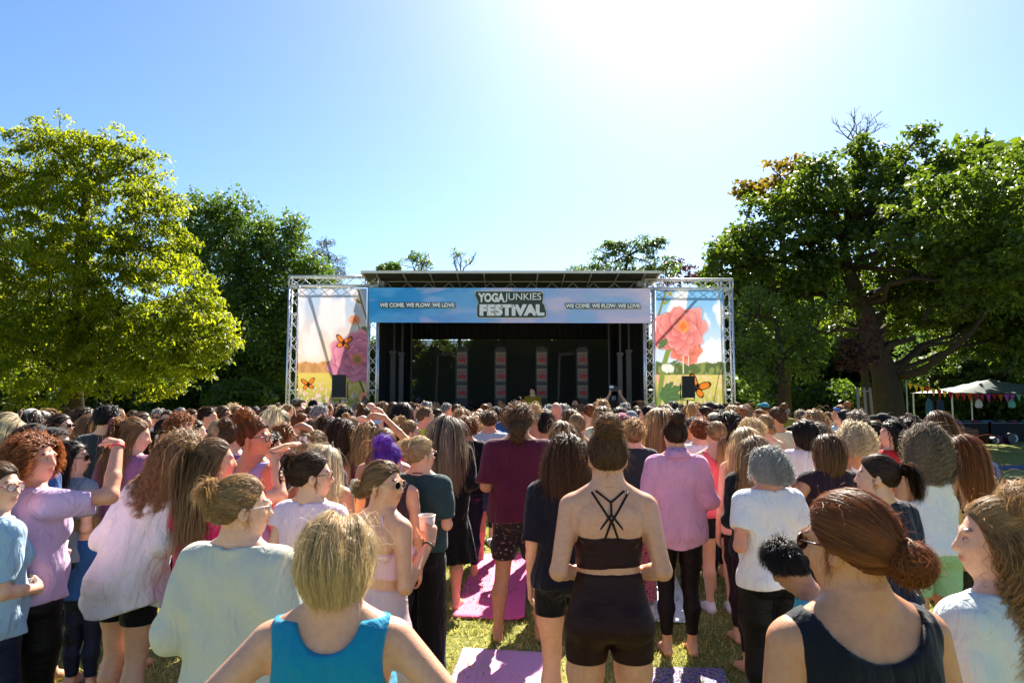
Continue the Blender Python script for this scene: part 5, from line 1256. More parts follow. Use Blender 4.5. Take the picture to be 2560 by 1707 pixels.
    tx('WE COME. WE FLOW. WE LOVE.', 949, 1138, 757, 768, .009, .020); tx('WE COME. WE FLOW. WE LOVE.', 1414, 1602, 759, 770, .009, .020)
    def plate(pts, y, mat, name):
        pts = [P(x, yy, d) for x, yy in pts]; n_ = len(pts); m = MB(); m.add([(p.x, y, p.z) for p in pts]+[(p.x, y+.006, p.z) for p in pts], [tuple(range(n_)), tuple(range(2*n_-1, n_-1, -1))]); m.build(name, mat, fb)
    out = [(1190, 729), (1353, 729), (1358, 735), (1357, 748), (1355, 758), (1360, 762), (1365, 780), (1365, 790), (1360, 794), (1196, 794), (1193, 790), (1193, 765), (1196, 757), (1188, 736)]
    cx, cy = 1277, 762; plate([(cx+(x-cx)*1.012, cy+(y-cy)*1.045) for x, y in out], d-D-.020, lt, 'logo_border'); plate(out, d-D-.027, dark, 'logo_plate')
    def t2(s, x0, x1, y0, y1, off): a = P(x0, y0, d); c = P(x1, y1, d); lettering('logo_lettering', s, ((a.x+c.x)/2, d-D-.040, (a.z+c.z)/2), a.z-c.z, lt, fb, off, width=c.x-a.x, height=a.z-c.z)
    t2('YOGA', 1195, 1262, 733, 756, .012); t2('JUNKIES', 1262, 1353, 733, 756, .001); t2('FESTIVAL', 1199, 1361, 761, 790, .022)
    # logo columns on the stage: four, copied
    red = plain('print_red', '#a8181c', .6); cream = plain('print_panel', '#786f66', .6)
    c0 = None; dc = D+2.6; px = [1155, 1251.5, 1354, 1455.5]; names = ['leftmost of the four columns, nearest the left wing', 'second column from the left, left of the presenter', 'third column, right behind the man in olive', 'rightmost of the four columns, beside the right frame']
    for i, x in enumerate(px):
        p = at(x, 866, dc); bz = .4; H_ = p.z-bz; loc = (p.x, dc, bz); lab = f'black round topped column with three red and cream logo panels, {names[i]}'
        if i == 0:
            root = empty('advertising_column', loc); w = .36; m = MB(); V = []; nn = 10; prof = [(-w/2, 0), (w/2, 0)]+[(w/2*math.cos(a*math.pi/nn), H_-w*.35+w*.35*math.sin(a*math.pi/nn)) for a in range(nn+1)]
            k = len(prof); m.add([(x_, 0, z_) for x_, z_ in prof]+[(x_, .3, z_) for x_, z_ in prof], [tuple(range(k)), tuple(range(2*k-1, k-1, -1))]+[(j, k+j, k+(j+1) % k, (j+1) % k) for j in range(k)]); m.build('column', DARKM, root)
            for y0, y1 in ((880, 912), (921, 953), (962.5, 994.5)):
                a = at(1143, y0, dc); c = at(1168, y1, dc); zc_ = (a.z+c.z)/2-bz; pm = MB(); pm.box((.0, -.012, zc_), (.30, .012, a.z-c.z)); pn = pm.build('logo_panel', cream, root)
                lettering('logo_lettering', 'NRJ', (.01, -.026, zc_-.06), .2, red, pn, .008, .2, .95, width=.27, height=.17); lettering('logo_caption', 'ENERGY', (.02, -.026, zc_+.09), .06, red, pn, 0, width=.2, height=.035)
                lettering('logo_strapline', 'HIT MUSIC ONLY!', (0, -.010, zc_-(a.z-c.z)/2-.035), .05, cream, root, 0, width=.27, height=.03)
            c0 = root
        else:
            root = c0.copy(); COL.objects.link(root); root.location = loc
            for ch in list(c0.children):
                q = ch.copy(); COL.objects.link(q); q.parent = root
                for g in ch.children: gq = g.copy(); COL.objects.link(gq); gq.parent = q
        tag(root, lab, 'advertising column', 'logo columns on the stage')
    for (x0, x1, lab) in ((1093, 1141, 'left'), (1397, 1440, 'right')):
        a = at(x0, 885, D+3.2); b_ = at(x1, 885, D+3.2); m = MB(); m.box(((a.x+b_.x)/2, 0, a.z-.4), (b_.x-a.x, .06, .07)); m.box((a.x-.02, 0, (a.z-.4)/2), (.07, .06, a.z-.4), Matrix.Rotation(.03, 3, 'Y')); m.box((b_.x, 0, (a.z-.4)/2), (.05, .06, a.z-.4))
        tag(m.build('metal_frame', DARKM, None, loc=(0, D+3.2, .4)), f'open black metal frame standing on the {lab} half of the stage', 'frame')
    m = MB(); q = at(1040, 975, D+2.2); m.box((q.x, D+2.2, .95), (.5, .4, .5)); m.box((q.x+.08, D+2.15, 1.25), (.34, .3, .05)); m.tube((q.x, D+2.2, 1.2), (q.x, D+2.2, 1.75), .015); m.tube((q.x+.08, D+2.2, 1.2), (q.x+.08, D+2.2, 1.7), .012); m.ball((q.x+.04, D+2.2, 1.78), .1); m.m = 0
    tag(m.build('mixing_desk', plain('desk', (.05, .05, .055), .4), None), 'dim stack of sound gear inside the left stage wing', 'sound gear')
    m = MB(); q = at(1534, 965, D+3); m.box((q.x, D+3, 1.45), (.13, .04, .9)); 
    tag(m.build('light_panel', plain('pale_panel', (.5, .5, .5), .5), None), 'narrow pale panel glinting inside the right stage wing', 'panel')
    # goalpost trusses and flower banners
    for side in (-1, 1):
        if side < 0: x_out, x_in, yt = 731, 932, 704; fl, fr, y0 = 747, 917, 721; xa = (731, 932)
        else: x_out, x_in, yt = 1822, 1624, 711; fl, fr, y0 = 1640, 1809, 725; xa = (1624, 1822)
        dt = D-.28; lab = ('left', 'right')[side > 0]; g = empty('truss_goalpost', (0, dt, 0)); tag(g, f'silver box truss goalpost on the {lab} side of the stage', 'truss goalpost', 'truss goalposts beside the stage')
        oo = Vector((0, dt, 0)); a = at(x_out, 1000, dt); zt_ = at(x_out, yt, dt).z; a.z = .05; b1 = at(x_in, 900, dt)
        truss(g, Vector((a.x, 0, .03)), Vector((a.x, 0, zt_-.15)), 'outer_tower'); truss(g, Vector((b1.x, 0, .03)), Vector((b1.x, 0, zt_-.15)), 'inner_tower'); truss(g, Vector((min(a.x, b1.x)-.14, 0, zt_)), Vector((max(a.x, b1.x)+.14, 0, zt_)), 'top_truss')
        for xx in (a.x, b1.x): m = MB(); m.box((xx, 0, .02), (.6, .6, .03)); m.build('base_plate', GREYM, g)
        mx = a.x+(b1.x-a.x)*(.25 if side < 0 else .36); m = MB(); m.tube((mx, .15, zt_-.1), ((mx+.95, 1.25, zt_-1.15) if side < 0 else (mx-1.25, .75, zt_-1.05)), .035, n=8); m.build('back_stay', ALU, g)
        if side > 0: m = MB(); m.tube((a.x-.1, .15, zt_-1.6), (a.x-.75, 1.5, .05), .012); m.build('guy_line', DARKM, g)
        db = dt-.19; A = 1.72; C = banner_paint(lab, 130, 220, A)
        pb = painted_sheet('flower_banner', at(fl, y0, db), at(fr, y0, db), at(fl-3*(side < 0), 1045, db), at(fr+2*(side > 0), 1045, db), C, paintmat('flower_print', .26) if side < 0 else bpy.data.materials['flower_print'], None, .008)
        tag(pb, ('tall printed banner of a pink anemone, butterflies and meadow hung in the left truss' if side < 0 else 'tall printed banner of a coral peony and one large butterfly hung in the right truss'), 'banner', 'flower banners beside the stage')
        # speaker on stand
        sx, y0s, y1s, w = (851, 937, 993, .33) if side < 0 else (1717.5, 940, 994, .30); ds = db-.9; p = at(sx, y0s, ds); q = at(sx, y1s, ds); s0 = empty('loudspeaker', (p.x, ds, 0)); tag(s0, f'black loudspeaker on a stand before the {lab} flower banner', 'loudspeaker', 'loudspeakers beside the stage')
        m = MB(); hh = p.z-q.z; zc_ = (p.z+q.z)/2; m.add([(-w/2, -.16, zc_-hh/2), (w/2, -.16, zc_-hh/2), (w/2, -.16, zc_+hh/2), (-w/2, -.16, zc_+hh/2), (-w/3, .16, zc_-hh/2), (w/3, .16, zc_-hh/2), (w/3, .16, zc_+hh/2), (-w/3, .16, zc_+hh/2)], [(0, 1, 2, 3), (5, 4, 7, 6), (1, 5, 6, 2), (4, 0, 3, 7), (3, 2, 6, 7), (4, 5, 1, 0)]); m.build('cabinet', plain('speaker_black', (.009, .009, .010), .45, bump=.2, scale=200), s0)
        m = MB(); m.box((0, -.165, zc_), (w*.9, .01, hh*.93)); m.build('grille', plain('grille', (.016, .016, .017), .7, scale=300, bump=.6), s0)
        m = MB(); 
        for s_ in (-1, 1): m.box((s_*(w/2+.02), 0, zc_-.1), (.015, .04, hh*.75))
        m.box((0, 0, zc_-hh/2-.06), (w+.055, .04, .015)); m.build('bracket', DARKM, s0)
        m = MB(); m.tube((0, 0, .8), (0, 0, zc_-hh/2-.06), .022); m.tube((0, 0, .6), (0, 0, .85), .03)
        m.build('stand_pole', DARKM, s0)
        for k in range(3): m = MB(); aa = k*2.094+.5; m.tube((0, 0, .82), (.5*math.cos(aa), .5*math.sin(aa), .02), .015); m.build('stand_leg', DARKM, s0)
build_stage()

# ---------------------------------------------------------------- gazebo, bunting, tables
def build_gazebo():
    d = 29; a = at(2383, 980, d); W = 5.6; Dp = 3.0; ez = at(2400, 982, d).z; pk = at(2436, 952, d+1.5).z+.1
    g = empty('gazebo', (a.x, d, 0)); tag(g, 'pale canvas gazebo with bunting under the trees on the right', 'gazebo'); m = MB()
    n = 12; V = []; F = []
    # roof surface: ridge-less tent with sag
    for j in range(n+1):
        for i in range(n+1):
            u = i/n; v = j/n; h = 1-max(abs(u*2-1)*1.0, abs(v*2-1)); h = max(0, h); V.append((u*W-.1, v*Dp, ez+(pk-ez)*h**1.25*1.0+.02*math.sin(u*20)))
    for j in range(n):
        for i in range(n): F.append((j*(n+1)+i, j*(n+1)+i+1, (j+1)*(n+1)+i+1, (j+1)*(n+1)+i))
    link('canvas_roof', mesh('canvas_roof', V, F, leafmat('canvas', (.12, .155, .15), (.15, .185, .18), .2, (1, 1, 1))), g)  # canvas colour darkened to stand in for tree shade on the roof
    for i, (x, y) in enumerate(((0, .1), (W-.1, .1), (0, Dp-.1), (W-.1, Dp-.1), (W/2-.1, Dp-.1))): m = MB(); m.tube((x, y, 0), (x, y, ez), .035); m.build('post', WHITEM, g)
    def bunting(label, p0, p1, n_, sag, cols, s=.26):
        p0 = Vector(p0); p1 = Vector(p1); root = empty('bunting', p0); tag(root, label, 'bunting', 'bunting around the gazebo'); f = lambda t: p0.lerp(p1, t)-p0-Vector((0, 0, sag*math.sin(t*math.pi)))
        m = MB(); m.path([f(i/12) for i in range(13)], .012, 5); m.build('cord', DARKM, root)
        t_ = (p1-p0).normalized()
        for i in range(n_):
            c = f((i+.5)/n_); L = s*(1.1+.2*((i*7) % 3)); m = MB(); q = t_*s*.46; m.add([c-q, c+q, c+Vector((.02*((i % 3)-1), -.03, -L)), c-q+Vector((0, .006, 0)), c+q+Vector((0, .006, 0)), c+Vector((.02*((i % 3)-1), -.024, -L))], [(0, 2, 1), (3, 4, 5), (0, 1, 4, 3), (1, 2, 5, 4), (2, 0, 3, 5)]); m.build('pennant', fabric(cols[i % len(cols)], 'linen'), root)
    warm = ['#d9b92e', '#d8bd3a', '#e0c33c', '#cf5a22', '#d6c23a', '#c8501e', '#d9c046', '#a81f2c']
    bunting('row of yellow orange and red pennants rising left of the gazebo', at(2268, 955, d-.3), at(2383, 981, d-.1), 8, .02, warm)
    bunting('red orange and purple pennants along the gazebo front edge', at(2386, 982, d-.1), at(2600, 984, d-.1), 14, .03, ['#c2501f', '#b3272c', '#c4571f', '#a6222f', '#b03040', '#b04c98', '#a22634', '#b85a1e', '#b452a0', '#b050a0', '#5aa88c', '#c35a20'])
    m = MB(); p = at(2268, 1010, d-.3); m.tube((p.x, d-.3, 0), (p.x, d-.3, at(2268, 950, d-.3).z), .03); tag(m.build('bunting_pole', GREYM, None), 'thin pole holding the left end of the bunting', 'pole')
    for j, (x, w, lab) in enumerate(((2417, 1.4, 'left'), (2510, 1.9, 'right'))):
        p = at(x, 1000, d-.4); t = empty('market_table', (p.x, d-.4, 0)); tag(t, f'table under black cloth piled with goods, {lab} one before the gazebo', 'table', 'tables at the gazebo'); m = MB(); m.box((0, 0, .38), (w, .7, .74)); m.build('tablecloth', BLK, t)
        m = MB(); m.box((0, 0, .765), (w+.04, .74, .03)); m.build('tabletop', plain('tabletop', (.10, .10, .12), .6), t)
        for k, cc in enumerate(('#2c4a7a', '#444a55', '#6a2230', '#2a6a78')): m = MB(); m.lathe([(.001, .10), (.08, .085), (.15, .05), (.17, 0), (.14, -.01)], (0, 0, 0), 14); tag(m.build('folded_cloth', fabric(cc), None, True, loc=(p.x-w/2+.2+k*w*.26, d-.5, .79)), f'{["dark blue", "charcoal", "wine red", "teal"][k]} heap of cloth on the {lab} gazebo table', 'cloth', 'goods on the gazebo tables')
    def crate(x, y, dd, w, h, dp, col, lab):
        p = at(x, y, dd); p.z = 0; m = MB(); t = .02
        m.box((0, 0, t), (w, dp, t)); m.box((0, -dp/2, h/2), (w, t, h)); m.box((0, dp/2, h/2), (w, t, h)); m.box((-w/2, 0, h/2), (t, dp-t, h)); m.box((w/2, 0, h/2), (t, dp-t, h)); m.box((0, -dp/2-.015, h*.7), (w*.25, .012, .03))
        tag(m.build('crate', plain('crate_'+col, col, .7, 0, .25, 6, .2), None, loc=(p.x, dd, 0)), lab, 'crate', 'boxes by the gazebo tables')
    crate(2408, 1050, 27.6, .9, .55, .4, '#5a3a22', 'low brown wooden crate in front of the left gazebo table'); crate(2404, 1065, 26.8, .9, .25, .4, '#5a1c22', 'flat dark red box before the brown crate'); crate(2472, 1045, 27.6, .45, .3, .35, '#4a3018', 'small brown box between the two gazebo tables'); crate(2507, 1055, 27.2, .5, .3, .1, '#5a2850', 'small purple box under the right gazebo table')
    for (x, lab, r_) in ((2482, 'smaller', .14), (2526, 'larger', .22)):
        p = at(x, 1055, 27.0); rt = empty('drum', (p.x, 27., r_)); m = MB(); rot = Matrix.Rotation(math.pi/2, 3, 'X'); m.lathe([(r_, -.12), (r_, .12)], n=24, rot=rot); m.build('shell', DARKM, rt, True); m = MB(); m.lathe([(.001, .125), (r_*.97, .122)], n=24, rot=rot); m.build('drumhead', plain('drumhead', (.05, .05, .05), .5), rt, True)
        m = MB(); m.path([(r_*.6*math.cos(a), -.13, r_*.6*math.sin(a)) for a in [i*.3-1.2 for i in range(9)]], .03, 6); m.build('crescent_print', WHITEM, rt, True); tag(rt, f'{lab} round dark drum with a white crescent by the right gazebo table', 'drum', 'drums by the gazebo')
    for i, (x, cc, lab) in enumerate(((2446, '#cfcfc8', 'white tote bag hanging under the gazebo'), (2528, '#6fae98', 'mint tote bag hanging under the gazebo'), (2322, '#2c5a78', 'blue cloth hanging at the left gazebo post'), (2350, '#1f3450', 'navy cloth hanging just right of the blue cloth'))):
        p = at(x, 990, d+.5); hgt = .38 if i < 2 else .75; m = MB(); m.lathe([(.02, 0), (.13, -.1), (.17, -hgt*.7), (.13, -hgt), (.001, -hgt)], n=14); m.path([(-.08, 0, -.06), (0, 0, .18), (.08, 0, -.06)], .008, 5); o = m.build('tote_bag' if i < 2 else 'hanging_cloth', fabric(cc), None, True, loc=(p.x, d+.5, p.z-.12)); o.scale = (1, .4, 1); tag(o, lab, 'bag' if i < 2 else 'cloth')
    # tree stakes
    t = empty('tree_stakes', (at(2170, 985, 21.6).x, 21.6, 0)); tag(t, 'three pale wooden stakes with crossbars round the young tree', 'tree stakes'); X0 = at(2170, 985, 21.6).x
    tops = []
    for (x0, x1) in ((2140, 2143), (2160, 2168), (2177, 2190)): a = at(x0, 968, 21.6); b = at(x1, 1040, 21.6); m = MB(); m.tube((a.x-X0, (x0-2160)*.004, a.z), (b.x-X0+.02, (x0-2160)*.008, 0), .045, n=8); m.build('stake', plain('stake_wood', (.30, .22, .14), .85, 0, .2, 12), t, True); tops.append((a.x-X0, (x0-2160)*.004, a.z-.12))
    for p, q in ((tops[0], tops[1]), (tops[1], tops[2])): m = MB(); m.tube(p, q, .03); m.build('crossbar', plain('stake_wood', (.30, .22, .14), .85, 0, .2, 12), t, True)
build_gazebo()
# ---------------------------------------------------------------- the crowd
PAL = {'navy': '#141c33', 'black': '#0c0c0f', 'charcoal': '#2a3036', 'dark grey': '#3a3f45', 'grey': '#8a9098', 'white': '#efedee', 'cream': '#ddd3ac', 'pink': '#e6a2bb', 'hot pink': '#e61f6a', 'rose': '#e8b7c6', 'coral': '#f0697a',
       'peach': '#e8b29a', 'mauve': '#9a6088', 'lavender': '#c8a8cf', 'purple': '#3a2468', 'maroon': '#5a1830', 'red': '#c01c28', 'teal': '#2c5860', 'turquoise': '#35b0b8', 'mint': '#a4cc9a', 'green': '#1f7a4a', 'olive': '#7c7c28', 'lime': '#b4d02c',
       'blue': '#2c5690', 'light blue': '#a8c6de', 'sage': '#c3c8b4', 'brown': '#2a1a1c', 'plum': '#2c1a26', 'dark green': '#2c4444', 'orange': '#d06a20', 'mustard': '#9a8420', 'slate': '#34506a', 'beige': '#c8b294', 'magenta': '#a81c70'}
def fb(c, kind='cotton', pat=None, c2=None): return fabric(PAL.get(c, c), kind, pat, c2)
def tee(c, **k): kk = dict(kind='tee', sleeve=.36, loose=.6, hem=.88, mat=fb(c)); kk.update(k); return kk
def tank(c, **k): kk = dict(kind='tank', sleeve=0, loose=.15, hem=.93, mat=fb(c)); kk.update(k); return kk
def long_(c, **k): kk = dict(kind='long', sleeve=.96, loose=.6, hem=.86, mat=fb(c)); kk.update(k); return kk
def legg(c='black', **k): kk = dict(kind='leggings', top=1.03, hem=.13, mat=fb(c, 'lycra')); kk.update(k); return kk
def shorts(c='black', hem=.62, loose=.3, **k): kk = dict(kind='shorts', top=1.0, hem=hem, loose=loose, mat=fb(c)); kk.update(k); return kk
NEAR = 'people in the front rows'
def cup(root, b, side, label, col='#e9e4de', s=1., kind='cup', off=(0, 0, 0)):
    wr, hd, hn = b.wrists[side]; c = wr+hd*.085+nrm(hn)*.040+np.array(off); bpy.context.view_layer.update(); p = root.matrix_world @ Vector(b.dolean(c[None])[0])
    e = empty('paper_cup' if kind == 'cup' else 'drinking_glass', p); tag(e, label, 'cup' if kind == 'cup' else 'glass'); m = MB()
    m.lathe([(.001, -.055*s), (.030*s, -.055*s), (.041*s, .055*s), (.0385*s, .055*s), (.029*s, -.045*s)], n=20); m.build('cup_body', plain('cup_'+col, col, .45), e, True)
    m = MB(); m.path([(.041*s*math.cos(a), .041*s*math.sin(a), .055*s) for a in [i*math.pi/10 for i in range(21)]], .0025*s, 5); m.build('rim', plain('cup_rim', '#f4f2ee', .4), e, True)
    m = MB(); m.lathe([(.001, .038*s), (.036*s, .038*s)], n=18); m.build('drink', plain('coffee', '#b98a66', .3), e, True); return e
def foreground():
    P = person
    # A left edge, light blue shirt
    r, b, s = P(2, 1160, 3.3, label='person cut by the left edge in light blue shirt and glasses, holding a glass', group=NEAR, hair=('lowbun', 'brown'), head=(62, 0, 0), yaw=32, arms=('down', 'front'), tone='fair', top=tee('light blue', loose=.8, sleeve=.42, mat=fb('light blue', 'linen')), bottom=legg('navy'), extra=(('glasses', '#7a3040'), ('eyes',)), seed=3)
    cup(r, b, 1, 'small clear glass held by the person at the left edge', '#b8aca4', .8, 'glass')
    # B redhead shading
    r, b, s = P(92, 1092, 3.6, label='person with curly ginger hair in lavender t-shirt, hand shading the eyes', group=NEAR, hair=('curlybob', 'ginger'), hl=.25, head=(62, 0, 0), yaw=30, w=1.16, arms=('front', ((.30, .20, 1.40), (.20, .30, 1.655), (-.85, .25, .12), (0, -.3, -1), .7)), tone='ruddy', top=tee('lavender', loose=.8, hem=.90), bottom=legg('black', loose=.3), extra=(('wristband', '#d83a44', 1), ('eyes',)), seed=4)
    cup(r, b, -1, 'printed paper cup held low by the ginger haired person', '#dfe4d8', .95, off=(0, .01, .02))
    # C white shirt leaning
    P(436, 1092, 4.1, H=1.70, label='person in long loose white shirt leaning forward, long curly brown hair', group=NEAR, hair=('curly', 'lightbrown'), hl=.36, head=(40, -24, 8), lean=(.20, .22), yaw=25, arms=('front', 'fold'), tone='fair', w=1.05, top=dict(kind='shirt', sleeve=.8, loose=.9, hem=.76, flare=.16, mat=fb('#f4f2f4', 'linen')), bottom=shorts('black', .66, .2), seed=5)
    # D pink tank long hair half up
    P(540, 1100, 3.85, label='person in hot pink top with long half tied brown hair, hand raised', group=NEAR, hair=('halfup', 'lightbrown'), hl=.50, head=(42, 0, 0), yaw=22, arms=('down', ((.28, .20, 1.38), (.17, .26, 1.62), (.6, .5, .35), (-.4, -.3, -.8), .3)), tone='light', w=1.06, top=tee('hot pink', hem=.80, loose=.9, sleeve=.30, flare=.12), bottom=legg(), seed=6)
    # E sage sweatshirt
    P(607, 1196, 2.6, label='person in cream sweatshirt with streaky blonde hair twisted up and clear glasses', group=NEAR, hair=('twist', 'honey'), head=(52, 0, 0), yaw=10, w=1.10, arms=('front', 'front'), tone='fair', top=dict(kind='hood', sleeve=.93, loose=.85, hem=.84, mat=fb('#c8c6b6', 'fleece'), neck=.074, name='sweatshirt'), bottom=legg('black'), extra=(('glasses', '#d8d0cc'), ('eyes',), ('earring',), ('necklace', '#d8d4c8')), seed=7)
    # F blonde bob
    P(840, 1300, 1.85, label='person with short blonde bob in bright blue tank top, nearest the camera', group=NEAR, hair=('bob', 'blonde'), hl=.195, head=(8, -4, 0), yaw=-4, w=1.12, arms=('hip', 'hip'), tone='light', top=[tank('#0a84a8', hem=.85, loose=.4, neck=.056), dict(kind='racer', sleeve=0, loose=0, hem=1.1, fit=.004, mat=fb('black', 'lycra'), name='sports_bra')], bottom=legg(), seed=8)
    # G pale pink bandeau
    r, b, s = P(962, 1157, 3.45, label='person in pale pink crop set with sunglasses and flower hair claw', group=NEAR, hair=('lowbun', 'lightbrown'), head=(72, 0, 0), yaw=38, arms=('down', 'cup'), tone='light', w=.97, top=dict(kind='bandeau', sleeve=0, loose=0, hem=1.11, mat=fb('rose', 'lycra')), bottom=legg('#cfb4bc', top=1.07, hem=.14), extra=(('sunglasses', '#c8b48a'), ('earring',), ('flowerclip', '#cfc4a4', (0, -.185, -.02)), ('straps', '#d8b4c0', (((.10, 1.29), (.085, 1.37), (.07, 1.44)), ((-.10, 1.29), (-.085, 1.37), (-.07, 1.44)))), ('wristband', '#2a2624', 1)), seed=9)
    cup(r, b, 1, 'pale paper cup of coffee held up by the person in the pink crop set', '#e6c8bc', 1.05)
    # H dark green tee, black wide trousers
    P(1052, 1096, 4.75, label='person in dark green t-shirt and wide black trousers, messy blonde bun', group=NEAR, hair=('twist', 'blonde'), head=(40, 0, 0), yaw=12, arms=('down', 'front'), tone='fair', top=tee('dark green', loose=.9, sleeve=.42, hem=.93), bottom=dict(kind='wide', top=1.04, hem=.04, mat=fb('black')), extra=(('necklace', '#141414', .004), ('sunglasses', '#1a1414')), seed=10)
    # I white top dark clip
    P(782, 1136, 3.6, label='person in pale pink sleeveless top, dark hair in a claw clip, dark rimmed glasses', group=NEAR, hair=('clip', 'darkbrown'), head=(52, 0, 0), yaw=20, arms=('front', 'front'), tone='fair', top=dict(kind='tee', sleeve=.12, loose=.7, hem=.88, mat=fb('#f0cfdf')), bottom=legg('slate'), extra=(('glasses', '#1c1618'), ('eyes',), ('clawclip', '#3a2418', .01)), seed=11)
    # J long hair black
    P(1118, 1040, 6.4, label='person in black dress and cardigan with very long grey brown hair down the back', group=NEAR, hair=('long', 'greybrown'), hl=.62, head=(6, 0, 0), yaw=6, arms=('front', 'front'), tone='fair', w=1.05, top=long_('black', hem=.62, loose=.9), bottom=dict(kind='skirt', top=.95, hem=.42, mat=fb('black'), loose=0), seed=12)
    P(1223, 1028, 8.2, label='person with short brown hair in pale grey t-shirt and blue shorts, back turned', group=NEAR, sex='m', hair=('short', 'brown'), arms=('front', 'front'), tone='ruddy', top=tee('#b9c6ce', loose=.7), bottom=shorts('slate', .56, .7), seed=13)
    P(1297, 1014, 5.6, label='person in maroon t-shirt and patterned shorts, curly tied hair, by the pink mat', group=NEAR, sex='m', hair=('afropony', 'brown'), head=(5, 0, 0), arms=('front', 'down'), tone='tan', legs=.06, top=tee('maroon', loose=.95, sleeve=.46, hem=.86), bottom=shorts('#5a3a34', .58, .8, mat=fabric('#6a4038', 'cotton', 'aztec', '#2a1c24')), seed=14)
    P(1416, 1089, 4.0, label='person in black t-shirt and black shorts with loosely tied wavy dark hair and bare legs', group=NEAR, hair=('mid', 'darkbrown'), hl=.29, head=(-4, 0, 0), arms=('down', 'down'), tone='fair', w=.96, top=tee('#0e1120', loose=.8, sleeve=.47, hem=.86), bottom=shorts('black', .70, .2), seed=15)
    # N strappy bra
    P(1518, 1082, 3.2, H=1.775, label='person in strappy dark brown crop top and matching bike shorts with high curly bun', group=NEAR, hair=('messybun', 'brown'), head=(2, -3, 0), w=1.06, arms=(((.212, -.07, 1.11), (.13, .12, 1.06), (-.8, .6, 0), (0, -1, .2), 1.0),)*2, tone='light', legs=.03, top=dict(kind='bandeau', sleeve=0, loose=0, hem=1.115, fit=.005, mat=fb('#2c1519', 'lycra')), bottom=legg('#2a1514', top=1.10, hem=.72),
      extra=(('straps', '#17100f', (((-.080, 1.446), (.005, 1.317), (.034, 1.236)), ((.080, 1.446), (-.005, 1.317), (-.034, 1.236)), ((-.062, 1.452), (0, 1.405), (0, 1.355), (-.088, 1.243)), ((.062, 1.452), (0, 1.405), (0, 1.355), (.088, 1.243)))), ('necklace', '#b8a070')), seed=16)
    # O pink shirt
    P(1688, 1052, 5.3, label='person in loose pink shirt and dark leggings with high brown bun, barefoot on the grass', group=NEAR, hair=('messybun', 'darkbrown'), head=(0, -4, 0), arms=('fold', 'fold'), tone='light', w=1.0, top=dict(kind='shirt', sleeve=.85, loose=.85, hem=.82, flare=.10, mat=fb('#f4b4d2', 'linen')), bottom=legg('#1c1114', hem=.15), extra=(('collar', fb('#eaa9cb', 'linen')),), seed=17)
    P(1582, 1054, 6.5, label='person with short curly honey hair in black sleeveless top and patterned red trousers', group=NEAR, hair=('curlyshort', 'honey'), tone='fair', top=dict(kind='tee', sleeve=.08, loose=.5, hem=.93, mat=fb('charcoal')), bottom=dict(kind='wide', top=1.02, hem=.06, mat=fabric('#b0606c', 'cotton', 'paisley', '#3a2a30')), w=1.08, seed=18)
    P(1790, 1055, 6.3, label='person in coral top and black shorts with low ponytail and scrunchie, white sneakers', group=NEAR, hair=('lowpony', 'honey'), hl=.26, head=(-8, 0, 0), tone='fair', arms=('front', 'front'), top=tank('coral', hem=.85), bottom=shorts('black', .66, .1), extra=(('scrunchie', '#c89a84', (0, -.135, -.04)), ('shoes', '#e6e2e0')), seed=19)
    P(1860, 1070, 5.55, label='person in thin strapped peach top with long blonde hair, left of the black cardigan', group=NEAR, hair=('long', 'blonde'), hl=.5, head=(-10, 0, 0), tone='fair', top=tank('peach', hem=.86), bottom=legg('plum'), seed=20)
    P(1884, 1092, 4.95, label='person in black cardigan and plum leggings with long straight light brown hair, barefoot', group=NEAR, hair=('long', 'lightbrown'), hl=.44, head=(-6, 0, 0), yaw=-8, tone='fair', arms=('front', 'front'), top=long_('black', hem=.84, loose=.7), bottom=legg('#2a1420', hem=.16), seed=21)
    P(1914, 1123, 4.2, label='person with short curly grey hair in white t-shirt and black trousers', group=NEAR, hair=('curlybob', 'grey'), hl=.23, head=(-42, 0, 0), yaw=-12, w=1.08, tone='ruddy', arms=('front', 'front'), top=tee('white', loose=.8, sleeve=.3, hem=.86), bottom=legg('black', loose=.7), seed=22)
    P(2006, 1053, 6.2, label='person in loose white shirt with straight black bob, centre right', group=NEAR, hair=('bob', 'black'), hl=.24, head=(-20, 0, 0), yaw=-15, tone='light', arms=('fold', 'fold'), top=dict(kind='shirt', sleeve=.9, loose=1.1, hem=.78, mat=fb('#e4e0ea', 'linen')), bottom=legg(), seed=23)
    P(2036, 1058, 6.6, label='person with grey brown hair reaching to the shoulder of the friend in white', group=NEAR, hair=('mid', 'greybrown'), head=(-30, 0, 0), tone='fair', arms=('down', 'down'), top=tee('grey'), bottom=legg(), seed=24)
    P(2069, 1090, 4.9, label='person with smooth brown bob in dark plum sleeveless top, left elbow bent', group=NEAR, hair=('bob', 'brown'), hl=.27, head=(-6, 0, 0), w=1.08, tone='tan', arms=(((.30, -.08, 1.16), (.12, .12, 1.26), (.4, .5, .6), (0, -1, 0), .8), 'front'), top=dict(kind='tee', sleeve=.06, loose=.5, hem=.88, mat=fb('plum')), bottom=legg(), seed=25)
    P(2134, 1063, 5.5, label='person with wavy blonde shoulder hair in white racer back top, centre right', group=NEAR, hair=('curlybob', 'pale'), hl=.26, head=(-8, 0, 0), tone='tan', top=dict(kind='racer', sleeve=0, loose=.2, hem=.9, mat=fb('white')), bottom=legg(), seed=26)
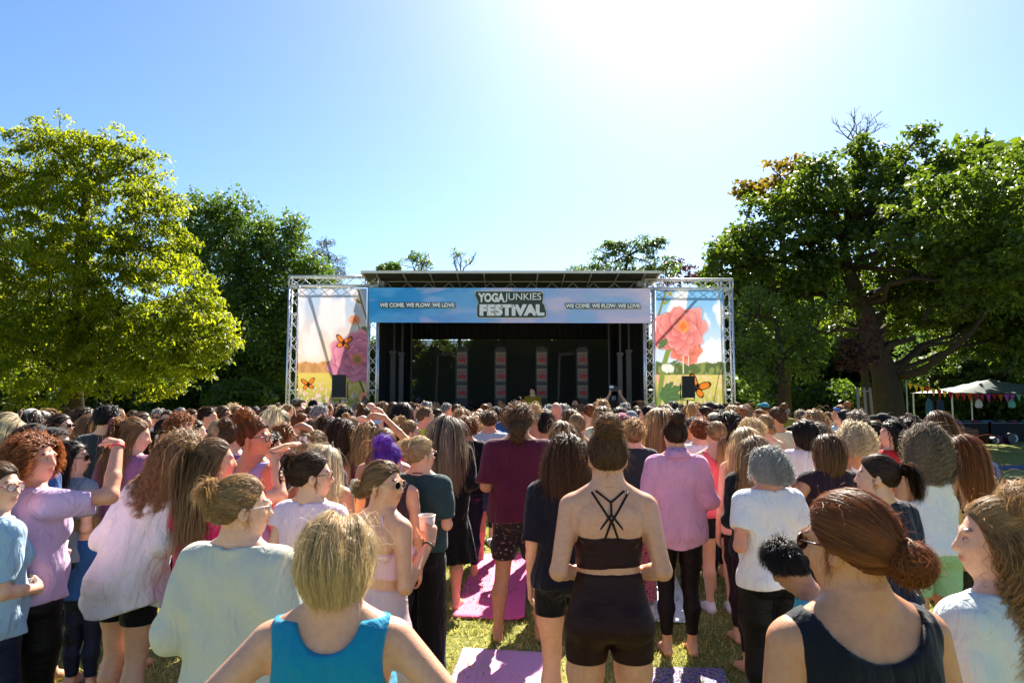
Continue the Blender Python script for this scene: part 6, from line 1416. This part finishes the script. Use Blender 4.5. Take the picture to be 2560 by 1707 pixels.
    P(2190, 1139, 3.65, label='person in navy t-shirt and floral skirt with full dark ponytail, face turned left', group=NEAR, hair=('pony', 'darkbrown'), hl=.20, head=(-46, 0, 0), yaw=-16, w=1.05, tone='fair', arms=('front', 'down'), top=tee('navy', loose=.6, hem=.92), bottom=dict(kind='skirt', top=1.02, hem=.25, loose=.6, mat=fabric('#d8ccd0', 'cotton', 'floral', '#6a3440')), extra=(('eyes',), ('earring',)), seed=27)
    P(2312, 1069, 4.7, label='person in white racer top and mint shorts with curly grey brown hair', group=NEAR, hair=('curly', 'greybrown'), hl=.24, head=(-10, 0, 0), tone='tan', w=1.05, arms=('down', 'front'), top=dict(kind='racer', sleeve=0, loose=.75, hem=.88, flare=.05, mat=fb('#e2e2e6')), bottom=shorts('#9cc292', .60, .35, top=1.04), seed=28)
    P(2402, 1091, 4.75, label='person in leopard print blouse with long auburn hair at the right side', group=NEAR, hair=('long', 'auburn'), hl=.40, head=(-22, 0, 0), yaw=-10, tone='light', w=1.05, arms=('fold', 'fold'), top=long_('#c09a64', loose=.9, hem=.80, mat=fabric('#c8a068', 'cotton', 'leopard', '#1c120e')), bottom=legg('#100c0e', loose=.6), seed=29)
    # AA auburn foreground
    P(2126, 1240, 1.66, label='large person at bottom right with auburn low bun and navy tank top', group=NEAR, hair=('lowbun', 'auburn'), head=(-30, -4, 0), yaw=-8, w=1.12, tone='tan', arms=('down', 'down'), top=dict(kind='scoop', sleeve=0, loose=.25, hem=.85, mat=fb('#10131f')), bottom=legg(), extra=(('sunglasses', '#3a2018'),), seed=30)
    P(1982, 1352, 2.75, label='child with short black hair in turquoise t-shirt beside the auburn haired person', group=NEAR, hair=('short', 'black'), hl=.055, head=(8, -26, 0), yaw=-62, tone='brown', sex='m', w=.92, lean=(0, .28), top=tee('turquoise', loose=.7), bottom=shorts('navy', .5, .7), seed=31)
    P(2488, 1250, 1.95, label='person at the right edge in white t-shirt with curly honey hair', group=NEAR, hair=('curlyhalf', 'honey'), hl=.42, head=(-46, 0, 0), yaw=-20, w=1.06, tone='fair', arms=('down', 'down'), top=tee('#ccd6d4', loose=.7, sleeve=.4), bottom=legg(), extra=(('eyes',), ('scrunchie', '#b98a50', (0, -.12, .07))), seed=32)
    P(88, 1066, 4.5, label='person in black brimmed cap and navy shirt hidden behind the ginger hair', group=NEAR, hair=('mid', 'darkbrown'), head=(50, 0, 0), yaw=20, tone='fair', top=tee('blue'), bottom=legg(), extra=(('cap', '#14161c'),), seed=33)
    P(32, 1048, 4.9, label='person with pale blonde long hair at the left edge behind the black cap', group=NEAR, hair=('long', 'pale'), hl=.34, head=(40, 0, 0), tone='fair', top=tee('grey'), bottom=legg(), seed=34)
    P(186, 1106, 4.75, label='person in grey t-shirt and black leggings under the raised arm, dark sunglasses, barefoot', group=NEAR, hair=('long', 'black'), hl=.3, head=(60, 0, 0), yaw=18, tone='fair', arms=('front', 'front'), top=tee('#7c8894', loose=.6), bottom=legg('#121216'), extra=(('sunglasses', '#0c0c0c'),), seed=35)
    P(222, 1283, 4.7, label='small blond child in navy trousers among the legs at the left', group=NEAR, hair=('short', 'honey'), hl=.06, tone='fair', w=.95, sex='m', top=tee('blue'), bottom=legg('navy', loose=.8), seed=36)
    P(330, 1047, 5.0, label='person in mauve t-shirt dress with long strawberry blonde hair and pink claw clip', group=NEAR, hair=('halfup', 'strawberry'), hl=.38, head=(50, -10, 0), yaw=14, tone='fair', w=1.04, top=tee('mauve', loose=.9, hem=.66), bottom=shorts('black', .60), extra=(('clawclip', '#8a3a4a', .05),), seed=37)
    P(640, 1050, 4.55, label='person in pale violet tank top with reddish updo and glasses, profile to the right', group=NEAR, hair=('messybun', 'auburn'), head=(70, 0, 0), yaw=28, tone='tan', w=1.06, arms=('down', 'down'), top=tank('#9a9ac4', hem=.9), bottom=legg('plum'), extra=(('glasses', '#1c1c22'), ('eyes',)), seed=38)
    r, b, s = P(672, 1082, 5.0, label='person in navy t-shirt half hidden behind the violet tank top, holding a cup', group=NEAR, hair=('short', 'darkbrown'), head=(60, 0, 0), yaw=20, tone='fair', arms=('down', 'cup'), top=tee('#1c2c5c'), bottom=legg(), seed=39)
    cup(r, b, 1, 'small pale cup held beside the violet tank top', '#e2c8c0', .9)
    P(791, 1079, 5.0, label='person with streaky brown hair and a white flower claw clip, centre left', group=NEAR, hair=('halfup', 'lightbrown'), hl=.3, head=(20, 0, 0), tone='light', top=tee('navy'), bottom=legg(), extra=(('flowerclip', '#d8d6d0', (0, -.16, .045)),), seed=40)
    P(808, 1114, 4.3, label='person with long golden blonde hair and bare shoulders behind the dark claw clip', group=NEAR, hair=('long', 'pale'), hl=.36, head=(30, 0, 0), tone='tan', top=tank('#d8b878', hem=.88), bottom=legg(), seed=41)
    P(856, 1048, 6.2, label='person in black and white zebra print dress with dark brown hair', group=NEAR, hair=('mid', 'darkbrown'), hl=.30, head=(20, 0, 0), tone='tan', w=1.05, top=tee('white', loose=.9, hem=.55, sleeve=.45, mat=fabric('#cfc8cc', 'cotton', 'zebra', '#0c0a0c')), bottom=legg(), seed=42)
    P(923, 1060, 6.1, label='person with red patterned bandana and long honey hair, one arm over the head', group=NEAR, hair=('wavy', 'honey'), hl=.32, head=(20, 0, 0), tone='tan', arms=('down', 'over'), top=tank('maroon'), bottom=legg(), extra=(('bandana', '#8a1c2c', 'paisley', '#e0b0b0'),), seed=43)
    P(963, 1072, 5.35, label='person with light brown low ponytail in white tank top, tattooed friend at left', group=NEAR, hair=('lowpony', 'lightbrown'), head=(16, 0, 0), tone='light', w=1.08, top=tank('white', hem=.9), bottom=legg('hot pink'), seed=44)
    P(972, 1113, 4.5, label='person with bright purple hair in small bun, just behind the flower claw', group=NEAR, hair=('messybun', 'purple'), head=(25, 0, 0), tone='light', top=tank('#3a2a30'), bottom=legg(), seed=45)
    P(713, 1062, 6.0, label='person with short brown hair in navy t-shirt shading sunglasses with one hand', group=NEAR, hair=('pixie', 'auburn'), hl=.09, head=(60, 0, 0), yaw=16, tone='tan', arms=('down', 'shade'), top=tee('navy'), bottom=shorts('black', .5, .8, mat=fabric('#10131f', 'cotton', 'floral', '#a05068')), extra=(('sunglasses', '#7a5030'),), seed=46)
foreground()
# ---- middle and back rows: x, y, distance, sex, hair, colour, length, top colour, top kind, head turn, body turn, arms, extra, skin
ROWS = '''
26 1032 7 f long pale - grey t 50 20 d - fair
80 1026 7.5 f mid black - navy t 20 0 d cap:#a8a49c fair
121 1022 9 f mid honey .2 coral k 0 165 d sunglasses:#2a1410 ruddy
156 1036 7 f long darkbrown .3 black t 70 20 d sunglasses:#101010 fair
215 1020 8 f wavy darkbrown - rose l 30 10 d - light
238 1034 7.5 f long lightbrown - black t 20 10 d - fair
270 1014 6.5 m short black - charcoal t 12 0 d - light
358 1031 8 f long brown .34 black t 70 20 d - fair
398 1024 10 m short grey - white t 30 150 d sunglasses:#1c1c1c ruddy
418 1027 10 f lowbun darkbrown - navy t -10 170 d glasses:#1c1c1c fair
480 1023 11 m crop brown - grey t 70 20 d sunglasses:#1c1c1c ruddy
415 1048 7.5 f lowpony black - black k 40 10 s - tan
452 1040 6.5 f curlyshort auburn - turquoise t 60 20 d - fair
490 1052 7 f lowbun darkbrown - mauve k 60 20 d - fair
520 1017 8 m crop darkbrown - blue t 60 20 d - light
560 1017 9 f bob brown .2 green k 65 20 s sunglasses:#2a1a10 tan
583 1014 10.5 f curlyshort blonde - cream t 50 10 d glasses:#4a3020 fair
612 1018 12 m short darkbrown - grey t 20 0 d - fair
550 1050 6.5 f lowpony blonde .2 white t 20 0 d - fair
605 1031 9 f messybun brown - peach t 40 10 d - light
633 1036 8 f braid black - black k 20 0 d - light
652 1027 10 f lowbun darkbrown - white t 65 20 d - fair
582 1064 6 f messybun brown - mauve t 30 10 d - fair
698 1014 12 f bun greybrown - pink t 10 0 d - fair
677 1034 10 f curlybob black - navy t 20 0 d - tan
706 1028 7.5 f highpony pale .34 teal t 10 0 d - fair
741 999 14 m short darkbrown - blue t 40 10 d cap:#5a5444 tan
783 1001 15 m short black - black t 10 0 d - brown
756 1015 12.5 m bald grey - white t 20 0 d sunglasses:#1c1c1c ruddy
752 1033 8 f pony auburn .2 pink t 60 20 d - fair
776 1017 11 f pony brown - black k 40 0 d - light
801 1014 9 m short grey .06 navy t 60 20 d glasses:#1c1c1c ruddy
785 1050 7.5 f long lightbrown .3 black t 0 0 d - fair
812 1044 7.5 f short darkbrown .06 coral k 60 10 d sunglasses:#2a1a10 tan
832 1016 13 f long black - olive t 10 0 d - light
856 1012 12 m short honey - grey t 0 0 d - fair
863 1020 9 m short black .06 mauve t 40 10 d - tan
880 1043 8 f bun honey - navy t 40 10 s - fair
913 996 15 f bun greybrown - grey t 0 0 d - fair
927 1006 12.5 m bald grey - light_blue t 40 10 d - ruddy
914 1020 9.5 f messybun brown - lavender t 70 20 s - light
996 1065 7 f lowpony darkbrown - hot_pink k 40 10 d - ruddy
984 1006 11 f braid brown - maroon k 30 0 d - fair
1010 1007 9.5 f long black .44 black t 20 0 d - light
1003 1056 8 f messybun blonde - green k 20 0 d - fair
1030 1008 11 f lowbun brown - grey t 60 20 d sunglasses:#101010 light
1066 1004 13 f bob grey .2 black t 10 0 d - fair
1063 1018 8.5 m crop lightbrown - lime t 55 20 d glasses:#3a2a20 ruddy
1092 1022 9.5 f lowpony darkbrown - black k 60 20 d sunglasses:#101010 fair
1117 1008 13 m crop grey - white t 50 10 d sunglasses:#101010 ruddy
1024 1052 7 f bun honey - black k 55 15 d sunglasses:#101010 fair
1155 1026 9 f curlybob strawberry .12 grey t 20 0 d - fair
1166 1044 7.5 f curlybob auburn .2 black t 10 0 d - light
1199 1021 12 m bald grey - grey t 0 0 d - ruddy
1190 1030 9.5 f pony honey - white t 10 0 d - fair
1212 1030 9.5 m short grey - blue t 0 0 d - fair
1223 1001 16.5 f bob black - black t 0 180 d - light
1240 1018 13 f mid darkbrown - black t 0 0 d cap:#1c2026 light
1274 1016 12 f mid brown - blue t 0 0 d beanie:#a81c70 fair
1343 1024 8 f messybun blonde - turquoise k 20 0 d - tan
1360 1022 10 f mid brown - navy t 10 0 d - fair
1363 1044 7.5 f messybun black - dark_green r 0 0 d - tan
1390 1006 10.5 m bald grey - white t 5 0 d - ruddy
1372 1013 13 m short grey - olive t 0 0 d cap:#5a6058 fair
1427 1024 9.5 f long brown .3 black t 0 0 d - fair
1405 1054 6.6 f long lightbrown .36 black t 0 0 d - light
1442 1035 6.9 f lowpony honey .34 black k 10 0 d - light
1474 1011 9.5 f lowpony auburn .2 red k -30 0 d - fair
1506 1002 11 m curlyshort honey .05 beige t 0 0 d - fair
1506 1017 9 f bob lightbrown .26 cream t 0 0 d - fair
1562 1008 12.5 m short grey - white t -20 170 d sunglasses:#101010 fair
1546 1018 12 f long black - black t -30 0 d - tan
1553 1036 8 f long darkbrown .3 plum t 0 0 d cap:#a84868 light
1577 1030 9 m short black - navy t -10 0 d cap:#6a7484 tan
1590 1016 12.5 f pony brown - brown k 0 0 d - tan
1617 1016 10 f long black .4 blue t -60 -10 d - light
1648 1021 7.3 f long honey .52 coral k 0 0 d - fair
1666 1012 9.5 f pony brown - black t 0 0 d - tan
1683 1006 12 m curlyshort black .05 navy t 0 0 d - brown
1723 1012 10 f highpony honey .26 white k -10 0 d - fair
1690 1030 8.6 m short brown - rose t 0 0 d cap:#b8ccd4 fair
1761 1017 9.5 f pony darkbrown .24 black k -60 -10 d sunglasses:#101010 light
1774 1007 12 m short darkbrown - grey t -20 0 d cap:#2a2024 fair
1794 1009 12 f long black .3 black t 0 0 d - tan
1733 1047 7.8 m short black - light_blue t -50 -10 d cap:#14161e tan
1750 1050 7 m curlyshort auburn .045 white t -10 0 d - fair
1785 1036 8.5 f mid brown - white t 0 0 d sunhat:#d8cdb0 fair
1820 1030 7.5 f wavy black .42 black t 0 0 d - light
1847 1030 9 f messybun auburn - black k 0 0 d - light
1829 1014 11 f bob blonde .2 beige t -10 0 d - fair
1854 1014 10.5 f long lightbrown .3 olive t 0 0 d - fair
1876 1050 7 f curlybob blonde .18 rose k -10 0 d - fair
1911 1039 7.4 f lowbun honey - cream k -10 0 d - fair
1911 1008 16 m short brown - white t -30 0 d cap:#20a0b4 tan
1896 1024 12 f mid auburn .2 red t -60 -10 d sunglasses:#2a1410 ruddy
1940 1020 7.8 f bun brown - cream t -50 -8 d glasses:#8a3a2a tan
2001 1026 11 m short greybrown - black t -20 0 d - fair
2036 1026 8 f wavy honey .3 white t 0 0 d - fair
2101 1014 9 f bun strawberry - light_blue t -60 -10 d headband:#3a6ac0 tan
2111 1026 8.5 f lowbun black - charcoal t -50 0 d - light
2142 1030 6.6 m short greybrown .05 purple k 0 0 r - tan
2183 1054 6.5 f pony black .24 purple k -20 0 d scrunchie:#b01c3c tan
2205 1036 9 f mid black - charcoal t -70 -10 d cap:#1c1a18 light
2228 1054 6.2 f wavy black .26 red t -60 -20 d - fair
2257 1042 9 f bun greybrown - grey t -20 0 d - fair
2281 1047 7.5 f short black .06 red t -60 -10 d - fair
2340 1028 6.6 f long brown .34 brown t -10 0 d - light
'''
HW = {'long': 'long straight {} hair', 'wavy': 'long wavy {} hair', 'mid': 'shoulder length {} hair', 'bob': '{} bob', 'curlybob': 'fluffy curly {} hair', 'curlyshort': 'short curly {} hair', 'short': 'short {} hair', 'crop': 'cropped {} hair', 'bald': 'shaved head', 'pony': '{} ponytail', 'lowpony': 'low {} ponytail', 'highpony': 'high {} ponytail',
      'bun': 'neat {} bun', 'messybun': 'messy {} bun', 'lowbun': '{} low bun', 'braid': '{} braid'}
CW = {'pale': 'pale blonde', 'darkbrown': 'dark brown', 'lightbrown': 'light brown', 'honey': 'honey blonde', 'strawberry': 'strawberry blonde', 'greybrown': 'grey brown'}
TW = {'t': 't-shirt', 'k': 'tank top', 'l': 'blouse', 'r': 'racer back top'}
def zone(x, d):
    L = [(90, 'at the far left'), (200, 'below the chestnut trunk'), (330, 'right of the chestnut trunk'), (440, 'under the chestnut crown'), (560, 'below the gap between the left trees'), (690, 'below the dark left tree'), (770, 'by the left truss tower'), (900, 'below the left flower banner'), (970, 'by the left stage corner'), (1110, 'before the left stage wing'), (1200, 'before the leftmost logo column'), (1300, 'before the second logo column'), (1400, 'before the third logo column'),
         (1500, 'before the fourth logo column'), (1640, 'before the right stage wing'), (1760, 'below the coral flower banner'), (1850, 'by the right truss tower'), (1960, 'before the shrub thicket'), (2080, 'left of the tree stakes'), (2200, 'before the tree stakes'), (2300, 'before the maple trunk'), (9999, 'left of the gazebo')]
    z = next(n for a, n in L if x < a); r = 'in the back rows' if d > 10.4 else 'in the middle rows' if d > 7.7 else 'in the nearer middle'
    return z, r
def crowd():
    rows = [l.split() for l in ROWS.strip().splitlines()]; rng = random.Random(5)
    # dim back row heads in front of the stage, seen between the others
    fill = [(845, 1010), (893, 1008), (955, 1004), (1000, 1012), (1045, 1010), (1088, 1006), (1140, 1011), (1175, 1009), (1212, 1010), (1255, 1008), (1310, 1011), (1335, 1009), (1408, 1010), (1452, 1009), (1490, 1008), (1520, 1012), (1630, 1010), (1700, 1011), (1742, 1008), (1812, 1010), (1560, 1014), (1602, 1009), (1655, 1014), (1870, 1013), (720, 1012), (665, 1015), (540, 1020), (455, 1020), (300, 1022), (335, 1026), (180, 1026), (1960, 1018), (2070, 1030), (640, 1016), (820, 1008), (940, 1014), (1025, 1016), (1130, 1018), (1290, 1016), (1350, 1012), (1472, 1018), (1535, 1020), (1715, 1018), (1775, 1016), (1840, 1006), (2155, 1040), (2230, 1042), (60, 1030), (505, 1030), (390, 1034)]
    hs = ['short', 'bob', 'pony', 'bun', 'long', 'mid', 'lowbun', 'crop', 'wavy', 'messybun']; cs = ['darkbrown', 'black', 'brown', 'lightbrown', 'honey', 'grey', 'auburn']; ts = ['black', 'navy', 'white', 'grey', 'red', 'teal', 'pink', 'olive', 'beige', 'blue', 'maroon']
    for i, (x, y) in enumerate(fill):
        h = hs[(i*7+i//10) % 10]; rows.append([str(x), str(y), str([13.5, 14.5, 12.8, 15.2][i % 4]), 'm' if h in ('short', 'crop') else 'f', h, cs[(i*5+i//7) % 7], '-', ts[(i*3+i//11) % 11], 't', str([0, 30, -30, 0][i % 4] if 900 < x < 1700 else (60 if x <= 900 else -60)), '0', 'd', '-', ['fair', 'light', 'tan'][i % 3]])
    recs = []
    for r in rows:
        x, y, d = int(r[0]), int(r[1]), float(r[2]); hc = CW.get(r[5], r[5]); lab = HW[r[4]].format(hc); ex = r[12].split(':')
        tc = r[7].replace('_', ' '); acc = {'sunglasses': ', dark sunglasses', 'glasses': ', glasses', 'cap': ', cap', 'beanie': ', magenta beanie', 'sunhat': ', cream sun hat', 'headband': ', blue headscarf', 'scrunchie': ', red scrunchie'}.get(ex[0], ''); acc2 = {'s': ', hand raised', 'r': ', arm stretched right'}.get(r[11], '')
        z, rw = zone(x, d); recs.append([r, x, y, d, tc, ex, f'person with {lab}, {tc} {TW[r[8]]}{acc}{acc2}', z, rw])
    from collections import Counter
    for lv in (0, 1, 2):
        def mk(q): return q[6]+(f', {q[7]}' if lv >= 0 else '')+(f' {q[8]}' if lv >= 1 else '')
        pass
    labs = [q[6]+', '+q[7] for q in recs]; c = Counter(labs)
    labs = [l if c[l] == 1 else l+' '+q[8] for l, q in zip(labs, recs)]; c = Counter(labs); seen = {}
    for i in sorted(range(len(recs)), key=lambda i: recs[i][1]):
        l = labs[i]
        if c[l] > 1: k = seen.get(l, 0); seen[l] = k+1; labs[i] = l+[', left one', ', right one', ', rightmost'][k]
    for i, (q, lab) in enumerate(zip(recs, labs)):
        r, x, y, d, tc, ex, _, z, rw = q; hl = None if r[6] == '-' else float(r[6]); hy = int(r[9]); by = int(r[10])
        arms = {'d': [('down', 'down'), ('front', 'front'), ('fold', 'fold')][i % 3 if d < 9 else 0], 's': ('down', 'shade'), 'r': ('down', 'reach')}[r[11]]
        top = {'t': tee(tc), 'k': tank(tc), 'l': long_(tc), 'r': dict(kind='racer', sleeve=0, loose=0, hem=.93, mat=fb(tc))}[r[8]]
        if d > 9: top = dict(top); 
        e = ()
        if ex[0] in ('sunglasses', 'glasses') and d < 14: e = ((ex[0], ex[1]),)
        elif ex[0] in ('cap', 'sunhat', 'headband'): e = ((ex[0], ex[1]),)
        elif ex[0] == 'beanie': e = (('bandana', ex[1]),)
        elif ex[0] == 'scrunchie': e = ((ex[0], ex[1], (0, -.125, .045)),)
        if d > 9: hy = round(hy/30)*30
        person(x, y, d, label=lab, group='people in the crowd', sex=r[3], hair=(r[4], r[5]), hl=hl, top=top, bottom=legg(['black', 'navy', 'charcoal'][i % 3]), head=(hy, 0, 0), yaw=by, arms=arms, extra=e, tone=r[13], seed=i % 4 if d > 9 else i, w=[1., 1.08, 1.][i % 3] if d < 9 else 1.)
    # on and by the stage
    person(1332, 968, 20.2, z0=.4, label='presenter in olive jacket standing on the stage, looking right', hair=('short', 'black'), head=(45, 0, 0), yaw=180-20, tone='fair', top=tee('mustard', sleeve=.9), bottom=legg(), seed=2, group='people at the stage', sex='m', extra=(('necklace', '#30282a', .006),))
    person(1437, 996, 17.3, label='bearded person with long dark hair facing the crowd before the stage', sex='m', hair=('mid', 'darkbrown'), head=(0, 0, 0), yaw=180, tone='tan', top=tee('navy'), bottom=legg(), extra=(('beard', '#140e0b'),), seed=2, group='people at the stage')
    r, b, s = person(1537, 1001, 15.8, label='person at the stage edge holding a camera overhead with both arms', sex='m', hair=('short', 'darkbrown'), head=(0, 12, 0), yaw=10, tone='tan', arms=('up', 'up'), top=tee('black'), bottom=legg(), extra=(('wristband', '#d8a860', -1),), seed=1, group='people at the stage')
    bpy.context.view_layer.update(); p = r.matrix_world @ Vector((0, .24, 1.95)); cm = empty('camera_body', p); tag(cm, 'black camera with a small screen held overhead by two hands', 'camera'); cm.name = 'photo_camera'
    m = MB(); m.box((0, 0, 0), (.16, .07, .11)); m.box((0, 0, .065), (.06, .06, .03)); m.build('housing', DARKM, cm); m = MB(); m.tube((0, .03, 0), (0, .13, 0), .04, n=14); m.build('lens', DARKM, cm, True); m = MB(); m.box((-.09, -.06, .05), (.09, .012, .06)); m.build('screen', plain('screen_pale', '#c8d4dc', .2), cm)
crowd()
# ---------------------------------------------------------------- mats and things on the grass
def gp(x, y): a, b_ = ray(x, y); t = CAM_H/-b_; return Vector((a*t, t, 0))
def mat_sheet(label, q, m, group='yoga mats on the grass', curl=0, name='yoga_mat'):
    P = [gp(*c) for c in q]; c = sum(P, Vector())/4; n = 24; V = []; F = []
    for j in range(n+1):
        for i in range(n+1):
            u = i/n; v = j/n; p = (P[0]*(1-u)+P[1]*u)*(1-v)+(P[3]*(1-u)+P[2]*u)*v-c; z = .022+.004*math.sin(p.x*7)*math.sin(p.y*6)+curl*max(0, u-.75)**2
            # round the corners
            cu, cv = abs(u-.5)*2, abs(v-.5)*2
            if cu > .9 and cv > .94: k = math.hypot((cu-.9)/.1, (cv-.94)/.06); p = p*(1-.02*max(0, k-1))
            V.append((p.x, p.y, z))
    N_ = len(V); V += [(a, b_, z-.006) for a, b_, z in V]
    for j in range(n):
        for i in range(n): a = j*(n+1)+i; F.append((a, a+1, a+n+2, a+n+1)); F.append((N_+a, N_+a+n+1, N_+a+n+2, N_+a+1))
    ed = [i for i in range(n)]+[i*(n+1)+n for i in range(n)]+[n*(n+1)+n-i for i in range(n)]+[(n-i)*(n+1) for i in range(n)]
    for i in range(len(ed)): a, b_ = ed[i], ed[(i+1) % len(ed)]; F.append((b_, a, N_+a, N_+b_))
    o = link(name, mesh(name, V, F, m), None, c); tag(o, label, 'yoga mat' if name == 'yoga_mat' else name, group if name == 'yoga_mat' else None); return o
def matmat(name, col, pat=None):
    m, nt, b = nodes(name); L = nt.links; tc = N(nt, 'ShaderNodeTexCoord'); b.inputs['Roughness'].default_value = .7; c = lin(col)
    no = N(nt, 'ShaderNodeTexNoise', Scale=3, Detail=4); L.new(tc.outputs['Object'], no.inputs['Vector']); mx = N(nt, 'ShaderNodeMixRGB'); mx.inputs[1].default_value = c4([v*.9 for v in c]); mx.inputs[2].default_value = c4(c); L.new(no.outputs['Fac'], mx.inputs[0]); out = mx.outputs[0]
    if pat == 'lotus':
        w = N(nt, 'ShaderNodeTexWave', Scale=5, Distortion=7, Detail=1, wave_type='RINGS', rings_direction='Z'); w.inputs['Detail Scale'].default_value = 2.5; L.new(tc.outputs['Object'], w.inputs['Vector']); r = N(nt, 'ShaderNodeMapRange'); r.inputs['From Min'].default_value = .90; r.inputs['From Max'].default_value = .97; L.new(w.outputs['Fac'], r.inputs['Value'])
        m2 = N(nt, 'ShaderNodeMixRGB'); L.new(r.outputs[0], m2.inputs[0]); L.new(out, m2.inputs[1]); m2.inputs[2].default_value = c4([v*.75 for v in c]); out = m2.outputs[0]
    if pat == 'mandala':
        w = N(nt, 'ShaderNodeTexWave', Scale=5.5, Distortion=3, Detail=3, wave_type='RINGS', rings_direction='Z'); w.inputs['Detail Scale'].default_value = 6; L.new(tc.outputs['Object'], w.inputs['Vector']); r = N(nt, 'ShaderNodeValToRGB'); r.color_ramp.interpolation = 'CONSTANT'
        for i, (p, cc) in enumerate(((0, '#3a4a9a'), (.3, '#b04a7a'), (.5, '#d8c8d8'), (.66, '#5a9ab8'), (.85, '#8a3a6a'))):
            e = r.color_ramp.elements[i] if i < 2 else r.color_ramp.elements.new(p); e.position = p; e.color = c4(lin(cc))
        L.new(w.outputs['Fac'], r.inputs[0]); out = r.outputs[0]
    L.new(out, b.inputs['Base Color']); n2 = N(nt, 'ShaderNodeTexVoronoi', Scale=260); L.new(tc.outputs['Object'], n2.inputs['Vector']); bp = N(nt, 'ShaderNodeBump', Strength=.2, Distance=.002); L.new(n2.outputs['Distance'], bp.inputs['Height']); L.new(bp.outputs[0], b.inputs['Normal']); return m
mat_sheet('magenta yoga mat with printed lotus lines in front of the person in maroon', [(1195, 1386), (1322, 1389), (1312, 1555), (1130, 1547)], matmat('mat_magenta', '#f05c9c', 'lotus'), curl=.5)
mat_sheet('plain lilac yoga mat at the bottom middle, half in sun', [(1157, 1625), (1364, 1637), (1372, 1790), (1098, 1775)], matmat('mat_lilac', '#e2a0cc'))
mat_sheet('pale mint white yoga mat between the strappy top and the pink shirt', [(1588, 1405), (1672, 1404), (1740, 1562), (1596, 1556)], matmat('mat_white', '#dceeee'))
mat_sheet('yoga mat with blue and pink mandala pattern at the bottom edge', [(1608, 1675), (1808, 1677), (1850, 1790), (1575, 1790)], matmat('mat_mandala', '#8090c0', 'mandala'))
mat_sheet('orange yoga mat lying in the tree shade at the right edge', [(2446, 1199), (2640, 1201), (2640, 1214), (2490, 1212)], matmat('mat_orange', '#d0603a'))
mat_sheet('blue blanket spread in the shade behind the backpack', [(2500, 1165), (2640, 1166), (2640, 1175), (2498, 1174)], matmat('blanket_blue', '#4a5a86'), name='blanket')
mat_sheet('magenta yoga mat partly hidden left of the strappy top, pale underside', [(1238, 1340), (1262, 1340), (1258, 1372), (1232, 1372)], matmat('mat_teal', '#8accc8'))
def bags():
    p = gp(2483, 1198); bp_ = empty('backpack', p, .3); tag(bp_, 'pale grey backpack standing on the shaded grass at the right', 'backpack')
    f = lambda P: smin(smax(ell(P, (0, 0, .19), (.17, .11, .21)), -P[:, 2], .02), ell(P, (0, -.09, .12), (.12, .05, .10)), .015)
    V, F = surface(f, (-.25, -.2, -.02), (.25, .2, .45), .012); link('bag_body', mesh('bag_body', V, F, fabric('#9aa0ac')), bp_); m = MB()
    for s_ in (-1, 1): m.path([(s_*.06, -.1, .30), (s_*.09, -.15, .2), (s_*.08, -.12, .06)], .012, 6)
    m.path([(-.03, 0, .38), (0, 0, .43), (.03, 0, .38)], .008, 6); m.build('straps', fabric('#5a6070'), bp_, True)
    p = gp(1372, 1576); b2 = empty('tote_bag', p, -.2); tag(b2, 'slumped cream tote bag on the grass beside the bare legs', 'bag')
    f = lambda P: smax(ell(P*np.array((1, 1, 1))+.012*np.sin(P[:, [2, 0, 1]]*30), (0, 0, .16), (.11, .09, .24)), -P[:, 2]+.0, .02)
    V, F = surface(f, (-.2, -.2, -.02), (.2, .2, .5), .010); link('bag_body', mesh('bag_body', V, F, fabric('#cfc6b4', 'linen')), b2); m = MB(); m.path([(-.05, 0, .36), (-.02, -.03, .48), (.05, -.05, .36)], .007, 6); m.path([(.0, -.10, .1), (.07, -.11, .05), (.09, -.08, .01)], .02, 7); m.build('handle', fabric('#1c1a1a'), b2, True)
    for k, (x, y) in enumerate(((1226, 1362), (1240, 1366))):
        p = gp(x, y); f = lambda P: smax(smin(cone(P, (0, -.09, .035), (0, .12, .025), .040, .034), cone(P, (0, -.08, .06), (0, -.02, .07), .034, .028), .03), -P[:, 2], .006); V, F = surface(f, (-.08, -.17, -.02), (.08, .2, .14), .008)
        o = link('sneaker', mesh('sneaker', V, F, fabric('#d8d8d8')), None, p, (0, 0, .3+k*.3)); tag(o, ('left' if k == 0 else 'right')+' white sneaker of the pair lying on the grass behind the magenta mat', 'sneaker', 'pair of white sneakers')
bags()
